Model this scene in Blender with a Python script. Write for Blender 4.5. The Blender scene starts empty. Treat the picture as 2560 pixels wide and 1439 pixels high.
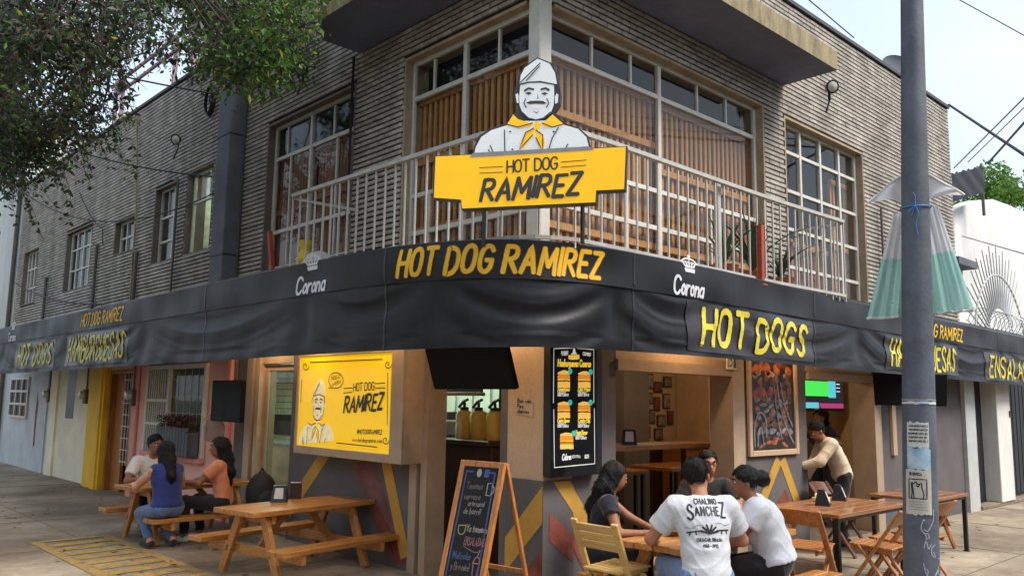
import bpy, bmesh, math, random
import numpy as np
from mathutils import Vector, Matrix
from mathutils.bvhtree import BVHTree
PI = math.pi
K = 1.09375           # modelling units -> metres (applied to everything at the end)
scene = bpy.context.scene
COL = scene.collection

# ------------------------------------------------------------------ camera, sky, sun, exposure
CAM = Vector((-4.83, -4.85, 1.6))
def cam_axes():
    yaw, pit, rol = math.radians(46.88), math.radians(7.686), math.radians(0.877)
    fw = Vector((math.cos(yaw)*math.cos(pit), math.sin(yaw)*math.cos(pit), math.sin(pit)))
    rt = Vector((math.sin(yaw), -math.cos(yaw), 0)); up = rt.cross(fw)
    return math.cos(rol)*rt+math.sin(rol)*up, -math.sin(rol)*rt+math.cos(rol)*up, fw
_r, _u, _f = cam_axes()
cd = bpy.data.cameras.new('camera'); cam = bpy.data.objects.new('camera', cd); COL.objects.link(cam)
cam.matrix_world = Matrix(((_r.x, _u.x, -_f.x, CAM.x*K), (_r.y, _u.y, -_f.y, CAM.y*K), (_r.z, _u.z, -_f.z, CAM.z*K), (0, 0, 0, 1)))
cd.sensor_width = 36; cd.lens = 36*2077.2/2560; cd.clip_start = 0.05; cd.clip_end = 2000
scene.camera = cam
SUN_EL, SUN_AZ = math.radians(52), math.radians(-68)      # azimuth from +X, counter-clockwise
world = bpy.data.worlds.new('World'); scene.world = world; world.use_nodes = True
wn = world.node_tree.nodes; wl = world.node_tree.links
bg = wn['Background']
sky = wn.new('ShaderNodeTexSky'); sky.sky_type = 'NISHITA'; sky.sun_disc = False
sky.sun_elevation = SUN_EL; sky.sun_rotation = math.pi/2 - SUN_AZ
sky.air_density = 1.0; sky.dust_density = 4.0; sky.ozone_density = 1.0
# thin bright cloud veil over the blue
tc = wn.new('ShaderNodeTexCoord'); nz = wn.new('ShaderNodeTexNoise'); nz.inputs['Scale'].default_value = 2.2; nz.inputs['Detail'].default_value = 6
rmp = wn.new('ShaderNodeMapRange'); rmp.inputs[1].default_value = 0.3; rmp.inputs[2].default_value = 0.7; rmp.inputs[3].default_value = 0.45; rmp.inputs[4].default_value = 0.85
mx = wn.new('ShaderNodeMix'); mx.data_type = 'RGBA'
wl.new(tc.outputs['Generated'], nz.inputs['Vector']); wl.new(nz.outputs['Fac'], rmp.inputs[0])
wl.new(rmp.outputs[0], mx.inputs['Factor']); wl.new(sky.outputs[0], mx.inputs[6])
mx.inputs[7].default_value = (4.4, 5.1, 5.9, 1)
wl.new(mx.outputs[2], bg.inputs['Color']); bg.inputs['Strength'].default_value = 0.105
sd = bpy.data.lights.new('sun', 'SUN'); sun = bpy.data.objects.new('sun', sd); COL.objects.link(sun)
sd.energy = 1.9; sd.angle = math.radians(22); sd.color = (1.0, 0.95, 0.88)
_sv = Vector((math.cos(SUN_EL)*math.cos(SUN_AZ), math.cos(SUN_EL)*math.sin(SUN_AZ), math.sin(SUN_EL)))
sun.rotation_euler = _sv.to_track_quat('Z', 'Y').to_euler()
vs = scene.view_settings; vs.view_transform = 'Standard'; vs.look = 'None'; vs.gamma = 1; vs.use_curve_mapping = False
vs.exposure = 1.2
scene.cycles.use_denoising = True
scene.cycles.max_bounces = 8; scene.cycles.transparent_max_bounces = 24; scene.cycles.glossy_bounces = 3
scene.cycles.caustics_reflective = False; scene.cycles.caustics_refractive = False
scene.cycles.sample_clamp_indirect = 6

# ------------------------------------------------------------------ materials
def S(r, g, b):
    f = lambda c: (c/255/12.92 if c/255 <= 0.04045 else ((c/255+0.055)/1.055)**2.4)
    return (f(r), f(g), f(b))
MATS = {}
def mat(name, col, rough=0.7, metal=0.0, var=0.12, scale=6.0, bump=0.0, bscale=40.0, spec=0.5, coat=0.0, emit=None, estr=0.0,
        col2=None, stretch=None, fine=0.06, sheen=0.0, trans=0.0):
    m = bpy.data.materials.new(name); m.use_nodes = True; MATS[name] = m
    nt = m.node_tree; N = nt.nodes; L = nt.links; b = N['Principled BSDF']
    b.inputs['Roughness'].default_value = rough; b.inputs['Metallic'].default_value = metal
    b.inputs['Specular IOR Level'].default_value = spec; b.inputs['Coat Weight'].default_value = coat
    if sheen: b.inputs['Sheen Weight'].default_value = sheen
    if trans: b.inputs['Transmission Weight'].default_value = trans
    tx = N.new('ShaderNodeTexCoord'); mp = N.new('ShaderNodeMapping'); L.new(tx.outputs['Object'], mp.inputs['Vector'])
    if stretch: mp.inputs['Scale'].default_value = stretch
    n1 = N.new('ShaderNodeTexNoise'); n1.inputs['Scale'].default_value = scale; n1.inputs['Detail'].default_value = 5; n1.inputs['Roughness'].default_value = 0.6
    L.new(mp.outputs[0], n1.inputs['Vector'])
    c2 = col2 if col2 else tuple(c*(1-2.2*var) for c in col); c1 = col if col2 else tuple(min(1, c*(1+1.2*var)) for c in col)
    rp = N.new('ShaderNodeMapRange'); rp.inputs[1].default_value = 0.32; rp.inputs[2].default_value = 0.68
    L.new(n1.outputs['Fac'], rp.inputs[0])
    mixc = N.new('ShaderNodeMix'); mixc.data_type = 'RGBA'; mixc.inputs[6].default_value = (*c2, 1); mixc.inputs[7].default_value = (*c1, 1)
    L.new(rp.outputs[0], mixc.inputs['Factor'])
    n2 = N.new('ShaderNodeTexNoise'); n2.inputs['Scale'].default_value = scale*14; n2.inputs['Detail'].default_value = 3; L.new(mp.outputs[0], n2.inputs['Vector'])
    r2 = N.new('ShaderNodeMapRange'); r2.inputs[1].default_value = 0.25; r2.inputs[2].default_value = 0.75; r2.inputs[3].default_value = 1-fine*1.6; r2.inputs[4].default_value = 1+fine
    L.new(n2.outputs['Fac'], r2.inputs[0])
    # every object a touch different
    oi = N.new('ShaderNodeObjectInfo'); r3 = N.new('ShaderNodeMapRange'); r3.inputs[3].default_value = 1-var*0.7; r3.inputs[4].default_value = 1+var*0.7
    L.new(oi.outputs['Random'], r3.inputs[0])
    mm = N.new('ShaderNodeMath'); mm.operation = 'MULTIPLY'; L.new(r2.outputs[0], mm.inputs[0]); L.new(r3.outputs[0], mm.inputs[1])
    vm = N.new('ShaderNodeVectorMath'); vm.operation = 'SCALE'; L.new(mixc.outputs[2], vm.inputs[0]); L.new(mm.outputs[0], vm.inputs['Scale'])
    L.new(vm.outputs[0], b.inputs['Base Color'])
    rr = N.new('ShaderNodeMapRange'); rr.inputs[3].default_value = max(0.02, rough-0.08); rr.inputs[4].default_value = min(1, rough+0.1)
    L.new(n1.outputs['Fac'], rr.inputs[0]); L.new(rr.outputs[0], b.inputs['Roughness'])
    if bump:
        n3 = N.new('ShaderNodeTexNoise'); n3.inputs['Scale'].default_value = bscale; n3.inputs['Detail'].default_value = 4; L.new(mp.outputs[0], n3.inputs['Vector'])
        bm_ = N.new('ShaderNodeBump'); bm_.inputs['Strength'].default_value = bump; bm_.inputs['Distance'].default_value = 0.01
        L.new(n3.outputs['Fac'], bm_.inputs['Height']); L.new(bm_.outputs[0], b.inputs['Normal'])
    if emit:
        b.inputs['Emission Color'].default_value = (*emit, 1); b.inputs['Emission Strength'].default_value = estr
    return m
def glass(name, tint=(0.93, 0.95, 0.95), op=0.03, rough=0.03):
    """window glass: clear straight through, mirror-like at grazing angles, a little dust"""
    m = bpy.data.materials.new(name); m.use_nodes = True; MATS[name] = m
    nt = m.node_tree; N = nt.nodes; L = nt.links; N.remove(N['Principled BSDF']); out = N['Material Output']
    tr = N.new('ShaderNodeBsdfTransparent'); tr.inputs[0].default_value = (*tint, 1)
    gl = N.new('ShaderNodeBsdfGlossy'); gl.inputs['Roughness'].default_value = rough
    df = N.new('ShaderNodeBsdfDiffuse'); df.inputs[0].default_value = (0.25, 0.25, 0.24, 1)
    lw = N.new('ShaderNodeLayerWeight'); pw = N.new('ShaderNodeMath'); pw.operation = 'POWER'; pw.inputs[1].default_value = 4.2; L.new(lw.outputs['Facing'], pw.inputs[0])
    fr = N.new('ShaderNodeMath'); fr.operation = 'MULTIPLY_ADD'; fr.inputs[1].default_value = .4; fr.inputs[2].default_value = .02; L.new(pw.outputs[0], fr.inputs[0])
    m1 = N.new('ShaderNodeMixShader'); m2 = N.new('ShaderNodeMixShader')
    tx = N.new('ShaderNodeTexCoord'); nz = N.new('ShaderNodeTexNoise'); nz.inputs['Scale'].default_value = 3; nz.inputs['Detail'].default_value = 6
    L.new(tx.outputs['Object'], nz.inputs['Vector']); mr = N.new('ShaderNodeMapRange'); mr.inputs[1].default_value = 0.35; mr.inputs[2].default_value = 0.7
    mr.inputs[3].default_value = op*0.3; mr.inputs[4].default_value = op
    L.new(nz.outputs['Fac'], mr.inputs[0]); L.new(mr.outputs[0], m1.inputs[0]); L.new(tr.outputs[0], m1.inputs[1]); L.new(df.outputs[0], m1.inputs[2])
    L.new(fr.outputs[0], m2.inputs[0]); L.new(m1.outputs[0], m2.inputs[1]); L.new(gl.outputs[0], m2.inputs[2]); L.new(m2.outputs[0], out.inputs[0])
    return m
def emis(name, col, st):
    m = bpy.data.materials.new(name); m.use_nodes = True; MATS[name] = m
    b = m.node_tree.nodes['Principled BSDF']; b.inputs['Base Color'].default_value = (*[c*0.6 for c in col], 1); b.inputs['Roughness'].default_value = 0.25
    b.inputs['Emission Color'].default_value = (*col, 1); b.inputs['Emission Strength'].default_value = st
    return m
def wood(name, c1, c2, axis='x', rough=0.45, coat=0.15):
    st = {'x': (1.2, 14, 14), 'y': (14, 1.2, 14), 'z': (14, 14, 1.2)}[axis]
    return mat(name, c1, rough, var=0.1, scale=3.0, col2=c2, stretch=st, bump=0.2, bscale=8, coat=coat, fine=0.24)
def soiled(m, spots=60.0, amount=.35, big=.4):
    """gum spots and wide old stains worked into a paving material"""
    N = m.node_tree.nodes; L = m.node_tree.links; b = N['Principled BSDF']; src = b.inputs['Base Color'].links[0].from_socket
    tx = N.new('ShaderNodeTexCoord'); v = N.new('ShaderNodeTexVoronoi'); v.inputs['Scale'].default_value = 3.2; n = N.new('ShaderNodeTexNoise'); n.inputs['Scale'].default_value = .45; n.inputs['Detail'].default_value = 8; n.inputs['Roughness'].default_value = .7
    L.new(tx.outputs['Object'], v.inputs['Vector']); L.new(tx.outputs['Object'], n.inputs['Vector'])
    r1 = N.new('ShaderNodeMapRange'); r1.inputs[1].default_value = .05; r1.inputs[2].default_value = .09; r1.inputs[3].default_value = 1-amount; r1.inputs[4].default_value = 1; L.new(v.outputs['Distance'], r1.inputs[0])
    r2 = N.new('ShaderNodeMapRange'); r2.inputs[1].default_value = .36; r2.inputs[2].default_value = .62; r2.inputs[3].default_value = 1-big; r2.inputs[4].default_value = 1.06; L.new(n.outputs['Fac'], r2.inputs[0])
    mu = N.new('ShaderNodeMath'); mu.operation = 'MULTIPLY'; L.new(r1.outputs[0], mu.inputs[0]); L.new(r2.outputs[0], mu.inputs[1])
    s = N.new('ShaderNodeVectorMath'); s.operation = 'SCALE'; L.new(src, s.inputs[0]); L.new(mu.outputs[0], s.inputs['Scale']); L.new(s.outputs[0], b.inputs['Base Color'])

# ------------------------------------------------------------------ mesh helpers
ORG = {}
def xyz(*a): return Vector(a)
class MB:
    def __init__(s): s.v = []; s.f = []; s.m = []; s.mi = 0
    def add(s, vs, fs):
        n = len(s.v); s.v.extend([tuple(v) for v in vs]); s.f.extend([tuple(i+n for i in f) for f in fs]); s.m.extend([s.mi]*len(fs)); return s
    def quad(s, a, b, c, d): return s.add([a, b, c, d], [(0, 1, 2, 3)])
    def box(s, x0, x1, y0, y1, z0, z1, c=0.0):
        return s.obox(((x0+x1)/2, (y0+y1)/2, (z0+z1)/2), (1, 0, 0), (0, 1, 0), (0, 0, 1), abs(x1-x0)/2, abs(y1-y0)/2, abs(z1-z0)/2, c)
    def obox(s, ctr, ax, ay, az, hx, hy, hz, c=0.0):
        ctr = Vector(ctr); ax = Vector(ax).normalized(); ay = Vector(ay).normalized(); az = Vector(az).normalized()
        P = lambda x, y, z: ctr+ax*x+ay*y+az*z
        if c <= 0 or c >= min(hx, hy, hz):
            vs = [P(x, y, z) for x in (-hx, hx) for y in (-hy, hy) for z in (-hz, hz)]
            return s.add(vs, [(0, 1, 3, 2), (4, 6, 7, 5), (0, 4, 5, 1), (2, 3, 7, 6), (0, 2, 6, 4), (1, 5, 7, 3)])
        vs = []; idx = {}
        for sx in (-1, 1):
            for sy in (-1, 1):
                for sz in (-1, 1):
                    for k in range(3):
                        q = [sx*hx, sy*hy, sz*hz]
                        for j in range(3):
                            if j != k: q[j] -= (sx, sy, sz)[j]*c
                        idx[(sx, sy, sz, k)] = len(vs); vs.append(P(*q))
        fs = []
        for k in range(3):
            a, b = [j for j in range(3) if j != k]
            for sg in (-1, 1):
                def g(u, w):
                    t = [0, 0, 0]; t[k] = sg; t[a] = u; t[b] = w; return idx[(*t, k)]
                fs.append((g(-1, -1), g(1, -1), g(1, 1), g(-1, 1)))
        for k in range(3):                       # edge chamfers along axis k
            a, b = [j for j in range(3) if j != k]
            for sa in (-1, 1):
                for sb in (-1, 1):
                    def g(sk, kk):
                        t = [0, 0, 0]; t[k] = sk; t[a] = sa; t[b] = sb; return idx[(*t, kk)]
                    fs.append((g(-1, a), g(1, a), g(1, b), g(-1, b)))
        for sx in (-1, 1):
            for sy in (-1, 1):
                for sz in (-1, 1): fs.append(tuple(idx[(sx, sy, sz, k)] for k in range(3)))
        return s.add(vs, fs)
    def bar(s, p0, p1, w, h, up=(0, 0, 1), c=0.0):
        """rectangular beam from p0 to p1, w across, h along up"""
        p0 = Vector(p0); p1 = Vector(p1); d = (p1-p0); L = d.length; d.normalize(); up = Vector(up)
        if abs(d.dot(up)) > 0.98: up = Vector((1, 0, 0))
        sx = d.cross(up).normalized(); uz = sx.cross(d).normalized()
        return s.obox((p0+p1)/2, d, sx, uz, L/2, w/2, h/2, c)
    def tube(s, pts, r, n=8, cap=True):
        pts = [Vector(p) for p in pts]; m = len(pts); rs = r if isinstance(r, (list, tuple)) else [r]*m
        vs = []; prev = None
        for i, p in enumerate(pts):
            d = (pts[min(i+1, m-1)]-pts[max(i-1, 0)]); d = d.normalized() if d.length > 1e-9 else Vector((0, 0, 1))
            if prev is None: a = d.orthogonal().normalized()
            else:
                a = prev-d*prev.dot(d); a = a.normalized() if a.length > 1e-6 else d.orthogonal().normalized()
            prev = a; b = d.cross(a)
            for k in range(n):
                t = 2*PI*k/n; vs.append(p+(a*math.cos(t)+b*math.sin(t))*rs[i])
        fs = [(i*n+k, i*n+(k+1) % n, (i+1)*n+(k+1) % n, (i+1)*n+k) for i in range(m-1) for k in range(n)]
        if cap: fs += [tuple(range(n))[::-1], tuple((m-1)*n+k for k in range(n))]
        return s.add(vs, fs)
    def lathe(s, ctr, prof, n=16, ax=(0, 0, 1), cap=True):
        ctr = Vector(ctr); ax = Vector(ax).normalized(); a = ax.orthogonal().normalized(); b = ax.cross(a)
        vs = [ctr+ax*h+(a*math.cos(2*PI*k/n)+b*math.sin(2*PI*k/n))*r for (r, h) in prof for k in range(n)]
        m = len(prof)
        fs = [(i*n+k, i*n+(k+1) % n, (i+1)*n+(k+1) % n, (i+1)*n+k) for i in range(m-1) for k in range(n)]
        if cap: fs += [tuple(range(n))[::-1], tuple((m-1)*n+k for k in range(n))]
        return s.add(vs, fs)
    def prism(s, poly, o, ex, ey, ez, t):
        """2-D polygon (concave ok, triangulated) in frame ex,ey at o, extruded t along ez"""
        o = Vector(o); ex = Vector(ex); ey = Vector(ey); ez = Vector(ez)
        from mathutils.geometry import tessellate_polygon
        n = len(poly); A = [o+ex*x+ey*y for x, y in poly]; B = [p+ez*t for p in A]
        tri = tessellate_polygon([[Vector((x, y, 0)) for x, y in poly]])
        fs = [tuple(q) for q in tri]+[tuple(i+n for i in q[::-1]) for q in tri]+[(i, (i+1) % n, n+(i+1) % n, n+i) for i in range(n)]
        return s.add(A+B, fs)
    def sphere(s, ctr, rx, ry=None, rz=None, n=12, m=8):
        ry = ry or rx; rz = rz or rx
        prof = [(math.sin(PI*i/m), -math.cos(PI*i/m)) for i in range(m+1)]
        c = Vector(ctr); k0 = len(s.v)
        vs = [c+Vector((rx*r*math.cos(2*PI*k/n), ry*r*math.sin(2*PI*k/n), rz*h)) for r, h in prof for k in range(n)]
        return s.add(vs, [(i*n+k, i*n+(k+1) % n, (i+1)*n+(k+1) % n, (i+1)*n+k) for i in range(m) for k in range(n)])
    def grid(s, fn, nu, nv):
        vs = [fn(i/nu, j/nv) for j in range(nv+1) for i in range(nu+1)]
        return s.add(vs, [(j*(nu+1)+i, j*(nu+1)+i+1, (j+1)*(nu+1)+i+1, (j+1)*(nu+1)+i) for j in range(nv) for i in range(nu)])
    def build(s, name, material, parent=None, smooth=False, local=False, label=None, cat=None, group=None, kind=None):
        me = bpy.data.meshes.new(name); V = s.v
        o = bpy.data.objects.new(name, me); COL.objects.link(o)
        off = Vector((0, 0, 0))
        if parent is not None:
            o.parent = parent; ORG[o] = ORG.get(parent, Vector()); off = Vector() if local else ORG[o]
        elif not local and V:
            A = np.array(V); lo = A.min(0); hi = A.max(0); off = Vector(((lo[0]+hi[0])/2, (lo[1]+hi[1])/2, lo[2])); o.location = off; ORG[o] = off.copy()
        me.from_pydata([(v[0]-off.x, v[1]-off.y, v[2]-off.z) for v in V], [], s.f); 
        for mt in (material if isinstance(material, (list, tuple)) else [material]): me.materials.append(MATS[mt] if isinstance(mt, str) else mt)
        if isinstance(material, (list, tuple)): me.polygons.foreach_set('material_index', s.m)
        b = bmesh.new(); b.from_mesh(me); bmesh.ops.recalc_face_normals(b, faces=b.faces); b.to_mesh(me); b.free()
        if smooth:
            me.polygons.foreach_set('use_smooth', [True]*len(me.polygons))
            if smooth != 'all':
                try: me.set_sharp_from_angle(angle=math.radians(40))
                except Exception: pass
        me.update(); tag(o, label, cat, group, kind); return o
def tag(o, label=None, cat=None, group=None, kind=None):
    if label: o['label'] = label
    if cat: o['category'] = cat
    if group: o['group'] = group
    if kind: o['kind'] = kind
    return o
def thing(name, label, cat, loc=(0, 0, 0), group=None, rotz=0.0):
    o = bpy.data.objects.new(name, None); COL.objects.link(o); o.location = loc; o.rotation_euler = (0, 0, rotz); o.empty_display_size = 0.1
    ORG[o] = Vector(loc); return tag(o, label, cat, group)
def copy_tree(o, parent=None):
    c = o.copy(); COL.objects.link(c); c.parent = parent
    for ch in [x for x in bpy.data.objects if x.parent == o]: copy_tree(ch, c)
    return c
def box(name, m, parent, x0, x1, y0, y1, z0, z1, c=0.0, **k): return MB().box(x0, x1, y0, y1, z0, z1, c).build(name, m, parent, **k)
rng = random.Random(7)
def U(a, b): return rng.uniform(a, b)

# ------------------------------------------------------------------ stroke lettering
GL = {
'A': "0,0 .36,1 .72,0|.14,.34 .58,.34", 'B': "0,0 0,1|~0,1 .45,1 .6,.88 .6,.65 .45,.53 0,.53|~0,.53 .5,.53 .68,.4 .68,.13 .5,0 0,0",
'C': "~.65,.82 .5,1 .2,1 0,.75 0,.25 .2,0 .5,0 .65,.2", 'D': "0,0 0,1|~0,1 .4,1 .68,.75 .68,.25 .4,0 0,0",
'E': "0,0 0,1|0,1 .56,1|0,.52 .46,.52|0,0 .56,0", 'F': "0,0 0,1|0,1 .56,1|0,.52 .46,.52",
'G': "~.65,.82 .5,1 .2,1 0,.75 0,.25 .2,0 .5,0 .66,.2 .66,.45|.36,.45 .68,.45", 'H': "0,0 0,1|.66,0 .66,1|0,.5 .66,.5", 'I': "0,0 0,1",
'J': "~.45,1 .45,.2 .3,0 .1,0 0,.15", 'K': "0,0 0,1|.62,1 0,.42|.2,.6 .65,0", 'L': "0,1 0,0|0,0 .52,0", 'M': "0,0 .08,1|.08,1 .44,.3|.44,.3 .8,1|.8,1 .88,0",
'N': "0,0 0,1|0,1 .66,0|.66,0 .66,1", 'O': "~.34,1 .12,.95 0,.7 0,.3 .12,.05 .34,0 .56,.05 .68,.3 .68,.7 .56,.95 .34,1", 'P': "0,0 0,1|~0,1 .45,1 .64,.88 .64,.6 .45,.46 0,.46",
'Q': "~.34,1 .12,.95 0,.7 0,.3 .12,.05 .34,0 .56,.05 .68,.3 .68,.7 .56,.95 .34,1|.45,.25 .75,-.08", 'R': "0,0 0,1|~0,1 .42,1 .6,.88 .6,.65 .42,.52 0,.5|.25,.5 .68,0",
'S': "~.58,.84 .46,.99 .2,1 .04,.85 .06,.65 .3,.53 .54,.4 .6,.2 .46,.02 .18,0 0,.14", 'T': "0,1 .68,1|.34,1 .34,0", 'U': "~0,1 0,.25 .14,0 .5,0 .64,.25 .64,1", 'V': "0,1 .34,0 .68,1",
'W': "0,1 .2,0|.2,0 .44,.7|.44,.7 .68,0|.68,0 .88,1", 'X': "0,0 .62,1|0,1 .62,0", 'Y': "0,1 .32,.5|.64,1 .32,.5|.32,.5 .32,0", 'Z': "0,1 .6,1|.6,1 0,0|0,0 .62,0",
'0': "~.3,1 .08,.9 0,.5 .08,.1 .3,0 .52,.1 .6,.5 .52,.9 .3,1", '1': "0,.75 .2,1 .2,0", '2': "~0,.8 .15,1 .45,1 .55,.75 .4,.45 0,0|0,0 .58,0", '5': ".52,1 .08,1 .04,.55|~.04,.55 .35,.62 .56,.4 .5,.08 .2,0 0,.12",
'6': "~.5,.92 .25,1 .05,.7 .02,.3 .15,.02 .45,.02 .56,.28 .42,.52 .15,.5 .02,.3", '7': "0,1 .55,1 .18,0", '8': "~.3,.54 .06,.65 .08,.95 .3,1 .52,.95 .54,.65 .3,.54 .02,.4 .04,.05 .3,0 .56,.05 .58,.4 .3,.54", '9': "~.56,.65 .4,.45 .1,.48 .02,.75 .15,.98 .42,.98 .56,.75 .52,.3 .3,0",
'.': "0,0 .03,.03", '!': "0,1 0,.3|0,.02 .01,.05", '@': "~.62,.3 .4,.25 .3,.5 .45,.72 .62,.6 .6,.3 .8,.3 .85,.6 .6,1 .2,.95 0,.5 .2,0 .6,-.05", '-': "0,.45 .35,.45", '/': "0,0 .4,1", ':': "0,.2 .02,.22|0,.6 .02,.62", '$': "~.58,.84 .46,.99 .2,1 .04,.85 .06,.65 .3,.53 .54,.4 .6,.2 .46,.02 .18,0 0,.14|.3,1.1 .3,-.1",
'a': "~.42,.5 .2,.56 .02,.4 .02,.12 .2,0 .4,.14|.43,.55 .43,0", 'b': "0,1 0,0|~0,.4 .2,.56 .42,.4 .42,.12 .2,0 0,.1", 'c': "~.4,.45 .2,.56 .02,.4 .02,.12 .2,0 .4,.1", 'd': ".42,1 .42,0|~.42,.45 .2,.56 .02,.4 .02,.12 .2,0 .42,.14",
'e': "~.02,.28 .4,.3 .38,.48 .2,.56 .02,.4 .02,.12 .2,0 .4,.08", 'g': "~.42,.45 .2,.56 .02,.4 .02,.15 .2,.03 .42,.15|~.43,.55 .43,-.15 .2,-.3 .02,-.2", 'h': "0,1 0,0|~0,.35 .2,.56 .4,.45 .4,0", 'i': "0,.55 0,0|0,.75 .01,.78", 'l': "0,1 0,0",
'm': "0,.55 0,0|~0,.35 .15,.56 .3,.45 .3,0|~.3,.35 .45,.56 .6,.45 .6,0", 'n': "0,.55 0,0|~0,.35 .2,.56 .4,.45 .4,0", 'o': "~.21,.56 .03,.42 .03,.12 .21,0 .4,.12 .4,.42 .21,.56", 'p': "0,.55 0,-.3|~0,.4 .2,.56 .42,.4 .42,.12 .2,0 0,.1",
'q': ".42,.55 .42,-.3|~.42,.45 .2,.56 .02,.4 .02,.12 .2,0 .42,.14", 'r': "0,.55 0,0|~0,.32 .15,.55 .32,.52", 's': "~.34,.46 .18,.56 .03,.44 .18,.29 .34,.15 .2,0 .02,.08", 't': ".15,.85 .15,.08 .32,.02|0,.58 .32,.58", 'u': "~0,.55 0,.15 .15,0 .38,.15|.4,.55 .4,0", 'v': "0,.55 .2,0 .4,.55", 'w': "0,.55 .14,0 .3,.45 .46,0 .6,.55", 'x': "0,0 .36,.55|0,.55 .36,0", 'y': "0,.55 .2,.05|.42,.55 .1,-.3", 'z': "0,.55 .36,.55 0,0 .38,0", ',': "0,.05 -.06,-.15",
'~n': "0,.55 0,0|~0,.35 .2,.56 .4,.45 .4,0|0,.72 .15,.8 .28,.7 .42,.78", '_o': "~.21,.56 .03,.42 .03,.12 .21,0 .4,.12 .4,.42 .21,.56|.25,.68 .35,.85",
}
def chaikin(p, it=2):
    for _ in range(it):
        q = [p[0]]
        for a, b in zip(p, p[1:]): q += [(a[0]*.75+b[0]*.25, a[1]*.75+b[1]*.25), (a[0]*.25+b[0]*.75, a[1]*.25+b[1]*.75)]
        q.append(p[-1]); p = q
    return p
def polys(spec):
    out = []
    for st in spec.split('|'):
        sm = st.startswith('~'); pts = [tuple(float(x) for x in q.split(',')) for q in st.lstrip('~').split()]
        out.append(chaikin(pts) if sm else pts)
    return out
def lay(text, h, wid=1.0, slant=0.0, gap=0.22, jit=0.0, seed=1):
    """list of polylines for a line of text, baseline 0, height h; returns (polylines, total width)"""
    r = random.Random(seed); x = 0; out = []
    for ch in text:
        if ch == ' ': x += 0.42*h*wid; continue
        spec = GL.get(ch) or GL.get(ch.upper())
        if spec is None: continue
        P = polys(spec); w = max(p[0] for q in P for p in q); dy = r.uniform(-jit, jit)*h; sc = 1+r.uniform(-jit, jit)
        for q in P: out.append([(x+(px*wid+py*slant)*h, py*h*sc+dy) for px, py in q])
        x += (w*wid+gap)*h
    return out, x-gap*h
def ribbons(B, pls, hw, fn, seg=0.05, off=0.003, brush=0.0, seed=3):
    """lay polylines as flat strips of half width hw through fn(u, v, off) -> point"""
    r = random.Random(seed)
    for k, p in enumerate(pls):
        q = [p[0]]
        for a, b in zip(p, p[1:]):
            n = max(1, int(math.hypot(b[0]-a[0], b[1]-a[1])/seg))
            q += [(a[0]+(b[0]-a[0])*i/n, a[1]+(b[1]-a[1])*i/n) for i in range(1, n+1)]
        m = len(q)
        if m < 2: continue
        o = off+(k % 7)*0.0004; vs = []
        rows = []
        for i in range(m):
            a = q[max(i-1, 0)]; b = q[min(i+1, m-1)]; dx, dy = b[0]-a[0], b[1]-a[1]; L = math.hypot(dx, dy) or 1e-6; dx /= L; dy /= L
            wv = hw*(1+brush*(r.uniform(-.12, .12)))
            rows.append((q[i], dx, dy, wv))
        (c, dx, dy, wv) = rows[0]; rows = [((c[0]-dx*hw*.75, c[1]-dy*hw*.75), dx, dy, hw*(.55+.2*brush)), ((c[0]-dx*hw*.35, c[1]-dy*hw*.35), dx, dy, hw*.92)]+rows
        (c, dx, dy, wv) = rows[-1]; rows += [((c[0]+dx*hw*.35, c[1]+dy*hw*.35), dx, dy, hw*.92), ((c[0]+dx*hw*.75, c[1]+dy*hw*.75), dx, dy, hw*(.55-.2*brush))]
        for (c, dx, dy, wv) in rows:
            vs.append(fn(c[0]-dy*wv, c[1]+dx*wv, o)); vs.append(fn(c[0]+dy*wv, c[1]-dx*wv, o))
        B.add(vs, [(2*i, 2*i+1, 2*i+3, 2*i+2) for i in range(len(rows)-1)])
    return B
def plane_fn(o, ex, ey):
    o = Vector(o); ex = Vector(ex).normalized(); ey = Vector(ey).normalized(); n = ex.cross(ey)
    return lambda u, v, d=0.0: o+ex*u+ey*v+n*d
def blob(B, poly, fn, off):
    """flat filled polygon laid on a surface"""
    from mathutils.geometry import tessellate_polygon
    tri = tessellate_polygon([[Vector((x, y, 0)) for x, y in poly]])
    B.add([fn(x, y, off) for x, y in poly], [tuple(t) for t in tri]); return B

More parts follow.
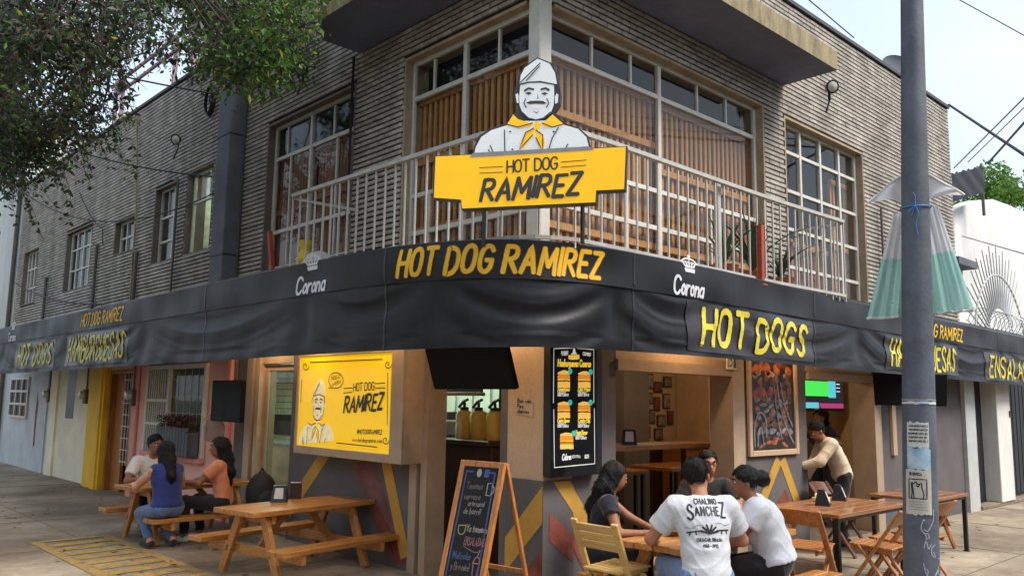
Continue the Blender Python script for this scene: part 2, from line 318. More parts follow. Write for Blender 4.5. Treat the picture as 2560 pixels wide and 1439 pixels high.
# ------------------------------------------------------------------ palette
def brick_material():
    m = mat('brick', S(188, 180, 169), 0.92, var=0.1, scale=3, bump=0.7, bscale=70, fine=0.22)
    nt = m.node_tree; N = nt.nodes; L = nt.links; b = N['Principled BSDF']
    src = b.inputs['Base Color'].links[0].from_socket
    g = N.new('ShaderNodeNewGeometry'); sp = N.new('ShaderNodeSeparateXYZ'); L.new(g.outputs['Position'], sp.inputs[0])
    def M(op, a, c):
        n = N.new('ShaderNodeMath'); n.operation = op
        for i, q in enumerate((a, c)):
            if isinstance(q, (int, float)): n.inputs[i].default_value = q
            else: L.new(q, n.inputs[i])
        return n.outputs[0]
    row = M('FLOOR', M('DIVIDE', sp.outputs[2], 0.0587*K), 0.0)
    half = M('MULTIPLY', M('MODULO', row, 2.0), 0.5)
    cell = M('FLOOR', M('ADD', M('DIVIDE', M('ADD', sp.outputs[0], sp.outputs[1]), 0.225*K), half), 0.0)
    cb = N.new('ShaderNodeCombineXYZ'); L.new(row, cb.inputs[0]); L.new(cell, cb.inputs[1])
    wh = N.new('ShaderNodeTexWhiteNoise'); wh.noise_dimensions = '2D'; L.new(cb.outputs[0], wh.inputs['Vector'])
    r = N.new('ShaderNodeMapRange'); r.inputs[3].default_value = 0.78; r.inputs[4].default_value = 1.14; L.new(wh.outputs[0], r.inputs[0])
    # rain streaks and soot, long vertical shapes
    tx = N.new('ShaderNodeMapping'); L.new(g.outputs['Position'], tx.inputs[0]); tx.inputs['Scale'].default_value = (1.3, 1.3, 0.28)
    nn = N.new('ShaderNodeTexNoise'); nn.inputs['Scale'].default_value = 1.6; nn.inputs['Detail'].default_value = 6; L.new(tx.outputs[0], nn.inputs[0])
    r2 = N.new('ShaderNodeMapRange'); r2.inputs[1].default_value = 0.35; r2.inputs[2].default_value = 0.65; r2.inputs[3].default_value = 0.72; r2.inputs[4].default_value = 1.08; L.new(nn.outputs[0], r2.inputs[0])
    v = N.new('ShaderNodeVectorMath'); v.operation = 'SCALE'; L.new(src, v.inputs[0]); L.new(M('MULTIPLY', r.outputs[0], r2.outputs[0]), v.inputs['Scale'])
    L.new(v.outputs[0], b.inputs['Base Color']); return m
brick_material()
mat('mortar', S(44, 40, 38), 0.95, bump=0.4, bscale=60)
mat('reveal', S(120, 110, 98), 0.85, bump=0.15, bscale=50)
mat('reveal_tan', S(168, 150, 122), 0.8, bump=0.1)
mat('white_paint', S(205, 202, 192), 0.5, var=0.06, fine=0.05, bump=0.05)
mat('grey_white', S(190, 192, 190), 0.5, var=0.06)
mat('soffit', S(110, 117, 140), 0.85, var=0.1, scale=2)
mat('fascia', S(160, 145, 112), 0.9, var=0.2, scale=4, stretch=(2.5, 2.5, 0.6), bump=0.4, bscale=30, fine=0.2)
mat('slate', S(98, 102, 110), 0.8, var=0.12, scale=2.5, bump=0.2, bscale=25)
mat('cap', S(70, 72, 74), 0.7)
wood('slat_wood', S(222, 156, 84), S(182, 118, 58), 'z', 0.6, 0.0)
mat('screen_back', S(58, 38, 26), 0.85, var=0.15)
wood('board_wood', S(176, 118, 78), S(118, 76, 48), 'z', 0.65, 0.0)
mat('dark_room', S(58, 54, 50), 0.9)
mat('grey_wall', S(100, 95, 95), 0.8, var=0.1, scale=2.0, bump=0.12, bscale=30)
mat('beige', S(196, 168, 138), 0.75, var=0.07, scale=2.5, bump=0.1, bscale=30)
mat('beige_metal', S(172, 150, 126), 0.45, var=0.06)
mat('gold_paint', S(196, 150, 62), 0.7, var=0.08, scale=3)
mat('red_paint', S(142, 74, 62), 0.75, var=0.25, scale=4)
mat('red_dim', S(112, 74, 74), 0.8, var=0.2, scale=3)
mat('pink', S(238, 178, 166), 0.75, var=0.06, scale=2, bump=0.08)
mat('pink_dark', S(222, 150, 146), 0.7, var=0.06)
mat('yellow_wall', S(232, 184, 36), 0.7, var=0.08, scale=2.5, bump=0.1)
mat('cream_wall', S(234, 228, 206), 0.8, var=0.06, scale=1.6, bump=0.1)
mat('blue_wall', S(188, 196, 204), 0.8, var=0.08, scale=1.6, bump=0.1)
mat('black_metal', S(26, 27, 30), 0.4, var=0.1)
mat('black_plastic', S(20, 20, 22), 0.45, var=0.08)
mat('black_door', S(30, 32, 38), 0.55, var=0.1)
wood('door_wood', S(190, 124, 62), S(130, 78, 36), 'z')
glass('glass'); glass('shop_glass', (0.8, 0.86, 0.82), 0.12)
mat('cable', S(22, 22, 24), 0.6)
mat('pipe', S(88, 84, 80), 0.6)
mat('conc', S(172, 158, 136), 0.85, col2=S(116, 100, 80), scale=.7, bump=0.25, bscale=45, fine=0.14)
soiled(MATS['conc'])
mat('asphalt', (0.05, 0.05, 0.052), 0.9, bump=0.4, bscale=80, fine=0.25)

# ------------------------------------------------------------------ ground
gr = MB().quad((-260, -260, -.14), (260, -260, -.14), (260, 260, -.14), (-260, 260, -.14)).build('ground', 'asphalt', kind='structure')
SW = (-3.5, -3.55)
pv = [(SW[0]+1.2*(1-math.cos(t)), SW[1]+1.2*(1-math.sin(t))) for t in [PI/2*i/8 for i in range(9)]]
outline = [(SW[0], 60), *pv, (60, SW[1]), (60, 60)]
MB().prism(outline, (0, 0, -.137), (1, 0, 0), (0, 1, 0), (0, 0, 1), .137).build('sidewalk', 'conc', kind='structure')
mat('joint', S(118, 108, 95), 0.95)
jb = MB()
for y in (-1.9, 0.35, 2.6, 4.85, 7.1, 9.35, 11.6, 13.85, 16.1): jb.box(-3.49, -.02, y-.006, y+.006, .0, .0042) if y > 0 else None
for x in (1.3, 3.55, 5.8, 8.05, 10.3, 12.55): jb.box(x-.006, x+.006, -3.5, -.14, .0, .0042)
jb.box(-1.78, -1.768, .0, 20, .0, .0044); jb.box(.5, 20, -1.82, -1.808, .0, .0044)
jb.build('sidewalk_joint', 'joint', kind='structure')
# worn yellow hatching painted on the pavement
m = mat('road_yellow', S(190, 150, 62), 0.85, scale=7, col2=S(136, 118, 84), fine=0.3)
hb = thing('yellow_hatching', 'worn yellow striped hatching painted on the grey pavement', 'road marking', (-1.85, 3.8, 0)); hb['kind'] = 'structure'
def stripe(x0, y0, x1, y1, w):
    d = Vector((x1-x0, y1-y0, 0)); n = Vector((-d.y, d.x, 0)).normalized()*w/2; z = .0052
    MB().quad((x0-n.x, y0-n.y, z), (x0+n.x, y0+n.y, z), (x1+n.x, y1+n.y, z), (x1-n.x, y1-n.y, z)).build('stripe', 'road_yellow', hb)
stripe(-2.22, 5.35, -2.22, 1.6, .11); stripe(-1.5, 5.35, -1.5, 1.9, .11); stripe(-2.27, 5.4, -1.45, 5.42, .1)
for i in range(11): stripe(-2.165, 5.08-.3*i, -1.555, 5.14-.3*i, .19)

# ------------------------------------------------------------------ the corner building
bld = thing('corner_building', 'two storey corner building of thin tan bricks with cantilevered roof slab', 'building', (0, 0, 0))
PL = lambda u, z, d: Vector((d, u, z))         # left facade, plane x=0
PR = lambda u, z, d: Vector((u, d, z))         # right facade, plane y=0
def pbox(B, P, u0, u1, z0, z1, d0, d1, c=0.0):
    a = P(u0, z0, d0); b = P(u1, z1, d1); B.box(min(a.x, b.x), max(a.x, b.x), min(a.y, b.y), max(a.y, b.y), min(a.z, b.z), max(a.z, b.z), c); return B
def panels(P, u0, u1, z0, z1, holes, d0, d1):
    B = MB(); us = sorted({u0, u1, *[min(max(h[i], u0), u1) for h in holes for i in (0, 1)]}); zs = sorted({z0, z1, *[min(max(h[i], z0), z1) for h in holes for i in (2, 3)]})
    for a, b in zip(us, us[1:]):
        run = None
        for c, d in zip(zs, zs[1:]):
            um, zm = (a+b)/2, (c+d)/2
            if any(h[0] < um < h[1] and h[2] < zm < h[3] for h in holes):
                if run: pbox(B, P, a, b, run[0], run[1], d0, d1)
                run = None
            else: run = (run[0], d) if run else (c, d)
        if run: pbox(B, P, a, b, run[0], run[1], d0, d1)
    return B
ZB, ZT = 2.62, 6.6
HL = [(-.1, 2.0, 2.0, 5.12), (2.93, 5.02, 3.16, 5.12), (6.66, 7.62, 3.68, 4.98), (8.0, 8.93, 3.68, 4.95), (9.74, 10.82, 4.05, 4.68), (12.1, 13.8, 3.63, 4.89), (15.92, 17.2, 3.6, 4.88)]
HR = [(-.1, 3.72, 2.0, 5.09), (4.2, 6.35, 2.9, 5.08)]
YE, XE = 17.7, 9.74
wallL = panels(PL, .014, YE, ZB, ZT-.02, HL, .032, .3).build('brick_wall', 'mortar', bld)
wallR = panels(PR, .3, XE, ZB, ZT-.02, HR, .032, .3).build('brick_wall', 'mortar', bld)
RP, BP, BH, BL = .0587, .225, .039, .216
bricks = []
for w, P, u0, u1, holes in ((wallL, PL, .0, YE, HL), (wallR, PR, .0, XE, HR)):
    nrow = int((ZT-.02-ZB)/RP)
    for i in range(nrow):
        z0 = math.ceil(ZB/RP)*RP+i*RP; z1 = z0+BH
        if z1 > ZT-.02: break
        spans = [(u0, u1)]
        for h in holes:
            if h[2]-.03 < z0 and z1 < h[3]+.03:
                spans = [s for a, b in spans for s in ((a, min(b, h[0])), (max(a, h[1]), b)) if s[1]-s[0] > .03]
        for a, b in spans:
            k = math.floor((a+(i % 2)*BP/2)/BP)
            while True:
                c0 = max(a, k*BP-(i % 2)*BP/2); c1 = min(b, (k+1)*BP-(i % 2)*BP/2)-.009; k += 1
                if c0 >= b: break
                if c1-c0 < .03: continue
                bricks.append((w, P, c0, c1, z0, z1))
def hid(P, u, z):      # covered by the roof slab, the signboard or the awning
    return z < 2.95 or (P is PL and 5.6 < u < 6.1) or (5.43 < z < 5.7 and u < 4.2) or (z > 5.7 and u < 3.6)
cand = sorted([b for b in bricks if not hid(b[1], (b[2]+b[3])/2, b[4]) and b[3]-b[2] > .15], key=lambda b: (b[1]((b[2]+b[3])/2, b[4], 0)-CAM).length)
single = set(id(b) for b in cand[:300])
rest = {}; brr = random.Random(5)
unit = {}
for b in bricks:
    w, P, c0, c1, z0, z1 = b; pr = brr.uniform(-.002, .002)
    if id(b) in single:
        key = (P is PL, round(c1-c0, 3))
        ctr = P((c0+c1)/2, (z0+z1)/2, .0)
        if key not in unit:
            hl = (c1-c0)/2
            o = pbox(MB(), P, -hl, hl, -BH/2, BH/2, -.0, .034, .004).build('brick', 'brick', w, local=True); unit[key] = o.data
        else:
            o = bpy.data.objects.new('brick', unit[key]); COL.objects.link(o); o.parent = w; ORG[o] = Vector()
        o.location = ctr+P(0, 0, pr)
    else:
        B = rest.setdefault(w.name, (MB(), w))[0]
        p = [P(u, z, d+pr) for d in (0, .034) for (u, z) in ((c0, z0), (c1, z0), (c1, z1), (c0, z1))]
        B.add(p, [(0, 1, 2, 3), (0, 4, 5, 1), (1, 5, 6, 2), (2, 6, 7, 3), (3, 7, 4, 0)])
for B, w in rest.values(): B.build('brickwork', 'brick', w, kind='stuff')
# parapet cap, roof, floors, back walls, roof slab
box('parapet_cap', 'cap', bld, -.03, .33, .34, YE, ZT-.0195, ZT+.03); box('parapet_cap', 'cap', bld, -.03, XE, -.03, .33, ZT-.0195, ZT+.03)
box('roof', 'cap', bld, .3, XE, .3, YE, 6.2, 6.3)
box('upper_floor', 'dark_room', bld, .3, XE-.01, .3, YE-.01, 2.62, 2.75)
box('party_wall', 'slate', bld, .31, XE+.01, YE, YE+.02, 0, 6.59); box('party_wall', 'slate', bld, XE, XE+.02, .31, YE, 0, 6.59)
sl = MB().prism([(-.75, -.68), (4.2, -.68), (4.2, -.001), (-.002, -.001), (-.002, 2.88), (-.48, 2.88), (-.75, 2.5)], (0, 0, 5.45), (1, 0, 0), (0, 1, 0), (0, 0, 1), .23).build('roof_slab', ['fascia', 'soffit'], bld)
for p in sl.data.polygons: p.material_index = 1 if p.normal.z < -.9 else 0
MB().box(-.24, .0, 5.65, 6.04, 2.66, 6.38, .012).build('pillar', 'slate', bld)
for z in (3.45, 5.1): box('pillar_band', 'cable', bld, -.246, -.001, 5.644, 6.046, z, z+.015)
# window linings
for P, holes, BB in ((PL, HL, 'reveal'), (PR, HR, 'reveal_tan')):
    for i, (a, b, z0, z1) in enumerate(holes):
        mm_ = 'reveal_tan' if i == 0 else BB; ln_ = lambda *q: pbox(MB(), *q).build('window_lining', mm_, bld)
        if a > 0: ln_(P, a-.001, a+.025, z0, z1, .004, .3)
        ln_(P, b-.025, b+.001, z0, z1, .004, .3); ln_(P, max(a, .16)+.025, b-.026, z1-.03, z1+.001, .006, .3)
        if z0 > 2.8: ln_(P, a+.026, b-.026, z0-.001, z0+.02, .002, .3)
MB().box(0, .15, 0, .15, 2.7, 5.45, .01).build('corner_post', 'white_paint', bld)
def window(P, u0, u1, z0, z1, us, zs, tus, m='white_paint', d=.12, fw=.05, mw=.035, low=(), gm='glass', opening=None):
    """frame with sub-part mullions and one pane per light. us: full-height mullions, zs: rails (first = transom), tus: mullions above the transom, low: below the last-but-one rail"""
    B = MB(); t = .045
    for a, b in ((u0, u0+fw), (u1-fw, u1)): pbox(B, P, a, b, z0, z1, d-t/2, d+t/2, .006)
    for a, b in ((z0, z0+fw), (z1-fw, z1)): pbox(B, P, u0+fw, u1-fw, a, b, d-t/2+.001, d+t/2-.001, .006)
    fr = B.build('window', m, bld)
    for u in us: pbox(MB(), P, u-mw*.75, u+mw*.75, z0+fw, z1-fw, d-t/2-.004, d+t/2, .005).build('mullion', m, fr)
    for z in zs: pbox(MB(), P, u0+fw, u1-fw, z-mw*.7, z+mw*.7, d-t/2+.003, d+t/2-.003, .005).build('rail', m, fr)
    U_ = [u0+fw, *us, u1-fw]; Z_ = sorted([z0+fw, z1-fw, *zs]); Z_ = Z_[::-1]
    for j, (zt, zb) in enumerate(zip(Z_, Z_[1:])):
        extra = list(tus) if j == 0 else (list(low) if j >= len(zs)-(1 if len(zs) > 1 else 0) and low else [])
        for u in extra: pbox(MB(), P, u-mw*.4, u+mw*.4, zb+.01, zt-.01, d-.016, d+.016, .004).build('mullion', m, fr)
        cols = sorted({*U_, *extra})
        for a, b in zip(cols, cols[1:]):
            if opening and opening[0] < (a+b)/2 < opening[1] and opening[2] < (zt+zb)/2 < opening[3]: continue
            pbox(MB(), P, a+.008, b-.008, zb+.012, zt-.012, d+.002, d+.006).build('pane', gm, fr)
    return fr
window(PL, .15, 2.0, 2.72, 5.1, [1.13], [4.69, 3.65, 3.26], [1.63, .65], low=[1.66, .62])
window(PR, .15, 3.7, 2.72, 5.07, [1.83], [4.69, 3.7, 3.32], [.8, 1.38, 2.52, 3.08], low=[1.32, 2.75])
window(PL, 2.95, 5.0, 3.18, 5.1, [4.06], [4.65, 3.68], [4.67, 3.55], low=[4.57, 3.46])
window(PR, 4.22, 6.33, 2.92, 5.06, [4.75, 5.28, 5.81], [4.69, 4.2, 3.72, 3.25], [], mw=.032)
window(PL, 6.68, 7.6, 3.7, 4.96, [], [4.5], [7.0, 7.3], fw=.04, mw=.026, opening=(6.7, 7.6, 3.7, 4.4))
window(PL, 8.02, 8.91, 3.7, 4.93, [8.33], [4.45, 4.05], [8.6], fw=.04, mw=.026)
window(PL, 9.76, 10.8, 4.07, 4.66, [10.1, 10.45], [4.36], [], fw=.04, mw=.026)
window(PL, 12.12, 13.78, 3.65, 4.87, [12.53, 12.95, 13.37], [4.5, 4.07], [], fw=.04, mw=.024)
window(PL, 15.94, 17.18, 3.62, 4.86, [16.25, 16.56, 16.87], [4.45, 4.0], [], fw=.04, mw=.024)
# timber slat screens behind the glass, curtains and rooms
def slats(P, u0, u1, z0, z1, d, rails, pitch=.088, m='slat_wood', w=.044):
    sc = pbox(MB(), P, u0, u1, z0, z1, d+.13, d+.145).build('slat_screen', 'screen_back', bld)
    n = int((u1-u0)/pitch)
    proto = None
    for i in range(n+1):
        u = u0+.03+i*pitch
        if u > u1-.02: break
        if proto is None: proto = pbox(MB(), P, -w/2, w/2, z0, z1, -.016, .016, .004).build('slat', m, sc, local=True); o = proto
        else: o = bpy.data.objects.new('slat', proto.data); COL.objects.link(o); o.parent = sc
        o.location = P(u, 0, d+brr.uniform(-.003, .003)); ORG[o] = Vector()
    for z in rails: pbox(MB(), P, u0, u1, z-.035, z+.035, d-.045, d-.018, .004).build('slat_rail', m, sc)
slats(PL, .2, 2.05, 2.75, 4.7, .22, (4.67, 4.02, 3.3)); slats(PR, .2, 1.86, 2.75, 4.7, .22, (4.68, 4.2, 3.15)); slats(PR, 1.9, 3.72, 2.75, 4.68, .22, (4.65, 3.95, 3.15))
slats(PL, 2.96, 4.05, 3.2, 4.66, .2, (4.62, 4.0), .07, 'board_wood', .058); slats(PL, 4.08, 5.0, 3.2, 4.66, .2, (3.95,), .07, 'board_wood', .058)
slats(PR, 4.8, 5.75, 2.95, 3.68, .3, (3.6,), .1); slats(PR, 5.82, 6.3, 2.95, 4.64, .26, (4.6, 3.7), .1); pbox(MB(), PR, 4.26, 4.4, 2.95, 4.64, .2, .24, .006).build('inner_post', 'slat_wood', bld)
mat('curtain', S(200, 205, 200), 0.9, var=0.05); mat('lit_wall', S(225, 232, 215), 0.8)
box('curtain', 'curtain', bld, .28, .285, 8.05, 8.9, 3.7, 4.9); box('curtain', 'curtain', bld, .28, .285, 10.1, 10.78, 4.08, 4.65)
box('curtain', 'reveal_tan', bld, 4.25, 4.75, .3, .305, 2.9, 4.66); box('inner_post', 'grey_white', bld, 2.6, 3.3, .28, .29, 3.3, 3.68)
box('inner_partition', 'dark_room', bld, .31, 6.3, 2.45, 2.5, 2.76, 6.18); box('inner_partition', 'dark_room', bld, 2.5, 2.55, 2.51, YE-.3, 2.76, 6.18)
box('room_wall', 'lit_wall', bld, .4, 2.4, 6.3, 6.33, 2.76, 6.18); box('room_wall', 'lit_wall', bld, .4, 2.4, 7.93, 7.96, 2.76, 6.18); box('room_wall', 'lit_wall', bld, 1.9, 1.95, 6.34, 7.92, 2.76, 6.18)
box('room_ceiling', 'lit_wall', bld, .32, 1.89, 6.34, 7.92, 5.2, 5.25)
def lamp(name, loc, watts, col, r=.05):
    l = bpy.data.lights.new(name, 'POINT'); l.energy = watts; l.color = col; l.shadow_soft_size = r
    o = bpy.data.objects.new(name, l); COL.objects.link(o); o.location = loc; return o
emis('tube_light', (0.9, 1.0, 0.85), 14)
tl = box('tube_lamp', 'tube_light', None, 1.0, 1.06, 6.7, 7.6, 5.12, 5.16, label='lit white tube lamp inside the open window beside the dark pillar', cat='lamp')
# shop dummies in the lit window
mat('dummy', S(48, 44, 50), 0.6)
def mannequin(y, lab):
    t = thing('mannequin', lab, 'mannequin', (.75, y, 3.3))
    MB().lathe((.75, y, 3.3), [(.03, 0), (.03, .35), (.13, .4), (.15, .5), (.12, .62), (.16, .78), (.15, .88), (.06, .94), (.045, 1.02)], 14).build('torso', 'dummy', t, smooth=True)
    MB().sphere((.75, y, 4.42), .075, .085, .1).build('head', 'dummy', t, smooth=True)
    MB().tube([(.75, y-.15, 4.14), (.72, y-.2, 3.95), (.66, y-.16, 3.8)], [.045, .038, .03]).build('arm', 'dummy', t, smooth=True)
    MB().lathe((.75, y, 4.47), [(.13, 0), (.13, .012), (.08, .015), (.075, .07), (.0, .08)], 14).build('hat', 'dummy', t, smooth=True)
mannequin(7.02, 'dark dressmaker dummy standing in the lit open window')
# ---------------- ground floor, left side
GH = 2.62
def gw(name, m, a, b, z0=0, z1=GH, x0=0.0, x1=.25, **k): return box(name, m, bld, x0, x1, a, b, z0, z1, **k)
gp = box('corner_pier', 'beige', bld, 0, .34, -.09, .335, .965, GH); gq = box('corner_pier_base', 'grey_wall', bld, -.012, .345, -.102, .34, 0, .964)
gw('door_jamb', 'grey_wall', .336, .49, 0, GH, .06, .35)
gw('door_lintel', 'grey_wall', .491, 1.4, 2.16, GH, .05, .3)
gw('door_post', 'beige_metal', 1.405, 1.5, 0, GH, -.02, .2); gw('door_gap', 'black_metal', 1.501, 1.55, 0, GH, .05, .2); gw('door_post', 'beige_metal', 1.551, 1.66, 0, GH, -.03, .2)
gwl = gw('shopfront_wall', 'grey_wall', 1.661, 4.03)
gw('door_lintel', 'beige_metal', 4.031, 4.82, 2.0, GH, -.005, .3)
gw('door_post', 'beige_metal', 4.821, 4.9, 0, GH, -.03, .2); gw('door_gap', 'black_metal', 4.901, 5.0, 0, GH, .06, .2); gw('door_post', 'beige_metal', 5.001, 5.16, 0, GH, -.03, .2)
gw('shopfront_wall', 'grey_wall', 5.161, 5.5)
# painted chevrons
def paint(parent, m, pts, P, d):
    B = MB(); q = [P(u, z, d) for u, z in pts]; B.add(q, [tuple(range(len(q)))]); return B.build('painted_stripe', m, parent)
def band(parent, m, a, b, w, P, d):
    dx, dz = b[0]-a[0], b[1]-a[1]; L = math.hypot(dx, dz); nx, nz = -dz/L*w/2, dx/L*w/2
    return paint(parent, m, [(a[0]+nx, a[1]+nz), (a[0]-nx, a[1]-nz), (b[0]-nx, b[1]-nz), (b[0]+nx, b[1]+nz)], P, d)
band(gwl, 'gold_paint', (2.95, 1.25), (4.0, .3), .16, PL, -.004); band(gwl, 'gold_paint', (2.2, 1.25), (1.72, .12), .15, PL, -.004)
band(gwl, 'red_dim', (2.7, 1.2), (1.85, .12), .3, PL, -.0035); band(gwl, 'red_paint', (2.25, .5), (1.75, .06), .14, PL, -.0038); band(gwl, 'red_paint', (3.5, .5), (3.3, .06), .12, PL, -.0045)
paint(gq, 'gold_paint', [(-.1, .93), (-.1, .64), (.33, .2), (.33, .48)], PL, -.0155); paint(gq, 'red_paint', [(-.1, .44), (-.1, .2), (.12, .03), (.3, .03)], PL, -.0152)
# pink shop
pk = gw('pink_wall', 'pink', 5.501, 9.2)
for a, b, z0, z1 in ((5.6, 5.72, 0, GH), (8.95, 9.15, 0, GH)): pbox(MB(), PL, a, b, z0, z1, -.05, -.001, .01).build('pilaster', 'pink_dark', pk)
pbox(MB(), PL, 6.35, 8.55, .68, .75, -.09, -.001, .01).build('sill', 'pink_dark', pk)
mat('shop_interior', S(120, 126, 116), 0.8, scale=5, var=0.25)
pbox(MB(), PL, 6.4, 8.5, .76, 1.98, -.004, -.002).build('window_back', 'shop_interior', pk)
wf = MB()
for a, b, z0, z1 in ((6.34, 6.42, .75, 2.05), (8.48, 8.56, .75, 2.05), (6.42, 8.48, 1.98, 2.05), (7.62, 7.68, .75, 1.98)): pbox(wf, PL, a, b, z0, z1, -.06, -.003, .008)
wfo = wf.build('window', 'white_paint', pk)
for i in range(9): pbox(MB(), PL, 7.72+i*.085, 7.74+i*.085, .76, 1.97, -.05, -.035).build('shutter_bar', 'white_paint', wfo)
for z in (1.15, 1.5): pbox(MB(), PL, 7.69, 8.47, z, z+.04, -.055, -.03).build('shutter_bar', 'white_paint', wfo)
for i in range(5): pbox(MB(), PL, 6.44+i*.24, 6.446+i*.24, .76, 1.97, -.012, -.006).build('glazing_bar', 'grey_white', wfo)
for i in range(4): pbox(MB(), PL, 6.43, 7.61, 1.1+i*.24, 1.106+i*.24, -.0125, -.0065).build('glazing_bar', 'grey_white', wfo)
pbox(MB(), PL, 6.43, 7.61, .76, 1.97, -.004+.0, -.0045).build('pane', 'shop_glass', wfo)
pl_ = MB(); P2, _w = lay('Hongos y', .2, 1.15, .3, .1)
ribbons(pl_, [[(a, b) for a, b in q] for q in P2], .011, plane_fn((-.006, 8.55, 2.06), (0, -1, 0), (0, 0, 1)), .03).build('script_lettering', 'black_metal', pk)
ovp = MB(); blob(ovp, [(1.0*math.cos(t), .2*math.sin(t)) for t in [2*PI*i/30 for i in range(30)]], plane_fn((-.002, 7.6, 2.12), (0, -1, 0), (0, 0, 1)), .001); ovp.build('sign_oval', 'beige', pk)
# planter under the pink window
pt = thing('window_planter', 'grey slatted planter box with dry reddish plants under the pink window', 'planter', (-.14, 7.0, .76))
for i in range(11): MB().box(-.215, -.2, 6.45+i*.105, 6.535+i*.105, .77, 1.16, .004).build('slat', 'slate', pt)
MB().box(-.2, -.06, 6.45, 7.6, .77, 1.1).build('trough', 'slate', pt)
mat('dry_leaf', S(110, 62, 44), 0.8, var=0.25); mat('leaf_mid', S(70, 92, 44), 0.7, var=0.25, scale=12)
dl = MB(); rr = random.Random(3)
for i in range(420):
    c = Vector((rr.uniform(-.22, -.05), rr.uniform(6.43, 7.62), rr.uniform(1.1, 1.3))); d = Vector((rr.gauss(0, 1), rr.gauss(0, 1), rr.gauss(.3, .8))).normalized()*.06; n = d.orthogonal().normalized()*.014
    dl.add([c, c+d*.5+n, c+d, c+d*.5-n], [(0, 1, 2, 3)])
dl.build('foliage', 'dry_leaf', pt)
# timber gate door, yellow column, cream and blue walls
gw('wall_above_door', 'pink', 9.201, 10.36, 2.0, GH)
wd = gw('timber_door', 'door_wood', 9.86, 10.3, 0, 1.98, .08, .13)
gw('door_dark', 'board_wood', 9.21, 10.35, 0, 1.99, .2, .24)
fb = MB()
for a in (9.23, 10.31): pbox(fb, PL, a, a+.06, 0, 2.0, -.02, .12, .008)
pbox(fb, PL, 9.29, 10.31, 1.94, 2.0, -.02, .12, .008); fb.build('door_frame', 'door_wood', bld)
for i in range(4): pbox(MB(), PL, 9.36+i*.13, 9.375+i*.13, .45, 1.93, .03, .045).build('gate_bar', 'white_paint', bld)
for i in range(8): pbox(MB(), PL, 9.32, 9.8, .5+i*.19, .515+i*.19, .026, .041).build('gate_bar', 'white_paint', bld)
gw('yellow_column', 'yellow_wall', 10.37, 11.2, 0, GH, -.1, .25); gw('yellow_trim', 'yellow_wall', 10.46, 10.62, 0, GH, -.13, -.1)
gw('cream_wall', 'cream_wall', 11.201, 13.9); gw('blue_wall', 'blue_wall', 13.901, YE)
gw('cream_pilaster', 'cream_wall', 13.4, 13.85, 0, GH, -.04, -.0005)
box('slot_window', 'black_metal', bld, -.004, .0, 12.35, 12.85, 1.13, 2.2)
dwb = gw('blue_door', 'blue_wall', 14.1, 15.2, 0, 2.1, -.025, -.001); 
bwf = MB()
for i in range(4): pbox(bwf, PL, 15.6+i*.5, 15.66+i*.5, 1.05, 1.9, -.04, -.005)
for i in range(4): pbox(bwf, PL, 15.6, 17.16, 1.05+i*.28, 1.1+i*.28, -.041, -.006)
bw = bwf.build('window', 'white_paint', bld); box('pane', 'black_metal', bw, -.0045, -.002, 15.6, 17.16, 1.05, 1.93)
rp = MB(); blob(rp, [(0, 0), (.12, .1), (.1, .5), (.14, .9), (.02, 1.2), (-.05, .7)], plane_fn((-.003, 14.85, .45), (0, -1, 0), (0, 0, 1)), .0245); rp.build('graffiti', 'red_paint', dwb)
# ---------------- ground floor, right side (face y = -0.09)
GY = -.09
def rw(name, m, a, b, z0=0, z1=GH, y0=GY, y1=.2, **k): return box(name, m, bld, a, b, y0, y1, z0, z1, **k)
rwa = rw('shopfront_wall', 'grey_wall', .341, .9)
rw('window_lintel', 'beige', .901, 2.74, 1.98, GH, GY-.002); rw('shutter_rail', 'beige_metal', .902, 2.739, 1.88, 1.979, GY-.03, .1)
rw('door_post', 'beige_metal', 2.741, 2.96, 0, GH, GY-.03, .16); rwb = rw('shopfront_wall', 'grey_wall', 2.961, 4.33)
rw('door_lintel', 'beige', 4.331, 6.3, 1.99, GH, GY-.004); rw('shutter_rail', 'beige_metal', 4.38, 6.12, 1.9, 1.989, GY-.02, .1)
rw('door_post', 'beige_metal', 6.121, 6.32, 0, 1.989, GY-.02, .2)
rwc = rw('shopfront_wall', 'grey_wall', 6.321, 9.3)
rw('timber_strip', 'beige', 6.62, 6.74, .95, 2.4, GY-.04, GY-.001)
rw('white_pier', 'grey_white', 9.301, XE, 0, 2.62, GY-.06, .2)
PRG = lambda u, z, d: Vector((u, GY+d, z))
paint(rwa, 'gold_paint', [(.346, .9), (.346, .68), (.66, .3), (.82, .34)], PRG, -.004); paint(rwa, 'red_paint', [(.346, .42), (.62, .02), (.88, .02), (.36, .56)], PRG, -.0035)
paint(gq, 'gold_paint', [(.1, .955), (.3, .955), (.343, .905), (.343, .69)], PRG, -.0155); paint(gq, 'red_paint', [(.06, .72), (.06, .5), (.343, .3), (.343, .52)], PRG, -.0152)
band(rwb, 'gold_paint', (3.68, 1.0), (3.2, .45), .13, PRG, -.004); band(rwb, 'gold_paint', (3.75, 1.0), (4.2, .3), .13, PRG, -.0045); band(rwb, 'red_paint', (3.72, .62), (3.98, .25), .2, PRG, -.0035)
# slab over the shopfront = balcony floor
MB().prism([(-.64, 3.0), (-.62, .3), (-.58, -.1), (-.47, -.36), (-.27, -.5), (.1, -.55), (4.4, -.55), (4.4, -.001), (-.001, -.001), (-.001, 3.0)], (0, 0, 2.63), (1, 0, 0), (0, 1, 0), (0, 0, 1), .11).build('balcony_slab', 'beige', bld)

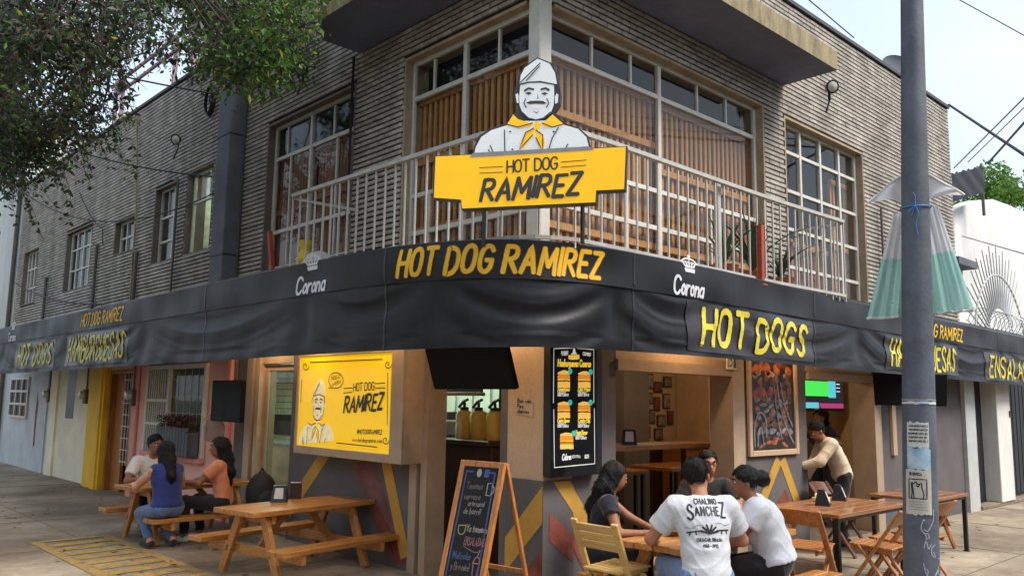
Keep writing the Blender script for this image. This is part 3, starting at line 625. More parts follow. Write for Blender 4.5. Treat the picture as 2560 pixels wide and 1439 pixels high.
# ------------------------------------------------------------------ rooms behind the shopfront
mat('room_wall', S(208, 186, 150), 0.8, var=0.05); mat('room_floor', S(96, 84, 74), 0.5); mat('room_ceiling', S(170, 155, 130), 0.9)
mat('tile', S(196, 214, 196), 0.3, var=0.04); mat('steel', S(170, 175, 175), 0.3, metal=0.8); mat('dark_brown', S(64, 34, 26), 0.5, var=0.15)
mat('white_lam', S(205, 222, 208), 0.4, var=0.04)
def rm(name, m, *b): return box(name, m, bld, *b)
rm('room_floor', 'room_floor', .26, 9.2, -.05, 5.4, .0, .006); rm('room_ceiling', 'room_ceiling', .26, 9.2, .21, 7.9, 2.55, 2.6)
pts = [(.86, .21), (.86, 1.3), (1.5, 1.3), (1.5, 2.0), (2.0, 2.0), (2.0, 2.6), (9.2, 2.6)]
for (a, b), (c, d) in zip(pts, pts[1:]):
    rm('room_wall', 'room_wall', min(a, c)-.02, max(a, c)+.02, min(b, d)-.018, max(b, d)+.022, .01, 2.54)
rm('room_wall', 'room_wall', 9.18, 9.22, .21, 2.57, .01, 2.54)
rm('room_wall', 'tile', 2.3, 2.34, 2.65, 5.5, .01, 2.54); rm('room_wall', 'white_lam', 1.72, 1.76, 5.5, 8.4, .01, 2.54); rm('room_wall', 'tile', .26, 2.3, 8.4, 8.44, .01, 2.54)
rm('dado', 'dark_brown', 2.03, 9.17, 2.56, 2.578, .0, 1.02)
# white wall tiles seen through the glass door
tl_ = rm('tiled_wall', 'mortar', 1.70, 1.718, 6.3, 8.2, 1.0, 2.2)
for i in range(8):
    for j in range(9):
        MB().box(1.69, 1.699, 6.32+j*.2+(i % 2)*.1, 6.51+j*.2+(i % 2)*.1, 1.32+i*.1, 1.412+i*.1, .003).build('tile', 'tile', tl_)
# kitchen counter with sauce dispensers, seen through the open door
kc = thing('service_counter', 'dark brown service counter standing inside the open doorway', 'counter', (.95, 1.75, 0))
MB().box(.72, 1.18, 1.33, 2.1, .006, 1.14, .01).build('body', 'dark_brown', kc); MB().box(.66, 1.24, 1.315, 2.14, 1.141, 1.2, .01).build('top', 'dark_brown', kc)
mat('mustard', S(206, 168, 78), 0.5, var=0.08); mat('clear_bottle', S(210, 196, 150), 0.35)
def dispenser(y, x, lab):
    t = thing('sauce_dispenser', lab, 'dispenser', (x, y, 1.2), group='sauce dispensers on the kitchen counter')
    MB().lathe((x, y, 1.2), [(.085, 0), (.09, .02), (.09, .24), (.07, .28), (.04, .29)], 16).build('jar', 'mustard', t, smooth=True)
    MB().lathe((x, y, 1.49), [(.045, 0), (.045, .03), (.015, .035), (.015, .08)], 12).build('cap', 'black_plastic', t, smooth=True)
    MB().tube([(x, y-.05, 1.6), (x, y+.02, 1.58), (x, y+.09, 1.52)], .016).build('pump', 'black_plastic', t, smooth=True)
dispenser(1.93, .86, 'mustard coloured pump jar at the open end of the row, beside the clear bottle'); dispenser(1.68, .84, 'middle one of the three mustard coloured pump jars on the counter'); dispenser(1.45, .86, 'mustard coloured pump jar nearest the door jamb on the counter')
cb_ = thing('squeeze_bottle', 'slim pale squeeze bottle standing before the pump jars', 'bottle', (.74, 1.86, 1.2))
MB().lathe((.74, 1.86, 1.2), [(.038, 0), (.04, .02), (.04, .14), (.015, .17)], 12).build('body', 'clear_bottle', cb_, smooth=True); MB().lathe((.74, 1.86, 1.371), [(.015, 0), (.006, .07)], 8).build('nozzle', 'white_paint', cb_, smooth=True)
mb_ = thing('hanging_menu_board', 'black menu board with orange lettering and timber edge inside the doorway', 'menu board', (1.0, 2.23, 1.64))
MB().box(1.0, 1.03, 1.83, 2.63, 1.68, 2.3).build('panel', 'black_plastic', mb_); MB().box(.995, 1.035, 1.8, 2.66, 1.64, 1.679, .004).build('edge', 'door_wood', mb_)
mat('orange_print', S(220, 130, 60), 0.6); mat('white_print', S(225, 222, 210), 0.6); mat('yellow_print', S(240, 196, 30), 0.55, var=0.05); mat('black_print', S(36, 33, 32), 0.6)
tb = MB()
for k, s_ in enumerate(('DIRECCION', 'TODO PARA LLEVAR')):
    p, w = lay(s_, .035, 1, 0, .25); ribbons(tb, p, .004, plane_fn((.999, 2.35, 1.79-.06*k), (0, -1, 0), (0, 0, 1)), .05, .002)
tb.build('lettering', 'orange_print', mb_)
# kitchen shelves and clutter
for z in (1.02, 1.32):
    sh = thing('steel_shelf', 'steel shelf with pans at the back of the kitchen, %s one' % ('lower' if z < 1.2 else 'upper'), 'shelf', (2.1, 3.9, z))
    MB().box(1.95, 2.28, 2.9, 5.0, z, z+.02).build('board', 'steel', sh)
    for k in range(7):
        y = 3.0+k*.3; r = .06+.03*(k % 3)
        MB().lathe((2.1, y, z+.02), [(r, 0), (r*1.05, .1), (r, .1)], 12).build('pan', 'steel' if k % 2 else 'black_metal', sh, smooth=True)
for i in range(5): rm('wall_pipe', 'steel', 2.27, 2.285, 3.1+i*.35, 3.115+i*.35, 1.3, 2.5)
# glass door set into the left side
gd = thing('glass_door', 'grey framed glass door standing beside the yellow lit sign', 'door', (.09, 4.42, .006))
for a, b, z0, z1 in ((4.04, 4.1, .01, 1.98), (4.75, 4.81, .01, 1.98), (4.1, 4.75, 1.91, 1.98), (4.1, 4.75, .01, .1)): MB().box(.06, .11, a, b, z0, z1, .006).build('frame', 'beige_metal', gd)
MB().box(.082, .09, 4.1, 4.75, .1, 1.91).build('pane', 'shop_glass', gd)
kb = thing('kitchen_bench', 'white kitchen bench with steel top behind the glass door', 'bench', (1.0, 6.6, 0))
MB().box(.8, 1.3, 5.0, 8.2, .006, .93).build('body', 'white_lam', kb); MB().box(.77, 1.33, 4.98, 8.22, .931, .97, .005).build('top', 'steel', kb)
hd = thing('extractor_hood', 'black extractor hood above the kitchen bench', 'hood', (1.35, 7.2, 1.85))
MB().prism([(6.6, 1.88), (7.5, 1.88), (7.3, 2.2), (6.8, 2.2)], (1.1, 0, 0), (0, 1, 0), (0, 0, 1), (1, 0, 0), .5).build('hood_body', 'black_metal', hd)
ky = emis('kitchen_tube', (0.8, 1.0, 0.82), 34)
for y, lab in ((3.6, 'lit greenish tube lamp on the kitchen ceiling beyond the open doorway'), (6.4, 'lit greenish tube lamp on the kitchen ceiling behind the glass door')):
    t = thing('kitchen_lamp', lab, 'lamp', (1.2, y, 2.5)); MB().box(1.1, 1.3, y-.6, y+.6, 2.52, 2.545).build('housing', 'white_paint', t); MB().tube([(1.2, y-.55, 2.5), (1.2, y+.55, 2.5)], .016).build('tube', 'kitchen_tube', t)
    l = bpy.data.lights.new('tube_glow', 'POINT'); l.energy = 22; l.color = (.82, 1.0, .85); l.shadow_soft_size = .3; o = bpy.data.objects.new('tube_glow', l); COL.objects.link(o); o.parent = t; o.location = (-.2, -.5, -.35)
# dining room: frames on the far wall, speaker, bar counter, inner tables, tv
rr = random.Random(11); fk = 0
mat('frame_dark', S(70, 44, 36), 0.5); mat('photo_a', S(150, 140, 130), 0.6, scale=30, var=0.4); mat('photo_b', S(150, 90, 84), 0.6, scale=30, var=0.4)
spots = [(4.62, 1.88), (4.85, 1.9), (5.05, 1.82), (5.28, 1.9), (4.6, 1.62), (4.82, 1.66), (5.02, 1.58), (5.25, 1.62), (4.66, 1.38), (4.9, 1.4), (5.12, 1.34), (5.34, 1.38), (4.78, 1.18), (5.05, 1.15)]
names = ['top row', 'second row', 'third row', 'lowest row']; nth = ['first', 'second', 'third', 'last']
for k, (x, z) in enumerate(spots):
    row = names[0 if k < 4 else 1 if k < 8 else 2 if k < 12 else 3]; w, h = rr.choice(((.07, .1), (.1, .08), (.08, .08), (.085, .11)))
    t = thing('picture_frame', 'small framed picture on the cream dining wall, %s of the %s' % (nth[k % 4] if k < 12 else ('first', 'last')[k-12], row), 'picture', (x, 2.56, z-h), group='framed pictures on the dining room wall')
    MB().box(x-w, x+w, 2.55, 2.577, z-h, z+h, .006).build('frame', 'frame_dark', t); MB().box(x-w+.018, x+w-.018, 2.546, 2.55, z-h+.018, z+h-.018).build('print', rr.choice(('photo_a', 'photo_b')), t)
rm('room_column', 'grey_wall', 3.95, 4.5, 2.3, 2.56, .01, 2.54); rm('room_column', 'beige', 5.5, 5.62, 2.0, 2.56, .01, 2.54)
sp_ = thing('wall_speaker', 'black loudspeaker high on the dining room wall', 'speaker', (5.85, 2.3, 1.5)); MB().box(5.72, 6.0, 2.2, 2.45, 1.55, 1.86, .02).build('cabinet', 'black_plastic', sp_); MB().bar((5.86, 2.45, 1.7), (5.86, 2.56, 1.7), .04, .04).build('bracket', 'black_metal', sp_)
cm = thing('coffee_machine', 'dark coffee machine standing behind the bar counter', 'coffee machine', (2.45, 1.75, 1.15))
MB().box(2.25, 2.65, 1.6, 1.9, 1.18, 1.5, .02).build('body', 'black_metal', cm); MB().box(2.3, 2.6, 1.62, 1.88, 1.501, 1.62, .02).build('top', 'steel', cm); MB().box(2.2, 2.75, 1.5, 1.95, .006, 1.17).build('stand', 'dark_brown', cm)
wood('bar_wood', S(176, 120, 70), S(120, 76, 42), 'x', 0.35, 0.3); wood('table_wood', S(176, 116, 66), S(122, 78, 44), 'x', 0.35, 0.35)
bc = thing('bar_table', 'long wooden high bar table just inside the wide opening', 'table', (2.1, .5, 0))
MB().box(.95, 3.05, .32, .72, 1.13, 1.18, .006).build('top', 'bar_wood', bc)
for x in (1.02, 2.98):
    for y in (.37, .67): MB().box(x-.02, x+.02, y-.02, y+.02, .006, 1.13).build('leg', 'black_metal', bc)
for k, (x, lab) in enumerate(((2.6, 'wooden inner table under the bar, nearer one'), (4.0, 'wooden inner table in the middle of the dining room'))):
    t = thing('dining_table', lab, 'table', (x, 1.5, 0))
    MB().box(x-.5, x+.45, 1.2, 1.85, .78, .83, .006).build('top', 'table_wood', t)
    for a in (-.44, .4):
        for b in (1.25, 1.8): MB().box(x+a-.02, x+a+.02, b-.02, b+.02, .006, .78).build('leg', 'black_metal', t)
cab = thing('wooden_cabinet', 'wooden cabinet against the dining room wall', 'cabinet', (5.6, 2.2, 0)); MB().box(5.1, 6.0, 2.1, 2.54, .01, 1.0, .01).build('body', 'table_wood', cab); MB().box(5.05, 6.05, 2.05, 2.55, 1.001, 1.05, .008).build('top', 'bar_wood', cab)
def napkin_box(name, x, y, z, rot, lab):
    t = thing(name, lab, 'napkin dispenser', (x, y, z), rotz=rot, group='black napkin dispensers')
    B = MB(); w, d, h = .075, .07, .15
    B.add([(-d, -w, 0), (d, -w, 0), (d, w, 0), (-d, w, 0), (-d*.55, -w*.8, h), (d*.2, -w*.8, h), (d*.2, w*.8, h), (-d*.55, w*.8, h)], [(0, 3, 2, 1), (4, 5, 6, 7), (0, 1, 5, 4), (1, 2, 6, 5), (2, 3, 7, 6), (3, 0, 4, 7)])
    B.build('body', 'black_plastic', t, local=True)
    n = Vector((h, 0, d*.8)).normalized(); f = lambda u, v: Vector((d, 0, 0))+Vector((-d*.8, 0, h))*v+Vector((0, w*u*(1-.2*v), 0))+n*.004
    MB().quad(f(-.6, .2), f(.6, .2), f(.6, .85), f(-.6, .85)).build('napkin', 'white_paint', t, local=True)
    return t
napkin_box('napkin_dispenser', 1.82, .5, 1.18, -2.4, 'black napkin dispenser on the bar table inside the opening')
# television inside the far doorway
tv = thing('television', 'lit television showing a green picture inside the far doorway', 'television', (8.0, 1.6, 1.6))
MB().box(7.25, 8.9, 1.6, 1.66, 1.5, 2.12, .01).build('casing', 'black_plastic', tv)
emis('tv_green', (0.05, 0.6, 0.08), .6); emis('tv_cyan', (0.1, 0.5, 0.6), .5); emis('tv_pink', (0.45, 0.05, 0.2), 0.4); emis('tv_dark', (0.01, 0.012, 0.02), 0.6); emis('tv_white', (.7, .75, .8), .7)
for m, a, b, z0, z1 in (('tv_green', 7.3, 8.35, 1.74, 1.98), ('tv_cyan', 8.35, 8.6, 1.72, 1.99), ('tv_dark', 8.6, 8.86, 1.72, 2.0), ('tv_cyan', 7.3, 7.48, 1.64, 1.74), ('tv_dark', 7.48, 8.86, 1.64, 1.72), ('tv_cyan', 7.3, 8.0, 1.55, 1.64), ('tv_pink', 8.04, 8.86, 1.55, 1.63), ('tv_white', 8.62, 8.75, 1.94, 1.95), ('tv_white', 8.62, 8.75, 1.88, 1.89), ('tv_white', 8.62, 8.75, 1.82, 1.83)):
    MB().box(a, b, 1.594 if m != 'tv_white' else 1.592, 1.599, z0, z1).build('screen', m, tv)
# warm lamps: the lit room and the bulbs under the awning
emis('warm_bulb', (1.0, 0.62, 0.25), 12)
def bulb_lamp(x, y, z, lab, watts):
    t = thing('ceiling_lamp', lab, 'lamp', (x, y, z), group='warm ceiling lamps')
    MB().lathe((x, y, z-.05), [(.05, .05), (.05, .03), (.02, .0)], 12).build('base', 'white_paint', t, smooth=True)
    MB().sphere((x, y, z-.1), .035, .035, .045).build('bulb', 'warm_bulb', t, smooth=True)
    l = bpy.data.lights.new('lamp_glow', 'POINT'); l.energy = watts*.6; l.color = (1.0, 0.66, 0.36); l.shadow_soft_size = .05
    o = bpy.data.objects.new('lamp_glow', l); COL.objects.link(o); o.parent = t; o.location = (0, 0, -.18)
bulb_lamp(3.2, 1.2, 2.5, 'warm lamp on the dining room ceiling above the inner tables', 26); bulb_lamp(6.6, 1.2, 2.5, 'warm lamp on the ceiling just inside the far doorway', 22)
for k, (x, y, lab) in enumerate(((-.42, 1.75, 'warm lamp under the awning between the yellow lit sign and the open doorway'), (-.42, 4.4, 'warm lamp under the awning above the glass door'), (-.42, 3.0, 'warm lamp under the awning over the yellow lit sign'),
        (-.3, .3, 'warm lamp under the awning at the corner pier'), (1.8, -.4, 'warm lamp under the awning before the wide opening'), (3.6, -.4, 'warm lamp under the awning over the framed poster'))):
    bulb_lamp(x, y, 2.625 if y < 3 else 2.5, lab, 14)

# ------------------------------------------------------------------ awning
mat('vinyl', S(27, 28, 32), 0.48, var=0.28, scale=1.3, bump=0.3, bscale=9, fine=0.18, spec=0.34, stretch=(1, 1, .55))
mat('vinyl_patch', S(46, 42, 46), 0.38, var=0.12, scale=3, fine=0.08)
mat('awning_gold', S(236, 184, 28), 0.55, var=0.06); mat('awning_shadow', S(120, 66, 20), 0.6); mat('banner_yellow', S(212, 196, 60), 0.5, var=0.08); mat('logo_white', S(215, 216, 220), 0.6)
def catmull(P, n):
    P = [np.array(p, float) for p in P]; Q = [2*P[0]-P[1]]+P+[2*P[-1]-P[-2]]; out = []
    for i in range(1, len(Q)-2):
        p0, p1, p2, p3 = Q[i-1:i+3]
        for k in range(n):
            t = k/n; out.append(.5*((2*p1)+(-p0+p2)*t+(2*p0-5*p1+4*p2-p3)*t*t+(-p0+3*p1-3*p2+p3)*t**3))
    out.append(P[-1]); return np.array(out)
APT = [(-1.139, 16.154), (-1.139, 8.224), (-1.139, 3.882), (-1.139, 1.994), (-1.111, 0.965), (-0.95, 0.153), (-0.601, -0.394), (-0.129, -0.611), (0.39, -0.678), (1.712, -0.687), (5.299, -0.555), (8.226, -0.517), (12.474, -0.479)]
AC = catmull(APT, 16); AL = np.concatenate([[0], np.cumsum(np.linalg.norm(np.diff(AC, axis=0), axis=1))]); AS = float(AL[-1])
def aplan(s):
    x = np.interp(s, AL, AC[:, 0]); y = np.interp(s, AL, AC[:, 1]); e = .06
    d = Vector((float(np.interp(s+e, AL, AC[:, 0])-np.interp(s-e, AL, AC[:, 0])), float(np.interp(s+e, AL, AC[:, 1])-np.interp(s-e, AL, AC[:, 1])), 0)).normalized()
    return Vector((float(x), float(y), 0)), Vector((d.y, -d.x, 0))     # point, outward normal
def abot(s): return float(np.interp(s, [0.0, 3.78, 12.27, 15.58, 16.99, 18.88, 23.6, 29.83], [1.949, 1.94, 1.963, 1.973, 1.996, 2.006, 1.996, 1.968]))
SEAM = 2.502; ATOP = 2.789; SQ = .944
anch = [a*SQ for a in (0.4, 3.4, 7.6, 11.0, 15.2, 17.0, 18.6, 20.2, 23.4, 26.0, 29.0, 31.4)]
arr = random.Random(4); fold = [(arr.uniform(.6, 1.0), arr.uniform(0, 6), arr.uniform(2.0, 2.8)) for _ in anch]
def awave(s, w):
    """outward bulge of the hanging cloth; w 0 at the seam, 1 at the hem"""
    i = max(0, min(len(anch)-2, int(np.searchsorted(anch, s))-1)); a, b = anch[i], anch[i+1]; t = (2*s-a-b)/(b-a)
    am, ph, fr = fold[i]; env = max(0, 1-abs(t)**3)*math.sin(min(1, w*1.25)*PI)**.7 if w < .8 else max(0, 1-abs(t)**3)*max(0, (1-w)/.2)*.85
    q = w+.62*t*t
    d = .017*am*env*math.sin(fr*PI*q*1.35+ph)+.016*am*env*((1-abs(math.sin(fr*1.3*PI*q+ph*1.7)))**3-.3)
    d += .010*math.sin(s*4.1+w*1.2)*w*w+.004*math.sin(s*11+w*5)*w
    d -= .05*math.exp(-((abs(t)-1)/.10)**2)*math.sin(PI*min(1, w*1.1+.02))*.5   # pinched where it is tied
    return d
def AW(s, z, off=0.0):
    p, n = aplan(s)
    if z >= SEAM: d = .012*math.sin(s*2.1)*math.sin((z-SEAM)/(ATOP-SEAM)*PI)+.004*math.sin(s*9)
    else:
        w = (SEAM-z)/(SEAM-abot(s)); d = awave(s, min(1, max(0, w)))-.012
    return Vector((p.x+n.x*(d+off), p.y+n.y*(d+off), z))
aw = thing('black_awning', 'long black vinyl awning with yellow lettering wrapping round the corner shopfront', 'awning', (0, 0, 0))
NS = 620
ss = [AS*i/NS for i in range(NS+1)]
B = MB(); B.grid(lambda u, v: AW(u*AS, ATOP-(ATOP-SEAM)*v), NS, 5); B.build('fascia', 'vinyl', aw, smooth='all')
B = MB(); B.grid(lambda u, v: AW(u*AS, SEAM-(SEAM-abot(u*AS))*v-1e-5), NS, 26); B.build('valance', 'vinyl', aw, smooth='all')
def atop(u, v):
    p, n = aplan(u*AS); f = AW(u*AS, ATOP)
    back = Vector((.0-.005, max(f.y, .0), 3.0)) if u*AS < 16.3 else Vector((max(f.x, .0), -.005, 2.98))
    if 15.9 < u*AS < 16.7: back = Vector((-.04, -.04, 2.99))
    return f.lerp(back, v)+Vector((0, 0, .01*math.sin(v*PI)))
# fabric top beyond the balcony, left and right
s3 = float(np.interp(-3.0, -AC[:, 1], AL)) 
B = MB(); B.grid(lambda u, v: atop(u*s3/AS, v), 120, 3); B.build('top_cloth', 'vinyl', aw, smooth='all')
s4 = 20.6
B = MB(); B.grid(lambda u, v: atop((s4+.25+u*(AS-s4-.25))/AS, v), 100, 3); B.build('top_cloth', 'vinyl', aw, smooth='all')
B = MB(); B.tube([AW(s, ATOP+.002, -.02) for s in ss[::4]], .014, 6); B.build('top_pipe', 'black_metal', aw, smooth=True)
B = MB(); B.tube([AW(s, SEAM, -.03) for s in ss[::4]], .012, 6); B.build('seam_pipe', 'black_metal', aw, smooth=True)
def sfn(s0, z0): return lambda u, v, d=0.0: AW(s0+u, z0+v, d)
def awrite(name, m, text, s0, s1, z0, z1, hw, slant=.12, parent=None, shadow=None, jit=.03, brush=1.0, gap=.2, off=.004, skew=0.0):
    h = z1-z0; p, w = lay(text, h, 1.0, slant, gap, jit, 5); k = (s1-s0)/w
    p = [[(x*k, y+skew*x*k) for x, y in q] for q in p]
    if shadow: ribbons(MB(), p, hw*1.35, sfn(s0, z0), .03, off-.0015, 0).build(name+'_outline', shadow, parent)
    return ribbons(MB(), p, hw, sfn(s0, z0), .03, off, brush).build(name, m, parent)
awrite('lettering', 'awning_gold', 'HOT DOG RAMIREZ', 15.65, 17.37, 2.549, 2.747, .0175, .28, aw, 'awning_shadow', gap=.3)
awrite('lettering', 'awning_gold', 'HOT DOG RAMIREZ', 7.85, 9.63, 2.563, 2.733, .0135, .28, aw, 'awning_shadow', gap=.3)
awrite('lettering', 'awning_gold', 'HOT DOG RAMIREZ', 23.6, 25.58, 2.544, 2.714, .0135, .28, aw, gap=.3)
for s_ in (2.2, 5.1, 8.9, 12.2, 15.5, 17.75, 20.9, 24.0, 27.2):     # welded seams in the cloth
    MB().grid(lambda u, v: AW(s_+.022*u, ATOP-.005-(ATOP-.01-abot(s_))*v, .0035), 1, 30).build('cloth_seam', 'vinyl_patch', aw, smooth='all')
# brewery mark: gothic word under a crown
def brewery(s0, s1, z0):
    w = s1-s0; f = sfn(s0, z0); B = MB()
    p, ww = lay('Corona', .15, .95, .1, .16); k = w/ww; p = [[(x*k, y) for x, y in q] for q in p]
    ribbons(B, p, .013, f, .03, .004, .4); B.build('brewery_word', 'logo_white', aw); B = MB()
    cx = w*.54; cw = w*.3
    blob(B, [(cx-cw*.55, .2), (cx+cw*.55, .2), (cx+cw*.62, .235), (cx-cw*.62, .235)], f, .004)
    for a in (-.8, -.4, 0, .4, .8): blob(B, [(cx+cw*(a*.5-.13), .242), (cx+cw*(a*.5+.13), .242), (cx+cw*(a+.02), .29), (cx+cw*a, .312-.02*abs(a)), (cx+cw*(a-.1), .29)], f, .0042)
    ribbons(B, [chaikin([(cx-cw*.95, .285), (cx-cw*.6, .315), (cx, .325), (cx+cw*.6, .315), (cx+cw*.95, .285)]), [(cx, .32), (cx, .355)], [(cx-.018, .342), (cx+.018, .342)]], .007, f, .03, .0046)
    B.build('brewery_mark', 'logo_white', aw)
brewery(14.19, 14.68, 2.52); brewery(18.26, 18.7, 2.52); brewery(3.63, 4.11, 2.525)
# stuck-on banners
def banner(lab, text, s0, s1, z0, z1, hw, t0, t1, zz0, zz1, slant=.22):
    t = thing('vinyl_banner', lab, 'banner', tuple(AW((s0+s1)/2, z0)))
    MB().grid(lambda u, v: AW(s0+(s1-s0)*u, z0+(z1-z0)*v, .006+.004*math.sin(u*9+v*3)), 50, 10).build('sheet', 'vinyl_patch', t, smooth='all')
    awrite('lettering', 'banner_yellow', text, t0, t1, zz0, zz1, hw, slant, t, None, .05, 1.0, .3, .014)
    return t
banner('HOT DOGS banner in yellow brush letters right of the second crown mark', 'HOT DOGS', 18.46, 20.86, 2.044, 2.478, 0.028, 18.67, 20.63, 2.11, 2.412)
banner('HAMBURGUESAS banner in yellow letters at the tree shaded end of the awning', 'HAMBURGUESAS', 7.17, 9.86, 2.006, 2.459, 0.022, 7.34, 9.72, 2.072, 2.402)
banner('small HOT DOGS banner at the far tree shaded end of the awning', 'HOT DOGS', 4.15, 6.61, 2.006, 2.45, 0.024, 4.34, 6.42, 2.072, 2.384)
banner('HAMBURGUESAS banner half hidden behind the grey lamp post', 'HAMBURGUESAS', 22.84, 25.39, 2.044, 2.468, 0.022, 22.99, 25.2, 2.1, 2.412)
banner('ENSALADAS banner cut by the edge of the picture', 'ENSALADAS', 26.53, 29.45, 2.025, 2.45, 0.023, 26.72, 29.26, 2.072, 2.374)

# ------------------------------------------------------------------ balcony railing and what stands on the balcony
mat('rail_white', S(186, 184, 178), 0.45, var=0.08, bump=0.1, bscale=60, fine=0.12)
rl = thing('balcony_railing', 'white painted steel balcony railing running round the upper corner', 'railing', (0, 0, 2.76))
RPTS = [(-.69, 2.95), (-.65, .3), (-.62, -.1), (-.52, -.38), (-.3, -.54), (.1, -.6), (2.6, -.57), (4.33, -.61)]
rc = catmull(RPTS, 10); rL = np.concatenate([[0], np.cumsum(np.linalg.norm(np.diff(rc, axis=0), axis=1))])
rp_ = lambda s: (float(np.interp(s, rL, rc[:, 0])), float(np.interp(s, rL, rc[:, 1])))
def railbar(z, w, h, name):
    B = MB(); q = [rp_(rL[-1]*i/70) for i in range(71)]
    for (a, b), (c, d) in zip(q, q[1:]): B.bar((a, b, z), (c, d, z), w, h)
    B.build(name, 'rail_white', rl)
railbar(3.69, .045, .035, 'top_rail'); railbar(2.83, .03, .03, 'bottom_rail')
nb = int(rL[-1]/.148); bal = None
for i in range(nb+1):
    x, y = rp_(i*rL[-1]/nb)
    if bal is None: o = MB().box(-.0075, .0075, -.0075, .0075, 2.76, 3.675).build('baluster', 'rail_white', rl, local=True); bal = o; o.location = (x, y, -2.76)
    else: o = bpy.data.objects.new('baluster', bal.data); COL.objects.link(o); o.parent = rl; o.location = (x+brr.uniform(-.004, .004), y, -2.76)
B = MB(); B.bar((-.69, 2.95, 3.66), (.0, 2.78, 3.62), .02, .03); B.build('return_bar', 'rail_white', rl)
for i in range(3): MB().box(-.55+i*.17, -.535+i*.17, 2.9-i*.04, 2.915-i*.04, 2.76, 3.64).build('baluster', 'rail_white', rl)
B = MB(); B.bar((4.33, -.61, 3.67), (4.36, .0, 3.67), .02, .03); B.build('return_bar', 'rail_white', rl)
for i in range(5): MB().box(4.33, 4.345, -.5+i*.11, -.485+i*.11, 2.76, 3.65).build('baluster', 'rail_white', rl)
MB().box(1.9, 1.96, -.52, -.48, 2.76, 3.7).build('post', 'rail_white', rl)
# red oxide posts
mat('red_oxide', S(176, 70, 44), 0.6, var=0.12)
for p0, p1, lab in (((2.49, -.62, 2.76), (2.5, -.62, 3.36), 'red oxide steel post among the balcony balusters by the plants'), ((-.1, 4.47, 3.0), (-.1, 4.62, 3.63), 'red oxide steel post leaning against the big window beside the pillar')):
    t = thing('red_post', lab, 'post', p0); MB().bar(p0, p1, .05, .05, (0, 1, 0)).build('tube', 'red_oxide', t); MB().obox(p0, (1, 0, 0), (0, 1, 0), (0, 0, 1), .045, .045, .006).build('foot_plate', 'red_oxide', t)
# balcony plants
mat('plant_leaf', S(74, 96, 62), 0.6, var=0.25, scale=10); mat('terracotta', S(150, 84, 58), 0.85, var=0.12); mat('flower', S(236, 200, 30), 0.6)
def spiky_plant(x, y, n, h, lab, seed, flowers=0):
    r = random.Random(seed); t = thing('potted_plant', lab, 'plant', (x, y, 2.76))
    MB().lathe((x, y, 2.76), [(.1, 0), (.14, .18), (.15, .2), (.13, .2)], 14).build('pot', 'terracotta', t, smooth=True)
    for i in range(n):
        a = r.uniform(0, 2*PI); l = h*r.uniform(.6, 1.1); w = r.uniform(.012, .022); out = r.uniform(.15, .9)
        q = [Vector((x, y, 2.94))+Vector((math.cos(a), math.sin(a), 0))*l*out*t_*(.4+.6*t_)+Vector((0, 0, l*(t_-.45*out*t_*t_))) for t_ in (0, .25, .5, .75, 1)]
        sd = Vector((-math.sin(a), math.cos(a), 0)); B = MB(); vs = []
        for k, p in enumerate(q): ww = w*(1, 1.1, .9, .6, .1)[k]; vs += [p+sd*ww, p-sd*ww+Vector((0, 0, .004))]
        B.add(vs, [(2*k, 2*k+1, 2*k+3, 2*k+2) for k in range(4)]); B.build('leaf', 'plant_leaf', t, smooth='all')
    for i in range(flowers):
        p = Vector((x+r.uniform(-.1, .1), y+r.uniform(-.05, .05), 3.5+.45*i)); MB().tube([(x, y, 2.94), (x*.5+p.x*.5, y, 3.3), p], .006, 5).build('stem', 'plant_leaf', t)
        MB().lathe(p, [(.01, 0), (.04, .04), (.05, .1), (.02, .11)], 7).build('flower_head', 'flower', t, smooth=True)
spiky_plant(2.3, -.32, 34, .6, 'spiky green potted plant behind the balusters left of the red post', 1)
spiky_plant(2.85, -.32, 42, .7, 'large spiky potted plant behind the balusters right of the red post', 2)
spiky_plant(3.45, -.3, 26, .5, 'sprawling potted plant with bare twigs near the balcony end', 3)
spiky_plant(4.75, .9, 14, .5, 'tall yellow flowers standing inside the open balcony door', 4, 2)
mat('sack', S(205, 205, 200), 0.6, var=0.12, scale=8); mat('sack_yellow', S(226, 190, 40), 0.6)
t = thing('plastic_sack', 'white and yellow plastic sack slumped behind the end of the railing', 'sack', (-.5, 2.85, 2.76))
MB().sphere((-.5, 2.72, 2.93), .14, .24, .17, 14, 10).build('bag', 'sack', t, smooth=True); MB().lathe((-.52, 2.95, 2.93), [(.05, 0), (.1, .1), (.05, .2), (.08, .3), (.02, .31)], 10).build('neck', 'sack_yellow', t, smooth=True)
# flood lights, cables, pipes
mat('lamp_glass', S(190, 192, 180), 0.2, var=0.05)
def flood(p, aim, lab):
    t = thing('flood_light', lab, 'flood light', tuple(p), group='round flood lights on the upper walls'); p = Vector(p); a = Vector(aim).normalized(); q_ = .75
    MB().lathe(p, [(.04, -.09), (.056, -.06), (.075, .0), (.083, .02), (.075, .022)], 16, a).build('housing', 'black_metal', t, smooth=True); MB().lathe(p, [(.07, .018), (.045, .03), (.0, .035)], 16, a, False).build('lens', 'lamp_glass', t, smooth=True)
    MB().bar(p-a*.06, p-a*.06+Vector((0, 0, -.16)), .03, .02).build('bracket', 'black_metal', t); MB().tube([p-a*.06+Vector((0, 0, -.16)), p+Vector((.0, .08, -.3))], .012).build('arm', 'black_metal', t)
flood((-.18, 3.87, 5.5), (-.7, -.6, -.3), 'round flood light on the wall under the roof slab beside the leaves'); flood((-.18, 7.7, 5.48), (-.7, -.6, -.3), 'round flood light on the brick wall left of the dark pillar'); flood((4.42, -.5, 5.36), (-.5, -.75, -.25), 'round flood light under the free end of the roof slab')

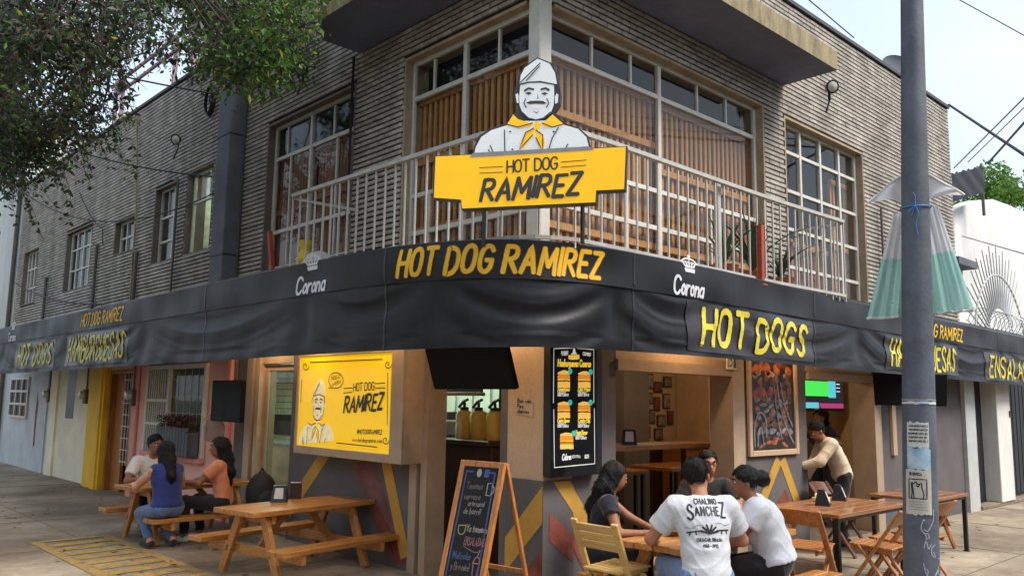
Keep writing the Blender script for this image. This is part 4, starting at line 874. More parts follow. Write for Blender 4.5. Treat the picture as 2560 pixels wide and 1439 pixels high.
# ------------------------------------------------------------------ signs
def ray(px, py): return _f+_r*((px-1280)/2077.2)-_u*((py-719.5)/2077.2)
class Face:
    """flat face of a sign: origin, horizontal axis, vertical axis; at(px, py) reads photo drawing points into face coordinates"""
    def __init__(s, o, ex, ey=(0, 0, 1)):
        s.o = Vector(o); s.ex = Vector(ex).normalized(); s.ey = Vector(ey).normalized(); s.n = s.ex.cross(s.ey).normalized()
    def at(s, px, py):
        d = ray(px, py); t = (s.o-CAM).dot(s.n)/d.dot(s.n); p = CAM+d*t-s.o; return (p.dot(s.ex), p.dot(s.ey))
    def fn(s, u0=0.0, v0=0.0, sh=0.0): return lambda u, v, d=0.0: s.o+s.ex*(u0+u)+s.ey*(v0+v+sh*u)+s.n*d
mat('sign_yellow', S(252, 194, 8), 0.45, var=0.03, emit=S(252, 190, 8), estr=.16); mat('sign_white', S(232, 234, 232), 0.45, var=0.03, emit=S(225, 232, 235), estr=.1); mat('sign_grey', S(150, 152, 154), 0.5); mat('sign_dark', S(62, 60, 62), 0.5)  # slight emission added to the yellow and white to brighten the corner sign
CH = dict(
 sil=[(530, 912), (540, 850), (570, 785), (640, 740), (730, 712), (770, 660), (800, 625), (778, 590), (775, 530), (795, 470), (805, 425), (830, 385), (912, 328), (990, 360), (1024, 415), (1036, 480), (1046, 540), (1040, 595), (1010, 640), (1030, 670), (1070, 712), (1150, 735), (1205, 785), (1222, 862)],
 torso=[(542, 906), (552, 852), (585, 792), (645, 752), (735, 724), (800, 700), (1000, 695), (1060, 720), (1148, 745), (1196, 792), (1212, 855)],
 hat=[(808, 486), (815, 435), (838, 392), (913, 338), (984, 368), (1014, 420), (1026, 486), (930, 470), (860, 474)],
 face=[(812, 492), (806, 560), (808, 610), (825, 652), (860, 684), (905, 694), (950, 684), (990, 652), (1006, 610), (1010, 560), (1008, 492), (930, 478), (860, 480)],
 earl=[(784, 545), (798, 538), (804, 560), (804, 596), (792, 594)], earr=[(1014, 560), (1022, 540), (1034, 545), (1030, 594), (1014, 600)],
 browl=[(832, 522), (860, 505), (892, 512), (894, 524), (860, 518), (838, 532)], browr=[(930, 524), (932, 512), (960, 505), (984, 516), (980, 530), (958, 518)],
 eyel=[(840, 540), (862, 532), (882, 540), (862, 550)], eyer=[(934, 542), (954, 534), (974, 542), (954, 552)],
 must=[(845, 598), (868, 586), (908, 584), (948, 586), (968, 600), (945, 604), (908, 602), (868, 604)], mouth=[(868, 612), (908, 608), (945, 612), (908, 628)],
 nose=[(912, 540), (920, 572), (905, 576), (914, 570)], chin=[(885, 645), (908, 652), (928, 645), (908, 658)],
 sl=[(738, 716), (772, 662), (800, 690), (885, 715), (872, 732), (800, 738)], sr=[(940, 715), (1000, 662), (1030, 690), (1062, 716), (1040, 722), (950, 738)],
 knot=[(890, 715), (912, 702), (934, 715), (928, 742), (912, 750), (896, 742)], tl=[(892, 742), (845, 770), (808, 868), (830, 858), (885, 780), (902, 752)], tr=[(905, 752), (945, 785), (956, 830), (944, 880), (905, 800), (896, 760)])
def chef(parent, F, mp, off, mats):
    """chef emblem of the shop as flat colour fields; mp maps drawing points to face coordinates"""
    W, D, Y = mats
    for k, (key, m) in enumerate((('torso', W), ('earl', W), ('earr', W), ('face', W), ('hat', W), ('sl', Y), ('sr', Y), ('knot', Y), ('tl', Y), ('tr', Y), ('browl', D), ('browr', D), ('eyel', D), ('eyer', D), ('must', D), ('nose', D), ('chin', D), ('mouth', W))):
        if key == 'face': ribbons(MB(), [[mp(*p) for p in CH['face']]+[mp(*CH['face'][0])]], .006, F.fn(), .05, off+.0030).build('outline', D, parent)
        blob(MB(), [mp(*p) for p in CH[key]], F.fn(), off+.0022+k*.0007).build('emblem', m, parent)
    ln = []
    for q in ([(722, 755), (725, 900)], [(1036, 740), (1000, 800), (975, 882)], [(640, 845), (665, 905)], [(630, 870), (650, 905)], [(1090, 838), (1070, 875)], [(815, 480), (930, 368)], [(850, 470), (925, 385)], [(885, 715), (800, 738), (735, 722)], [(940, 715), (1000, 738), (1062, 722)], [(892, 745), (845, 770), (808, 868), (885, 785)], [(905, 755), (945, 785), (944, 880), (905, 800)],
              [(845, 575), (835, 600), (848, 625)], [(968, 575), (980, 600), (966, 625)], [(825, 652), (860, 686), (905, 697), (950, 686), (990, 652)], [(808, 490), (860, 478), (930, 474), (1010, 490)], [(800, 500), (790, 540)], [(1022, 495), (1030, 540)]): ln.append([mp(*p) for p in q])
    ribbons(MB(), ln, .0045, F.fn(), .05, off+.016).build('emblem_line', D, parent)
    for p in ((755, 765), (768, 868), (1008, 765), (975, 868)):
        c = mp(*p); blob(MB(), [(c[0]+.008*math.cos(t), c[1]+.008*math.sin(t)) for t in [2*PI*i/8 for i in range(8)]], F.fn(), off+.0165).build('emblem_button', D, parent)
sgL = CAM+ray(1090, 390)*6.2; sgR = CAM+ray(1567, 365)*5.885
F = Face(sgL, (sgR.x-sgL.x, sgR.y-sgL.y, 0)); Z8 = lambda x, y: F.at(950+.4309*x, .4309*y)
sg = thing('corner_sign', 'yellow shop sign crowned by a white capped chef bust on the balcony corner', 'sign', tuple(F.o+F.ex*.7+Vector((0, 0, -.42))))
panel = [(315, 905), (1435, 848), (1425, 1100), (1260, 1108), (1255, 1178), (470, 1215), (465, 1162), (305, 1150)]
pbx = MB().prism([Z8(*p) for p in panel], F.o, F.ex, F.ey, -F.n, .09).build('panel_box', 'sign_dark', sg)
cx_, cy_ = Z8(870, 1020)
sh_ = lambda p: (cx_+(p[0]-cx_)*.985, cy_+(p[1]-cy_)*.97)
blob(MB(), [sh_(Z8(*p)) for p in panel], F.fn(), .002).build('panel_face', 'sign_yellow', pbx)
MB().prism([Z8(*p) for p in CH['sil']], F.o-F.n*.015, F.ex, F.ey, -F.n, .07).build('bust_box', 'sign_dark', sg); bbx = [o for o in bpy.data.objects if o.parent == sg and o.name.startswith('bust_box')][0]
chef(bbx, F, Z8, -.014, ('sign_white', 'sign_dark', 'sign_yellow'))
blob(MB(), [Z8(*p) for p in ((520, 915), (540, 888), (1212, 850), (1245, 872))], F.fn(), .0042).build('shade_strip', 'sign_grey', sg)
def sign_text(parent, Fc, text, a, b, h, hw, slant, m, off=.006, brush=0.0, gap=.22, jit=0.0, wid=1.0):
    p, w = lay(text, h, wid, slant, gap, jit, 9); k = (b[0]-a[0])/w; sh = (b[1]-a[1])/(b[0]-a[0])
    return ribbons(MB(), [[(x*k, y) for x, y in q] for q in p], hw, Fc.fn(a[0], a[1], sh), .05, off, brush).build('lettering', m, parent)
sign_text(pbx, F, 'HOT DOG', Z8(738, 1003), Z8(1030, 980), .088, .0065, 0, 'sign_dark', gap=.16)
sign_text(pbx, F, 'RAMIREZ', Z8(585, 1165), Z8(1150, 1128), .155, .0145, .25, 'sign_dark', brush=1, gap=.25, jit=.04)
ribbons(MB(), [[Z8(578, 974), Z8(712, 968)], [Z8(578, 1006), Z8(712, 1000)], [Z8(1050, 942), Z8(1197, 930)], [Z8(1050, 972), Z8(1197, 960)]], .003, F.fn(), .1, .006).build('rule', 'sign_dark', sg)
for u in (Z8(560, 1200)[0], Z8(1150, 1180)[0]):
    p = F.o+F.ex*u-F.n*.06; q = p-F.n*.16; MB().bar((q.x, q.y, p.z-.25), (q.x, q.y, 2.745), .022, .022).build('support', 'black_metal', sg)
    MB().bar((p.x, p.y, p.z-.27), (q.x, q.y, p.z-.27), .02, .02).build('support', 'black_metal', sg)
# --- lit yellow box sign on the wall
LBm = mat('lightbox', S(236, 186, 8), 0.3, var=0.03, emit=S(255, 206, 0), estr=0.22, coat=0.25)
mat('lb_white', S(225, 215, 180), 0.25, emit=S(240, 225, 170), estr=0.2); mat('lb_dark', S(40, 34, 24), 0.3)
lb_ = thing('lit_yellow_sign', 'yellow backlit box sign with chef on the wall above the empty picnic table', 'sign', (-.1, 2.45, 1.0))
FL = Face((-.25, 3.43, 1.09), (0, -1, 0)); ZL = lambda x, y: FL.at(640+.4302*x, 820+.4302*y)
MB().box(-.235, -.001, 1.48, 3.47, 1.0, 2.08, .01).build('box', 'beige_metal', lb_)
for a, b, z0, z1 in ((1.48, 1.68, 1.0, 2.08), (3.42, 3.47, 1.0, 2.08), (1.68, 3.42, 1.0, 1.085), (1.68, 3.42, 2.035, 2.08)): MB().box(-.262, -.236, a, b, z0, z1, .005).build('frame', 'beige_metal', lb_)
MB().quad((-.25, 1.68, 1.085), (-.25, 3.42, 1.085), (-.25, 3.42, 2.035), (-.25, 1.68, 2.035)).build('face', 'lightbox', lb_)
c0 = ZL(375, 290); c1 = ZL(375, 683)
def mpl(x, y):
    return (c0[0]+(x-912)*.00105, c0[1]+(y-333)/(575)*(c1[1]-c0[1]))
chef(lb_, FL, mpl, .0, ('lb_white', 'lb_dark', 'lightbox'))
sign_text(lb_, FL, 'HOT DOG', ZL(568, 365), ZL(690, 358), .075, .006, 0, 'lb_dark', gap=.18); sign_text(lb_, FL, 'RAMIREZ', ZL(512, 487), ZL(735, 470), .15, .0145, .25, 'lb_dark', brush=1, gap=.25, jit=.04)
sign_text(lb_, FL, '@HOTDOGRAMIREZ', ZL(590, 612), ZL(735, 615), .04, .004, 0, 'lb_dark'); sign_text(lb_, FL, 'www.hotdogramirez.com', ZL(562, 658), ZL(735, 665), .04, .0035, 0, 'lb_dark')
fr_ = [[ZL(315, 198), ZL(735, 180)], [ZL(470, 665), ZL(705, 690)], [ZL(768, 260), ZL(764, 560)], [ZL(268, 300), ZL(262, 430)], [ZL(512, 350), ZL(562, 346)], [ZL(512, 376), ZL(562, 372)], [ZL(695, 322), ZL(752, 318)], [ZL(695, 348), ZL(752, 346)]]
for cx, cy in ((290, 220), (768, 210), (755, 650)): fr_.append([ZL(cx+22*math.cos(t)*(1-t/9), cy+26*math.sin(t)*(1-t/9)) for t in [i*.5 for i in range(16)]])
fr_.append([ZL(467+42*math.cos(t), 303+46*math.sin(t)) for t in [2*PI*i/20+2.2 for i in range(20)]]+[ZL(425, 346)])
ribbons(MB(), fr_, .005, FL.fn(), .1, .004).build('ornament', 'lb_dark', lb_)
sign_text(lb_, FL, 'PIDELO', ZL(440, 302), ZL(490, 288), .032, .003, .1, 'lb_dark'); sign_text(lb_, FL, 'AHORA!', ZL(445, 335), ZL(495, 318), .032, .003, .1, 'lb_dark')
# --- tall black menu board
mn = thing('burger_menu_board', 'tall backlit black menu board with five burger pictures on the corner', 'menu board', (.3, -.14, 1.0))
MB().box(-.02, .6, -.2, -.093, 1.0, 2.1, .012).build('case', 'black_plastic', mn)
FM = Face((.0, -.2, 1.03), (1, 0, 0)); ZM = lambda x, y: FM.at(1350+.2432*x, 860+.2432*y)
emis('mn_white', (.8, .8, .75), .22); emis('mn_gold', (.95, .65, .05), .26); emis('mn_bun', (.75, .26, .03), .3); emis('mn_bun2', (.85, .5, .1), .32); emis('mn_green', (.22, .36, .04), .25); emis('mn_meat', (.25, .07, .02), .2); emis('mn_teal', (.05, .55, .45), .25); emis('mn_red', (.6, .06, .02), .2); emis('mn_cheese', (.9, .5, .04), .32)
mat('mn_black', S(24, 25, 28), 0.12, var=0.05, coat=0.5)
MB().quad(*[FM.fn()(*ZM(*p), .0015) for p in ((105, 1375), (580, 1330), (580, 20), (105, 20))]).build('face', 'mn_black', mn)
ribbons(MB(), [[ZM(135, 600), ZM(140, 45), ZM(330, 38)], [ZM(380, 40), ZM(550, 55), ZM(550, 600)], [ZM(555, 660), ZM(560, 1225), ZM(145, 1265), ZM(138, 670)]], .004, FM.fn(), .2, .003).build('border', 'mn_white', mn)
blob(MB(), [ZM(*p) for p in ((290, 112), (402, 108), (402, 150), (375, 158), (320, 160), (290, 150))], FM.fn(), .003).build('badge', 'mn_gold', mn)
blob(MB(), [ZM(*p) for p in ((312, 106), (335, 80), (338, 45), (348, 35), (358, 48), (362, 80), (382, 104))], FM.fn(), .0032).build('badge', 'mn_white', mn)
def mt(s_, a, b, h, hw, m='mn_white', sl=.15): sign_text(mn, FM, s_, ZM(*a), ZM(*b), h, hw, sl, m, .004, gap=.15)
mt('Hamburguesas Caseras', (180, 225), (515, 232), .055, .006, 'mn_gold'); mt('BURGER', (215, 98), (285, 95), .02, .002); mt('CASERA', (222, 115), (280, 112), .02, .002); mt('COMBO', (437, 112), (515, 122), .025, .003)
def burger(x0, x1, y0, y1, seed):
    r = random.Random(seed); H = y1-y0
    def row(a, b, m, bul, k):
        pts = [(x0+(x1-x0)*(.5-.5*math.cos(t)*1.0), 0) for t in [PI*i/10 for i in range(11)]]
        top = [(x, y0+H*a-bul*H*math.sin(PI*(x-x0)/(x1-x0))+r.uniform(-3, 3)) for x, _ in pts]; bot = [(x, y0+H*b+r.uniform(-3, 3)) for x, _ in pts[::-1]]
        blob(MB(), [ZM(*p) for p in top+bot], FM.fn(), .003+k*.0004).build('burger_print', m, mn)
    row(.3, .5, 'mn_bun', .3, 0); row(.5, .58, 'mn_cheese', .02, 1); row(.57, .68, r.choice(('mn_red', 'mn_meat')), .02, 2); row(.66, .76, r.choice(('mn_green', 'mn_bun2')), .03, 3); row(.74, 1.0, 'mn_bun2', .02, 4); row(.12, .22, 'mn_bun2', .12, 5)
for k, (x0, x1, y0, y1, nm, ty) in enumerate(((178, 305, 268, 450, 'Americana', 480), (388, 515, 275, 450, 'Don Papa', 480), (178, 305, 588, 760, 'Cuatro Quesos', 800), (388, 515, 588, 765, 'Combo Big', 800), (203, 340, 905, 1075, 'Veggie Burger', 922))):
    burger(x0, x1, y0, y1, k); lx = x0 if k < 4 else 362
    mt(nm, (lx, ty), (lx+118, ty), .03, .004, 'mn_gold'); mt('CON PAPAS', (lx, ty+30), (lx+80, ty+30), .018, .002); mt('QUESO Y JITOMATE', (lx, ty+52), (lx+110, ty+52), .018, .002)
    cx, cy = x1, y0+10; blob(MB(), [ZM(cx+22*math.cos(t), cy+30*math.sin(t)) for t in [2*PI*i/14 for i in range(14)]], FM.fn(), .0062).build('price_dot', 'mn_teal', mn)
mt('Cebras', (225, 1190), (315, 1180), .045, .005, 'mn_white'); mt('EXTRA', (330, 1165), (410, 1165), .02, .002); mt('$25', (455, 1168), (495, 1166), .025, .003)
# --- framed painting of a street food counter
po = thing('framed_poster', 'cream framed dark poster with orange and red food on the grey wall', 'poster', (3.56, -.12, 1.05))
for a, b, z0, z1 in ((3.04, 3.1, 1.05, 2.14), (4.02, 4.08, 1.05, 2.14), (3.1, 4.02, 1.05, 1.11), (3.1, 4.02, 2.08, 2.14)): MB().box(a, b, -.13, -.091, z0, z1, .006).build('frame', 'beige', po)
mat('po_dark', S(52, 46, 46), 0.5, scale=8, var=0.4); mat('po_orange', S(176, 104, 58), 0.5, scale=14, var=0.3); mat('po_red', S(132, 66, 56), 0.5, scale=14, var=0.35); mat('po_brown', S(112, 82, 66), 0.5, scale=14, var=0.35); mat('po_grey', S(128, 132, 138), 0.5, scale=9, var=0.3)
MB().box(3.1, 4.02, -.108, -.092, 1.11, 2.08).build('print', 'po_dark', po)
FP = Face((3.1, -.108, 1.11), (1, 0, 0)); pr_ = random.Random(8)
for zc, m, n, hh in ((.86, 'po_orange', 12, .05), (.8, 'po_grey', 6, .03), (.62, 'po_red', 16, .05), (.5, 'po_grey', 9, .02), (.42, 'po_orange', 6, .03), (.32, 'po_red', 6, .03), (.15, 'po_red', 8, .02), (.74, 'po_brown', 14, .03), (.55, 'po_brown', 14, .025), (.38, 'po_grey', 10, .02), (.25, 'po_brown', 12, .03), (.9, 'po_red', 8, .03), (.2, 'po_grey', 10, .025), (.08, 'po_orange', 7, .02)):
    for i in range(n):
        B = MB(); cx, cy, a = pr_.uniform(.08, .84), zc+pr_.uniform(-.04, .04), pr_.uniform(-.5, .5); l = pr_.uniform(.03, .08)
        blob(B, [(cx+l*math.cos(t)*math.cos(a)-hh*math.sin(t)*math.sin(a), cy+l*math.cos(t)*math.sin(a)+hh*math.sin(t)*math.cos(a)) for t in [2*PI*k/9 for k in range(9)]], FP.fn(), .001+i*.0002); B.build('painted_shape', m, po)
B = MB(); ribbons(B, [chaikin([(.06, .05), (.05, .25), (.15, .42), (.3, .36), (.3, .15)]), chaikin([(.12, .05), (.13, .2), (.2, .26), (.24, .05)]), chaikin([(.55, .7), (.6, .45), (.75, .2), (.88, .06)]), chaikin([(.48, .7), (.52, .4), (.62, .12)]), chaikin([(.62, .72), (.7, .45), (.86, .25)])], .012, FP.fn(), .05, .006, .5); B.build('painted_line', 'po_grey', po)
# --- small things on the walls
t = thing('paper_notice', 'handwritten paper notice taped to the beige corner pier', 'notice', (-.003, .135, 1.48)); MB().quad((-.004, .24, 1.62), (-.004, .03, 1.615), (-.004, .035, 1.47), (-.004, .24, 1.49)).build('sheet', 'beige', t)
FN = Face((-.004, .235, 1.49), (0, -1, 0))
for k, s_ in enumerate(('Baño solo', 'Para', 'clientes')): sign_text(t, FN, s_, (.02, .095-.043*k), (.02+(.16, .07, .14)[k], .09-.043*k), .03, .0028, .1, 'black_print', .002)
t = thing('small_poster', 'small orange print stuck beside the yellow lit sign', 'poster', (-.05, 1.64, 1.88)); MB().quad((-.036, 1.78, 2.1), (-.036, 1.5, 2.1), (-.036, 1.53, 1.89), (-.036, 1.78, 1.92)).build('sheet', 'beige', t); MB().quad((-.038, 1.74, 2.08), (-.038, 1.55, 2.08), (-.038, 1.57, 1.94), (-.038, 1.74, 1.95)).build('print', 'po_orange', t)
t = thing('breaker_box', 'black breaker box with three white switches beside the door post', 'breaker box', (-.03, 1.72, 1.56)); MB().box(-.035, -.001, 1.665, 1.8, 1.56, 1.7, .004).build('case', 'black_plastic', t)
for k in range(3): MB().box(-.045, -.036, 1.68+k*.04, 1.71+k*.04, 1.585, 1.675, .003).build('switch', 'white_print', t)
t = thing('safety_sign', 'small white and green safety sign at the top of the beige post', 'sign', (2.7, -.13, 1.95)); MB().box(2.62, 2.8, -.135, -.121, 1.95, 2.075).build('plate', 'white_print', t)
mat('sign_green', S(40, 84, 52), 0.5); MB().box(2.74, 2.79, -.138, -.1352, 1.965, 2.06).build('field', 'sign_green', t); ribbons(MB(), [[(.03, .03), (.03, .1), (.09, .1)], chaikin([(.05, .03), (.1, .05), (.08, .09)])], .006, Face((2.62, -.135, 1.95), (1, 0, 0)).fn(), .05, .002).build('mark', 'red_paint', t)
def meter(x, y, z, side, lab):
    t = thing('electric_meter', lab, 'meter', (x, y, z), group='electric meters on the wall'); a = Vector((-1, 0, 0)) if side == 'L' else Vector((0, -1, 0)); p = Vector((x, y, z))
    MB().obox(p+a*.03, a, (0, 0, 1), a.cross(Vector((0, 0, 1))), .03, .13, .08, .01).build('base', 'pipe', t); MB().lathe(p+a*.06+Vector((0, 0, .03)), [(.07, 0), (.07, .06), (.055, .08), (.0, .085)], 14, a).build('dial', 'lamp_glass', t, smooth=True)
    MB().tube([p+Vector((0, 0, .12))+a*.02, p+Vector((0, 0, 1.2))+a*.02], .014).build('conduit', 'pipe', t)
meter(-.0, 11.6, 1.55, 'L', 'brown electric meter on the cream wall beside the yellow column'); meter(-.0, 13.98, 1.55, 'L', 'brown electric meter at the joint of cream and blue walls'); meter(-.05, 9.05, 1.55, 'L', 'brown electric meter on the pink pilaster beside the timber door')
for k, z in enumerate((1.35, 1.62, 1.9)): meter(7.35, GY, z, 'R', 'grey electric meter under the black television, %s' % ('lowest of three', 'middle of three', 'topmost of three')[k])
mat('screen_off', S(9, 9, 11), 0.6, spec=.2)
# --- hanging televisions seen from outside
def hung_tv(lab, c, ex, w, h, tilt, pole):
    t = thing('hanging_television', lab, 'television', tuple(c)); c = Vector(c); ex = Vector(ex).normalized(); n = ex.cross(Vector((0, 0, 1))); ey = (Vector((0, 0, 1))+n*tilt).normalized(); n2 = ex.cross(ey)
    cs_ = MB().obox(c, ex, ey, n2, w/2, h/2, .025, .008).build('casing', 'screen_off', t); MB().obox(c-n2*.045, ex, ey, n2, w*.3, h*.28, .03, .012).build('back_box', 'black_metal', cs_)
    MB().obox(c+n2*.0265, ex, ey, n2, w/2-.015, h/2-.015, .0015).build('screen', 'screen_off', cs_)
    MB().tube([c-n2*.08, c-n2*.08+Vector((0, 0, pole))], .018).build('hanger', 'black_metal', t, smooth=True); MB().lathe(c-n2*.08+Vector((0, 0, pole)), [(.05, -.01), (.05, .0)], 10).build('ceiling_plate', 'black_metal', t)
    return t
hung_tv('black television hanging from the awning ceiling over the open doorway', (-.3, .5, 1.9), (.05, -1, 0), 1.0, .44, .35, .7); hung_tv('black television hung on a pipe before the pink shop', (-.35, 4.97, 1.54), (0, -1, 0), .84, .5, .0, .95)
hung_tv('wide black television hanging behind the grey lamp post', (6.5, -.42, 1.82), (.75, -.66, 0), .98, .42, .12, .78)
# ------------------------------------------------------------------ chalkboard stand
wood('frame_pine', S(196, 128, 66), S(150, 92, 44), 'z', 0.45, 0.2); mat('chalkboard', S(24, 24, 26), 0.9, var=0.12, scale=5); mat('chalk_white', S(158, 155, 150), 0.95); mat('chalk_blue', S(70, 88, 140), 0.95); mat('chalk_pink', S(150, 104, 108), 0.95); mat('chalk_yellow', S(166, 156, 92), 0.95); mat('chalk_dim', S(112, 104, 104), 0.95)
ab = thing('chalkboard_stand', 'pine framed chalkboard stand with coloured chalk writing before the open doorway', 'sandwich board', (-.62, -.06, 0))
TL, TR = Vector((-.64, .156, 1.14)), Vector((-.567, -.262, 1.14)); BLv, BRv = Vector((-.925, .135, .0)), Vector((-.74, -.285, .0))
ex = (TR-TL).normalized(); ey = (TL-BLv); hgt = ey.length; ey.normalize(); nb_ = ex.cross(ey).normalized(); wd = (TR-TL).length
MB().obox(BLv+ex*wd/2+ey*(hgt*.56), ex, ey, nb_, wd/2-.02, hgt*.41, .008).build('board', 'chalkboard', ab)
for u in (.0225, wd-.0225): MB().obox(BLv+ex*u+ey*hgt/2, ex, ey, nb_, .0225, hgt/2, .016, .004).build('stile', 'frame_pine', ab)
for v in (hgt-.0225, hgt*.13): MB().obox(BLv+ex*wd/2+ey*v, ex, ey, nb_, wd/2-.045, .0225, .0155, .004).build('cross_rail', 'frame_pine', ab)
bk = nb_*-1; 
for u in (.02, wd-.02): MB().bar(TL+ex*u-nb_*.03, TL+ex*u-nb_*.03+Vector((.3, 0, -1.14)), .03, .03, nb_, .004).build('rear_leg', 'frame_pine', ab)
MB().bar(TL+ex*.035-nb_*.03+Vector((.214, 0, -.8)), TR-ex*.035-nb_*.03+Vector((.214, 0, -.8)), .03, .03).build('rear_rail', 'frame_pine', ab)
FA = Face(BLv+nb_*.0085, ex, ey)
def ct(s_, u, v, h, m, w, hw=.003, sl=.1): sign_text(ab, FA, s_, (u, v), (u+w, v+.004), h, hw, sl, m, .001, .5, jit=.06)
H0 = hgt
ribbons(MB(), [[(.075, H0*.93), (.065, .2)], [(wd-.075, H0*.93), (wd-.065, .2)], [(.08, H0*.93), (.14, H0*.93)], [(wd-.14, H0*.93), (wd-.08, H0*.93)]], .007, FA.fn(), .1, .001).build('chalk_border', 'chalk_blue', ab)
blob(MB(), [(.2+.024*math.cos(t), H0*.925+.032*math.sin(t)) for t in [2*PI*i/12 for i in range(12)]], FA.fn(), .001).build('sticker', 'chalk_white', ab); blob(MB(), [(.25, H0*.9), (.295, H0*.9), (.295, H0*.95), (.25, H0*.95)], FA.fn(), .001).build('sticker', 'chalk_blue', ab)
ct('Tenemos', .1, H0*.82, .05, 'chalk_dim', .16); ct('cerveza', .1, H0*.755, .045, 'chalk_dim', .15); ct('artesanal', .15, H0*.715, .04, 'chalk_white', .15, .002); ct('de barril!', .12, H0*.665, .045, 'chalk_white', .16, .002)
ribbons(MB(), [[(.3, H0*.79), (.3, H0*.865), (.345, H0*.865), (.345, H0*.79), (.3, H0*.79)], chaikin([(.345, H0*.85), (.37, H0*.84), (.365, H0*.81), (.345, H0*.8)])], .004, FA.fn(), .05, .0012).build('chalk_mug', 'chalk_white', ab)
ribbons(MB(), [chaikin([(.1, H0*.585), (.105, H0*.545), (.135, H0*.535), (.165, H0*.545), (.17, H0*.59)]), [(.1, H0*.59), (.17, H0*.595)]], .004, FA.fn(), .05, .0012).build('chalk_bowl', 'chalk_yellow', ab)
ct('Ya tenemos', .18, H0*.56, .05, 'chalk_white', .19); ct('ENSALADAS', .18, H0*.48, .055, 'chalk_pink', .19); ribbons(MB(), [chaikin([(.18, H0*.47), (.25, H0*.45), (.31, H0*.44), (.36, H0*.46)])], .0028, FA.fn(), .05, .001).build('chalk_line', 'chalk_pink', ab)
ct('!Malteadas', .095, H0*.39, .05, 'chalk_blue', .17); ct('y Brownies!', .1, H0*.325, .05, 'chalk_dim', .17); ct('Bienvenidos', .1, H0*.23, .06, 'chalk_yellow', .26, .004)
ribbons(MB(), [[(.3, H0*.38), (.31, H0*.29), (.345, H0*.29), (.355, H0*.38)], [(.295, H0*.38), (.36, H0*.38)], [(.3, H0*.285), (.355, H0*.285)], chaikin([(.3, H0*.385), (.31, H0*.41), (.33, H0*.42), (.35, H0*.41), (.355, H0*.385)]), [(.33, H0*.42), (.34, H0*.46)]], .0045, FA.fn(), .05, .001).build('chalk_shake', 'chalk_pink', ab)
# ------------------------------------------------------------------ picnic tables, tables, chairs
wood('pine_orange', S(204, 142, 74), S(152, 98, 48), 'x', 0.38, 0.35); wood('pine_end', S(200, 160, 110), S(150, 110, 66), 'x', 0.6, 0); wood('pine_pale', S(214, 182, 116), S(186, 146, 82), 'y', 0.5, 0.15); wood('chair_wood', S(200, 134, 76), S(150, 94, 48), 'z', 0.42, 0.25); wood('chair_dark', S(112, 62, 40), S(74, 40, 26), 'z', 0.45, 0.2)
def picnic(lab, cx, cy, rot, L=1.5, W=.6, H=.605, SH=.315, SO=.6, m='pine_orange', grp='varnished picnic tables'):
    t = thing('picnic_table', lab, 'picnic table', (cx, cy, .0), rotz=rot, group=grp); k = dict(local=True); r = random.Random(int(cx*100))
    n = 4; pw = W/n
    for i in range(n): MB().box(-L/2+r.uniform(-.012, .012), L/2+r.uniform(-.012, .012), -W/2+i*pw+.003, -W/2+(i+1)*pw-.003, H-.045, H+r.uniform(-.001, .001), .004).build('top_plank', m, t, **k)
    for s in (-1, 1):
        for j in range(2): MB().box(-L/2+r.uniform(-.012, .02), L/2+r.uniform(-.02, .012), s*SO-.11+j*.112, s*SO-.005+j*.112, SH-.045, SH, .004).build('bench_plank', m, t, **k)
    for e in (-1, 1):
        x = e*(L/2-.2)
        for s in (-1, 1): MB().bar((x, s*.42, .0), (x, s*.17, H-.046), .045, .085, (0, 1, 0), .004).build('leg', m, t, **k)
        MB().box(x-e*.045-.02, x-e*.045+.02, -SO-.1, SO+.1, SH-.13, SH-.046, .004).build('bench_beam', m, t, **k); MB().box(x-e*.045-.02, x-e*.045+.02, -W/2+.04, W/2-.04, H-.125, H-.046, .004).build('top_beam', m, t, **k)
        for s in (-1, 1):
            for z in (SH-.075, SH-.1): MB().lathe((x+e*.024, s*(.42-.25*z/(H-.046))+.012, z), [(.011, 0), (.011, .005), (.006, .007)], 8, (e, 0, 0)).build('bolt', 'pipe', t, **k)
        MB().bar((x-e*.07, 0, SH-.09), (e*.12, 0, H-.06), .04, .06, (0, 0, 1), .003).build('brace', m, t, **k)
    return t
picnic('empty varnished pine picnic table under the yellow lit sign', -.76, 2.42, math.radians(9), L=1.4); picnic('varnished pine picnic table where three people sit before the pink shop', -.83, 4.85, math.radians(3), L=1.4); picnic('varnished pine picnic table where four people sit before the wide opening', .82, -1.1, math.radians(2), L=1.55, W=.64, SO=.58)
def cafe_table(lab, x0, x1, y0, y1, h=.65):
    t = thing('cafe_table', lab, 'table', ((x0+x1)/2, (y0+y1)/2, 0), group='brown cafe tables with black legs')
    n = 5
    for i in range(n): MB().box(x0, x1, y0+(y1-y0)*i/n+.002, y0+(y1-y0)*(i+1)/n-.002, h-.035, h, .004).build('top_plank', 'table_wood', t)
    for x in (x0+.04, x1-.04):
        for y in (y0+.04, y1-.04): MB().box(x-.02, x+.02, y-.02, y+.02, 0, h-.036).build('leg', 'black_metal', t); MB().box(x-.03, x+.03, y-.03, y+.03, .0, .008).build('foot', 'black_metal', t)
    for y in (y0+.04, y1-.04): MB().box(x0+.061, x1-.061, y-.015, y+.015, h-.066, h-.037).build('apron', 'black_metal', t)
    return t
cafe_table('brown slatted cafe table with black legs holding two napkin dispensers', 2.38, 3.82, -1.38, -.62); cafe_table('brown cafe table with black legs at the far end behind the lamp post', 4.5, 5.56, -1.38, -.7, .64)
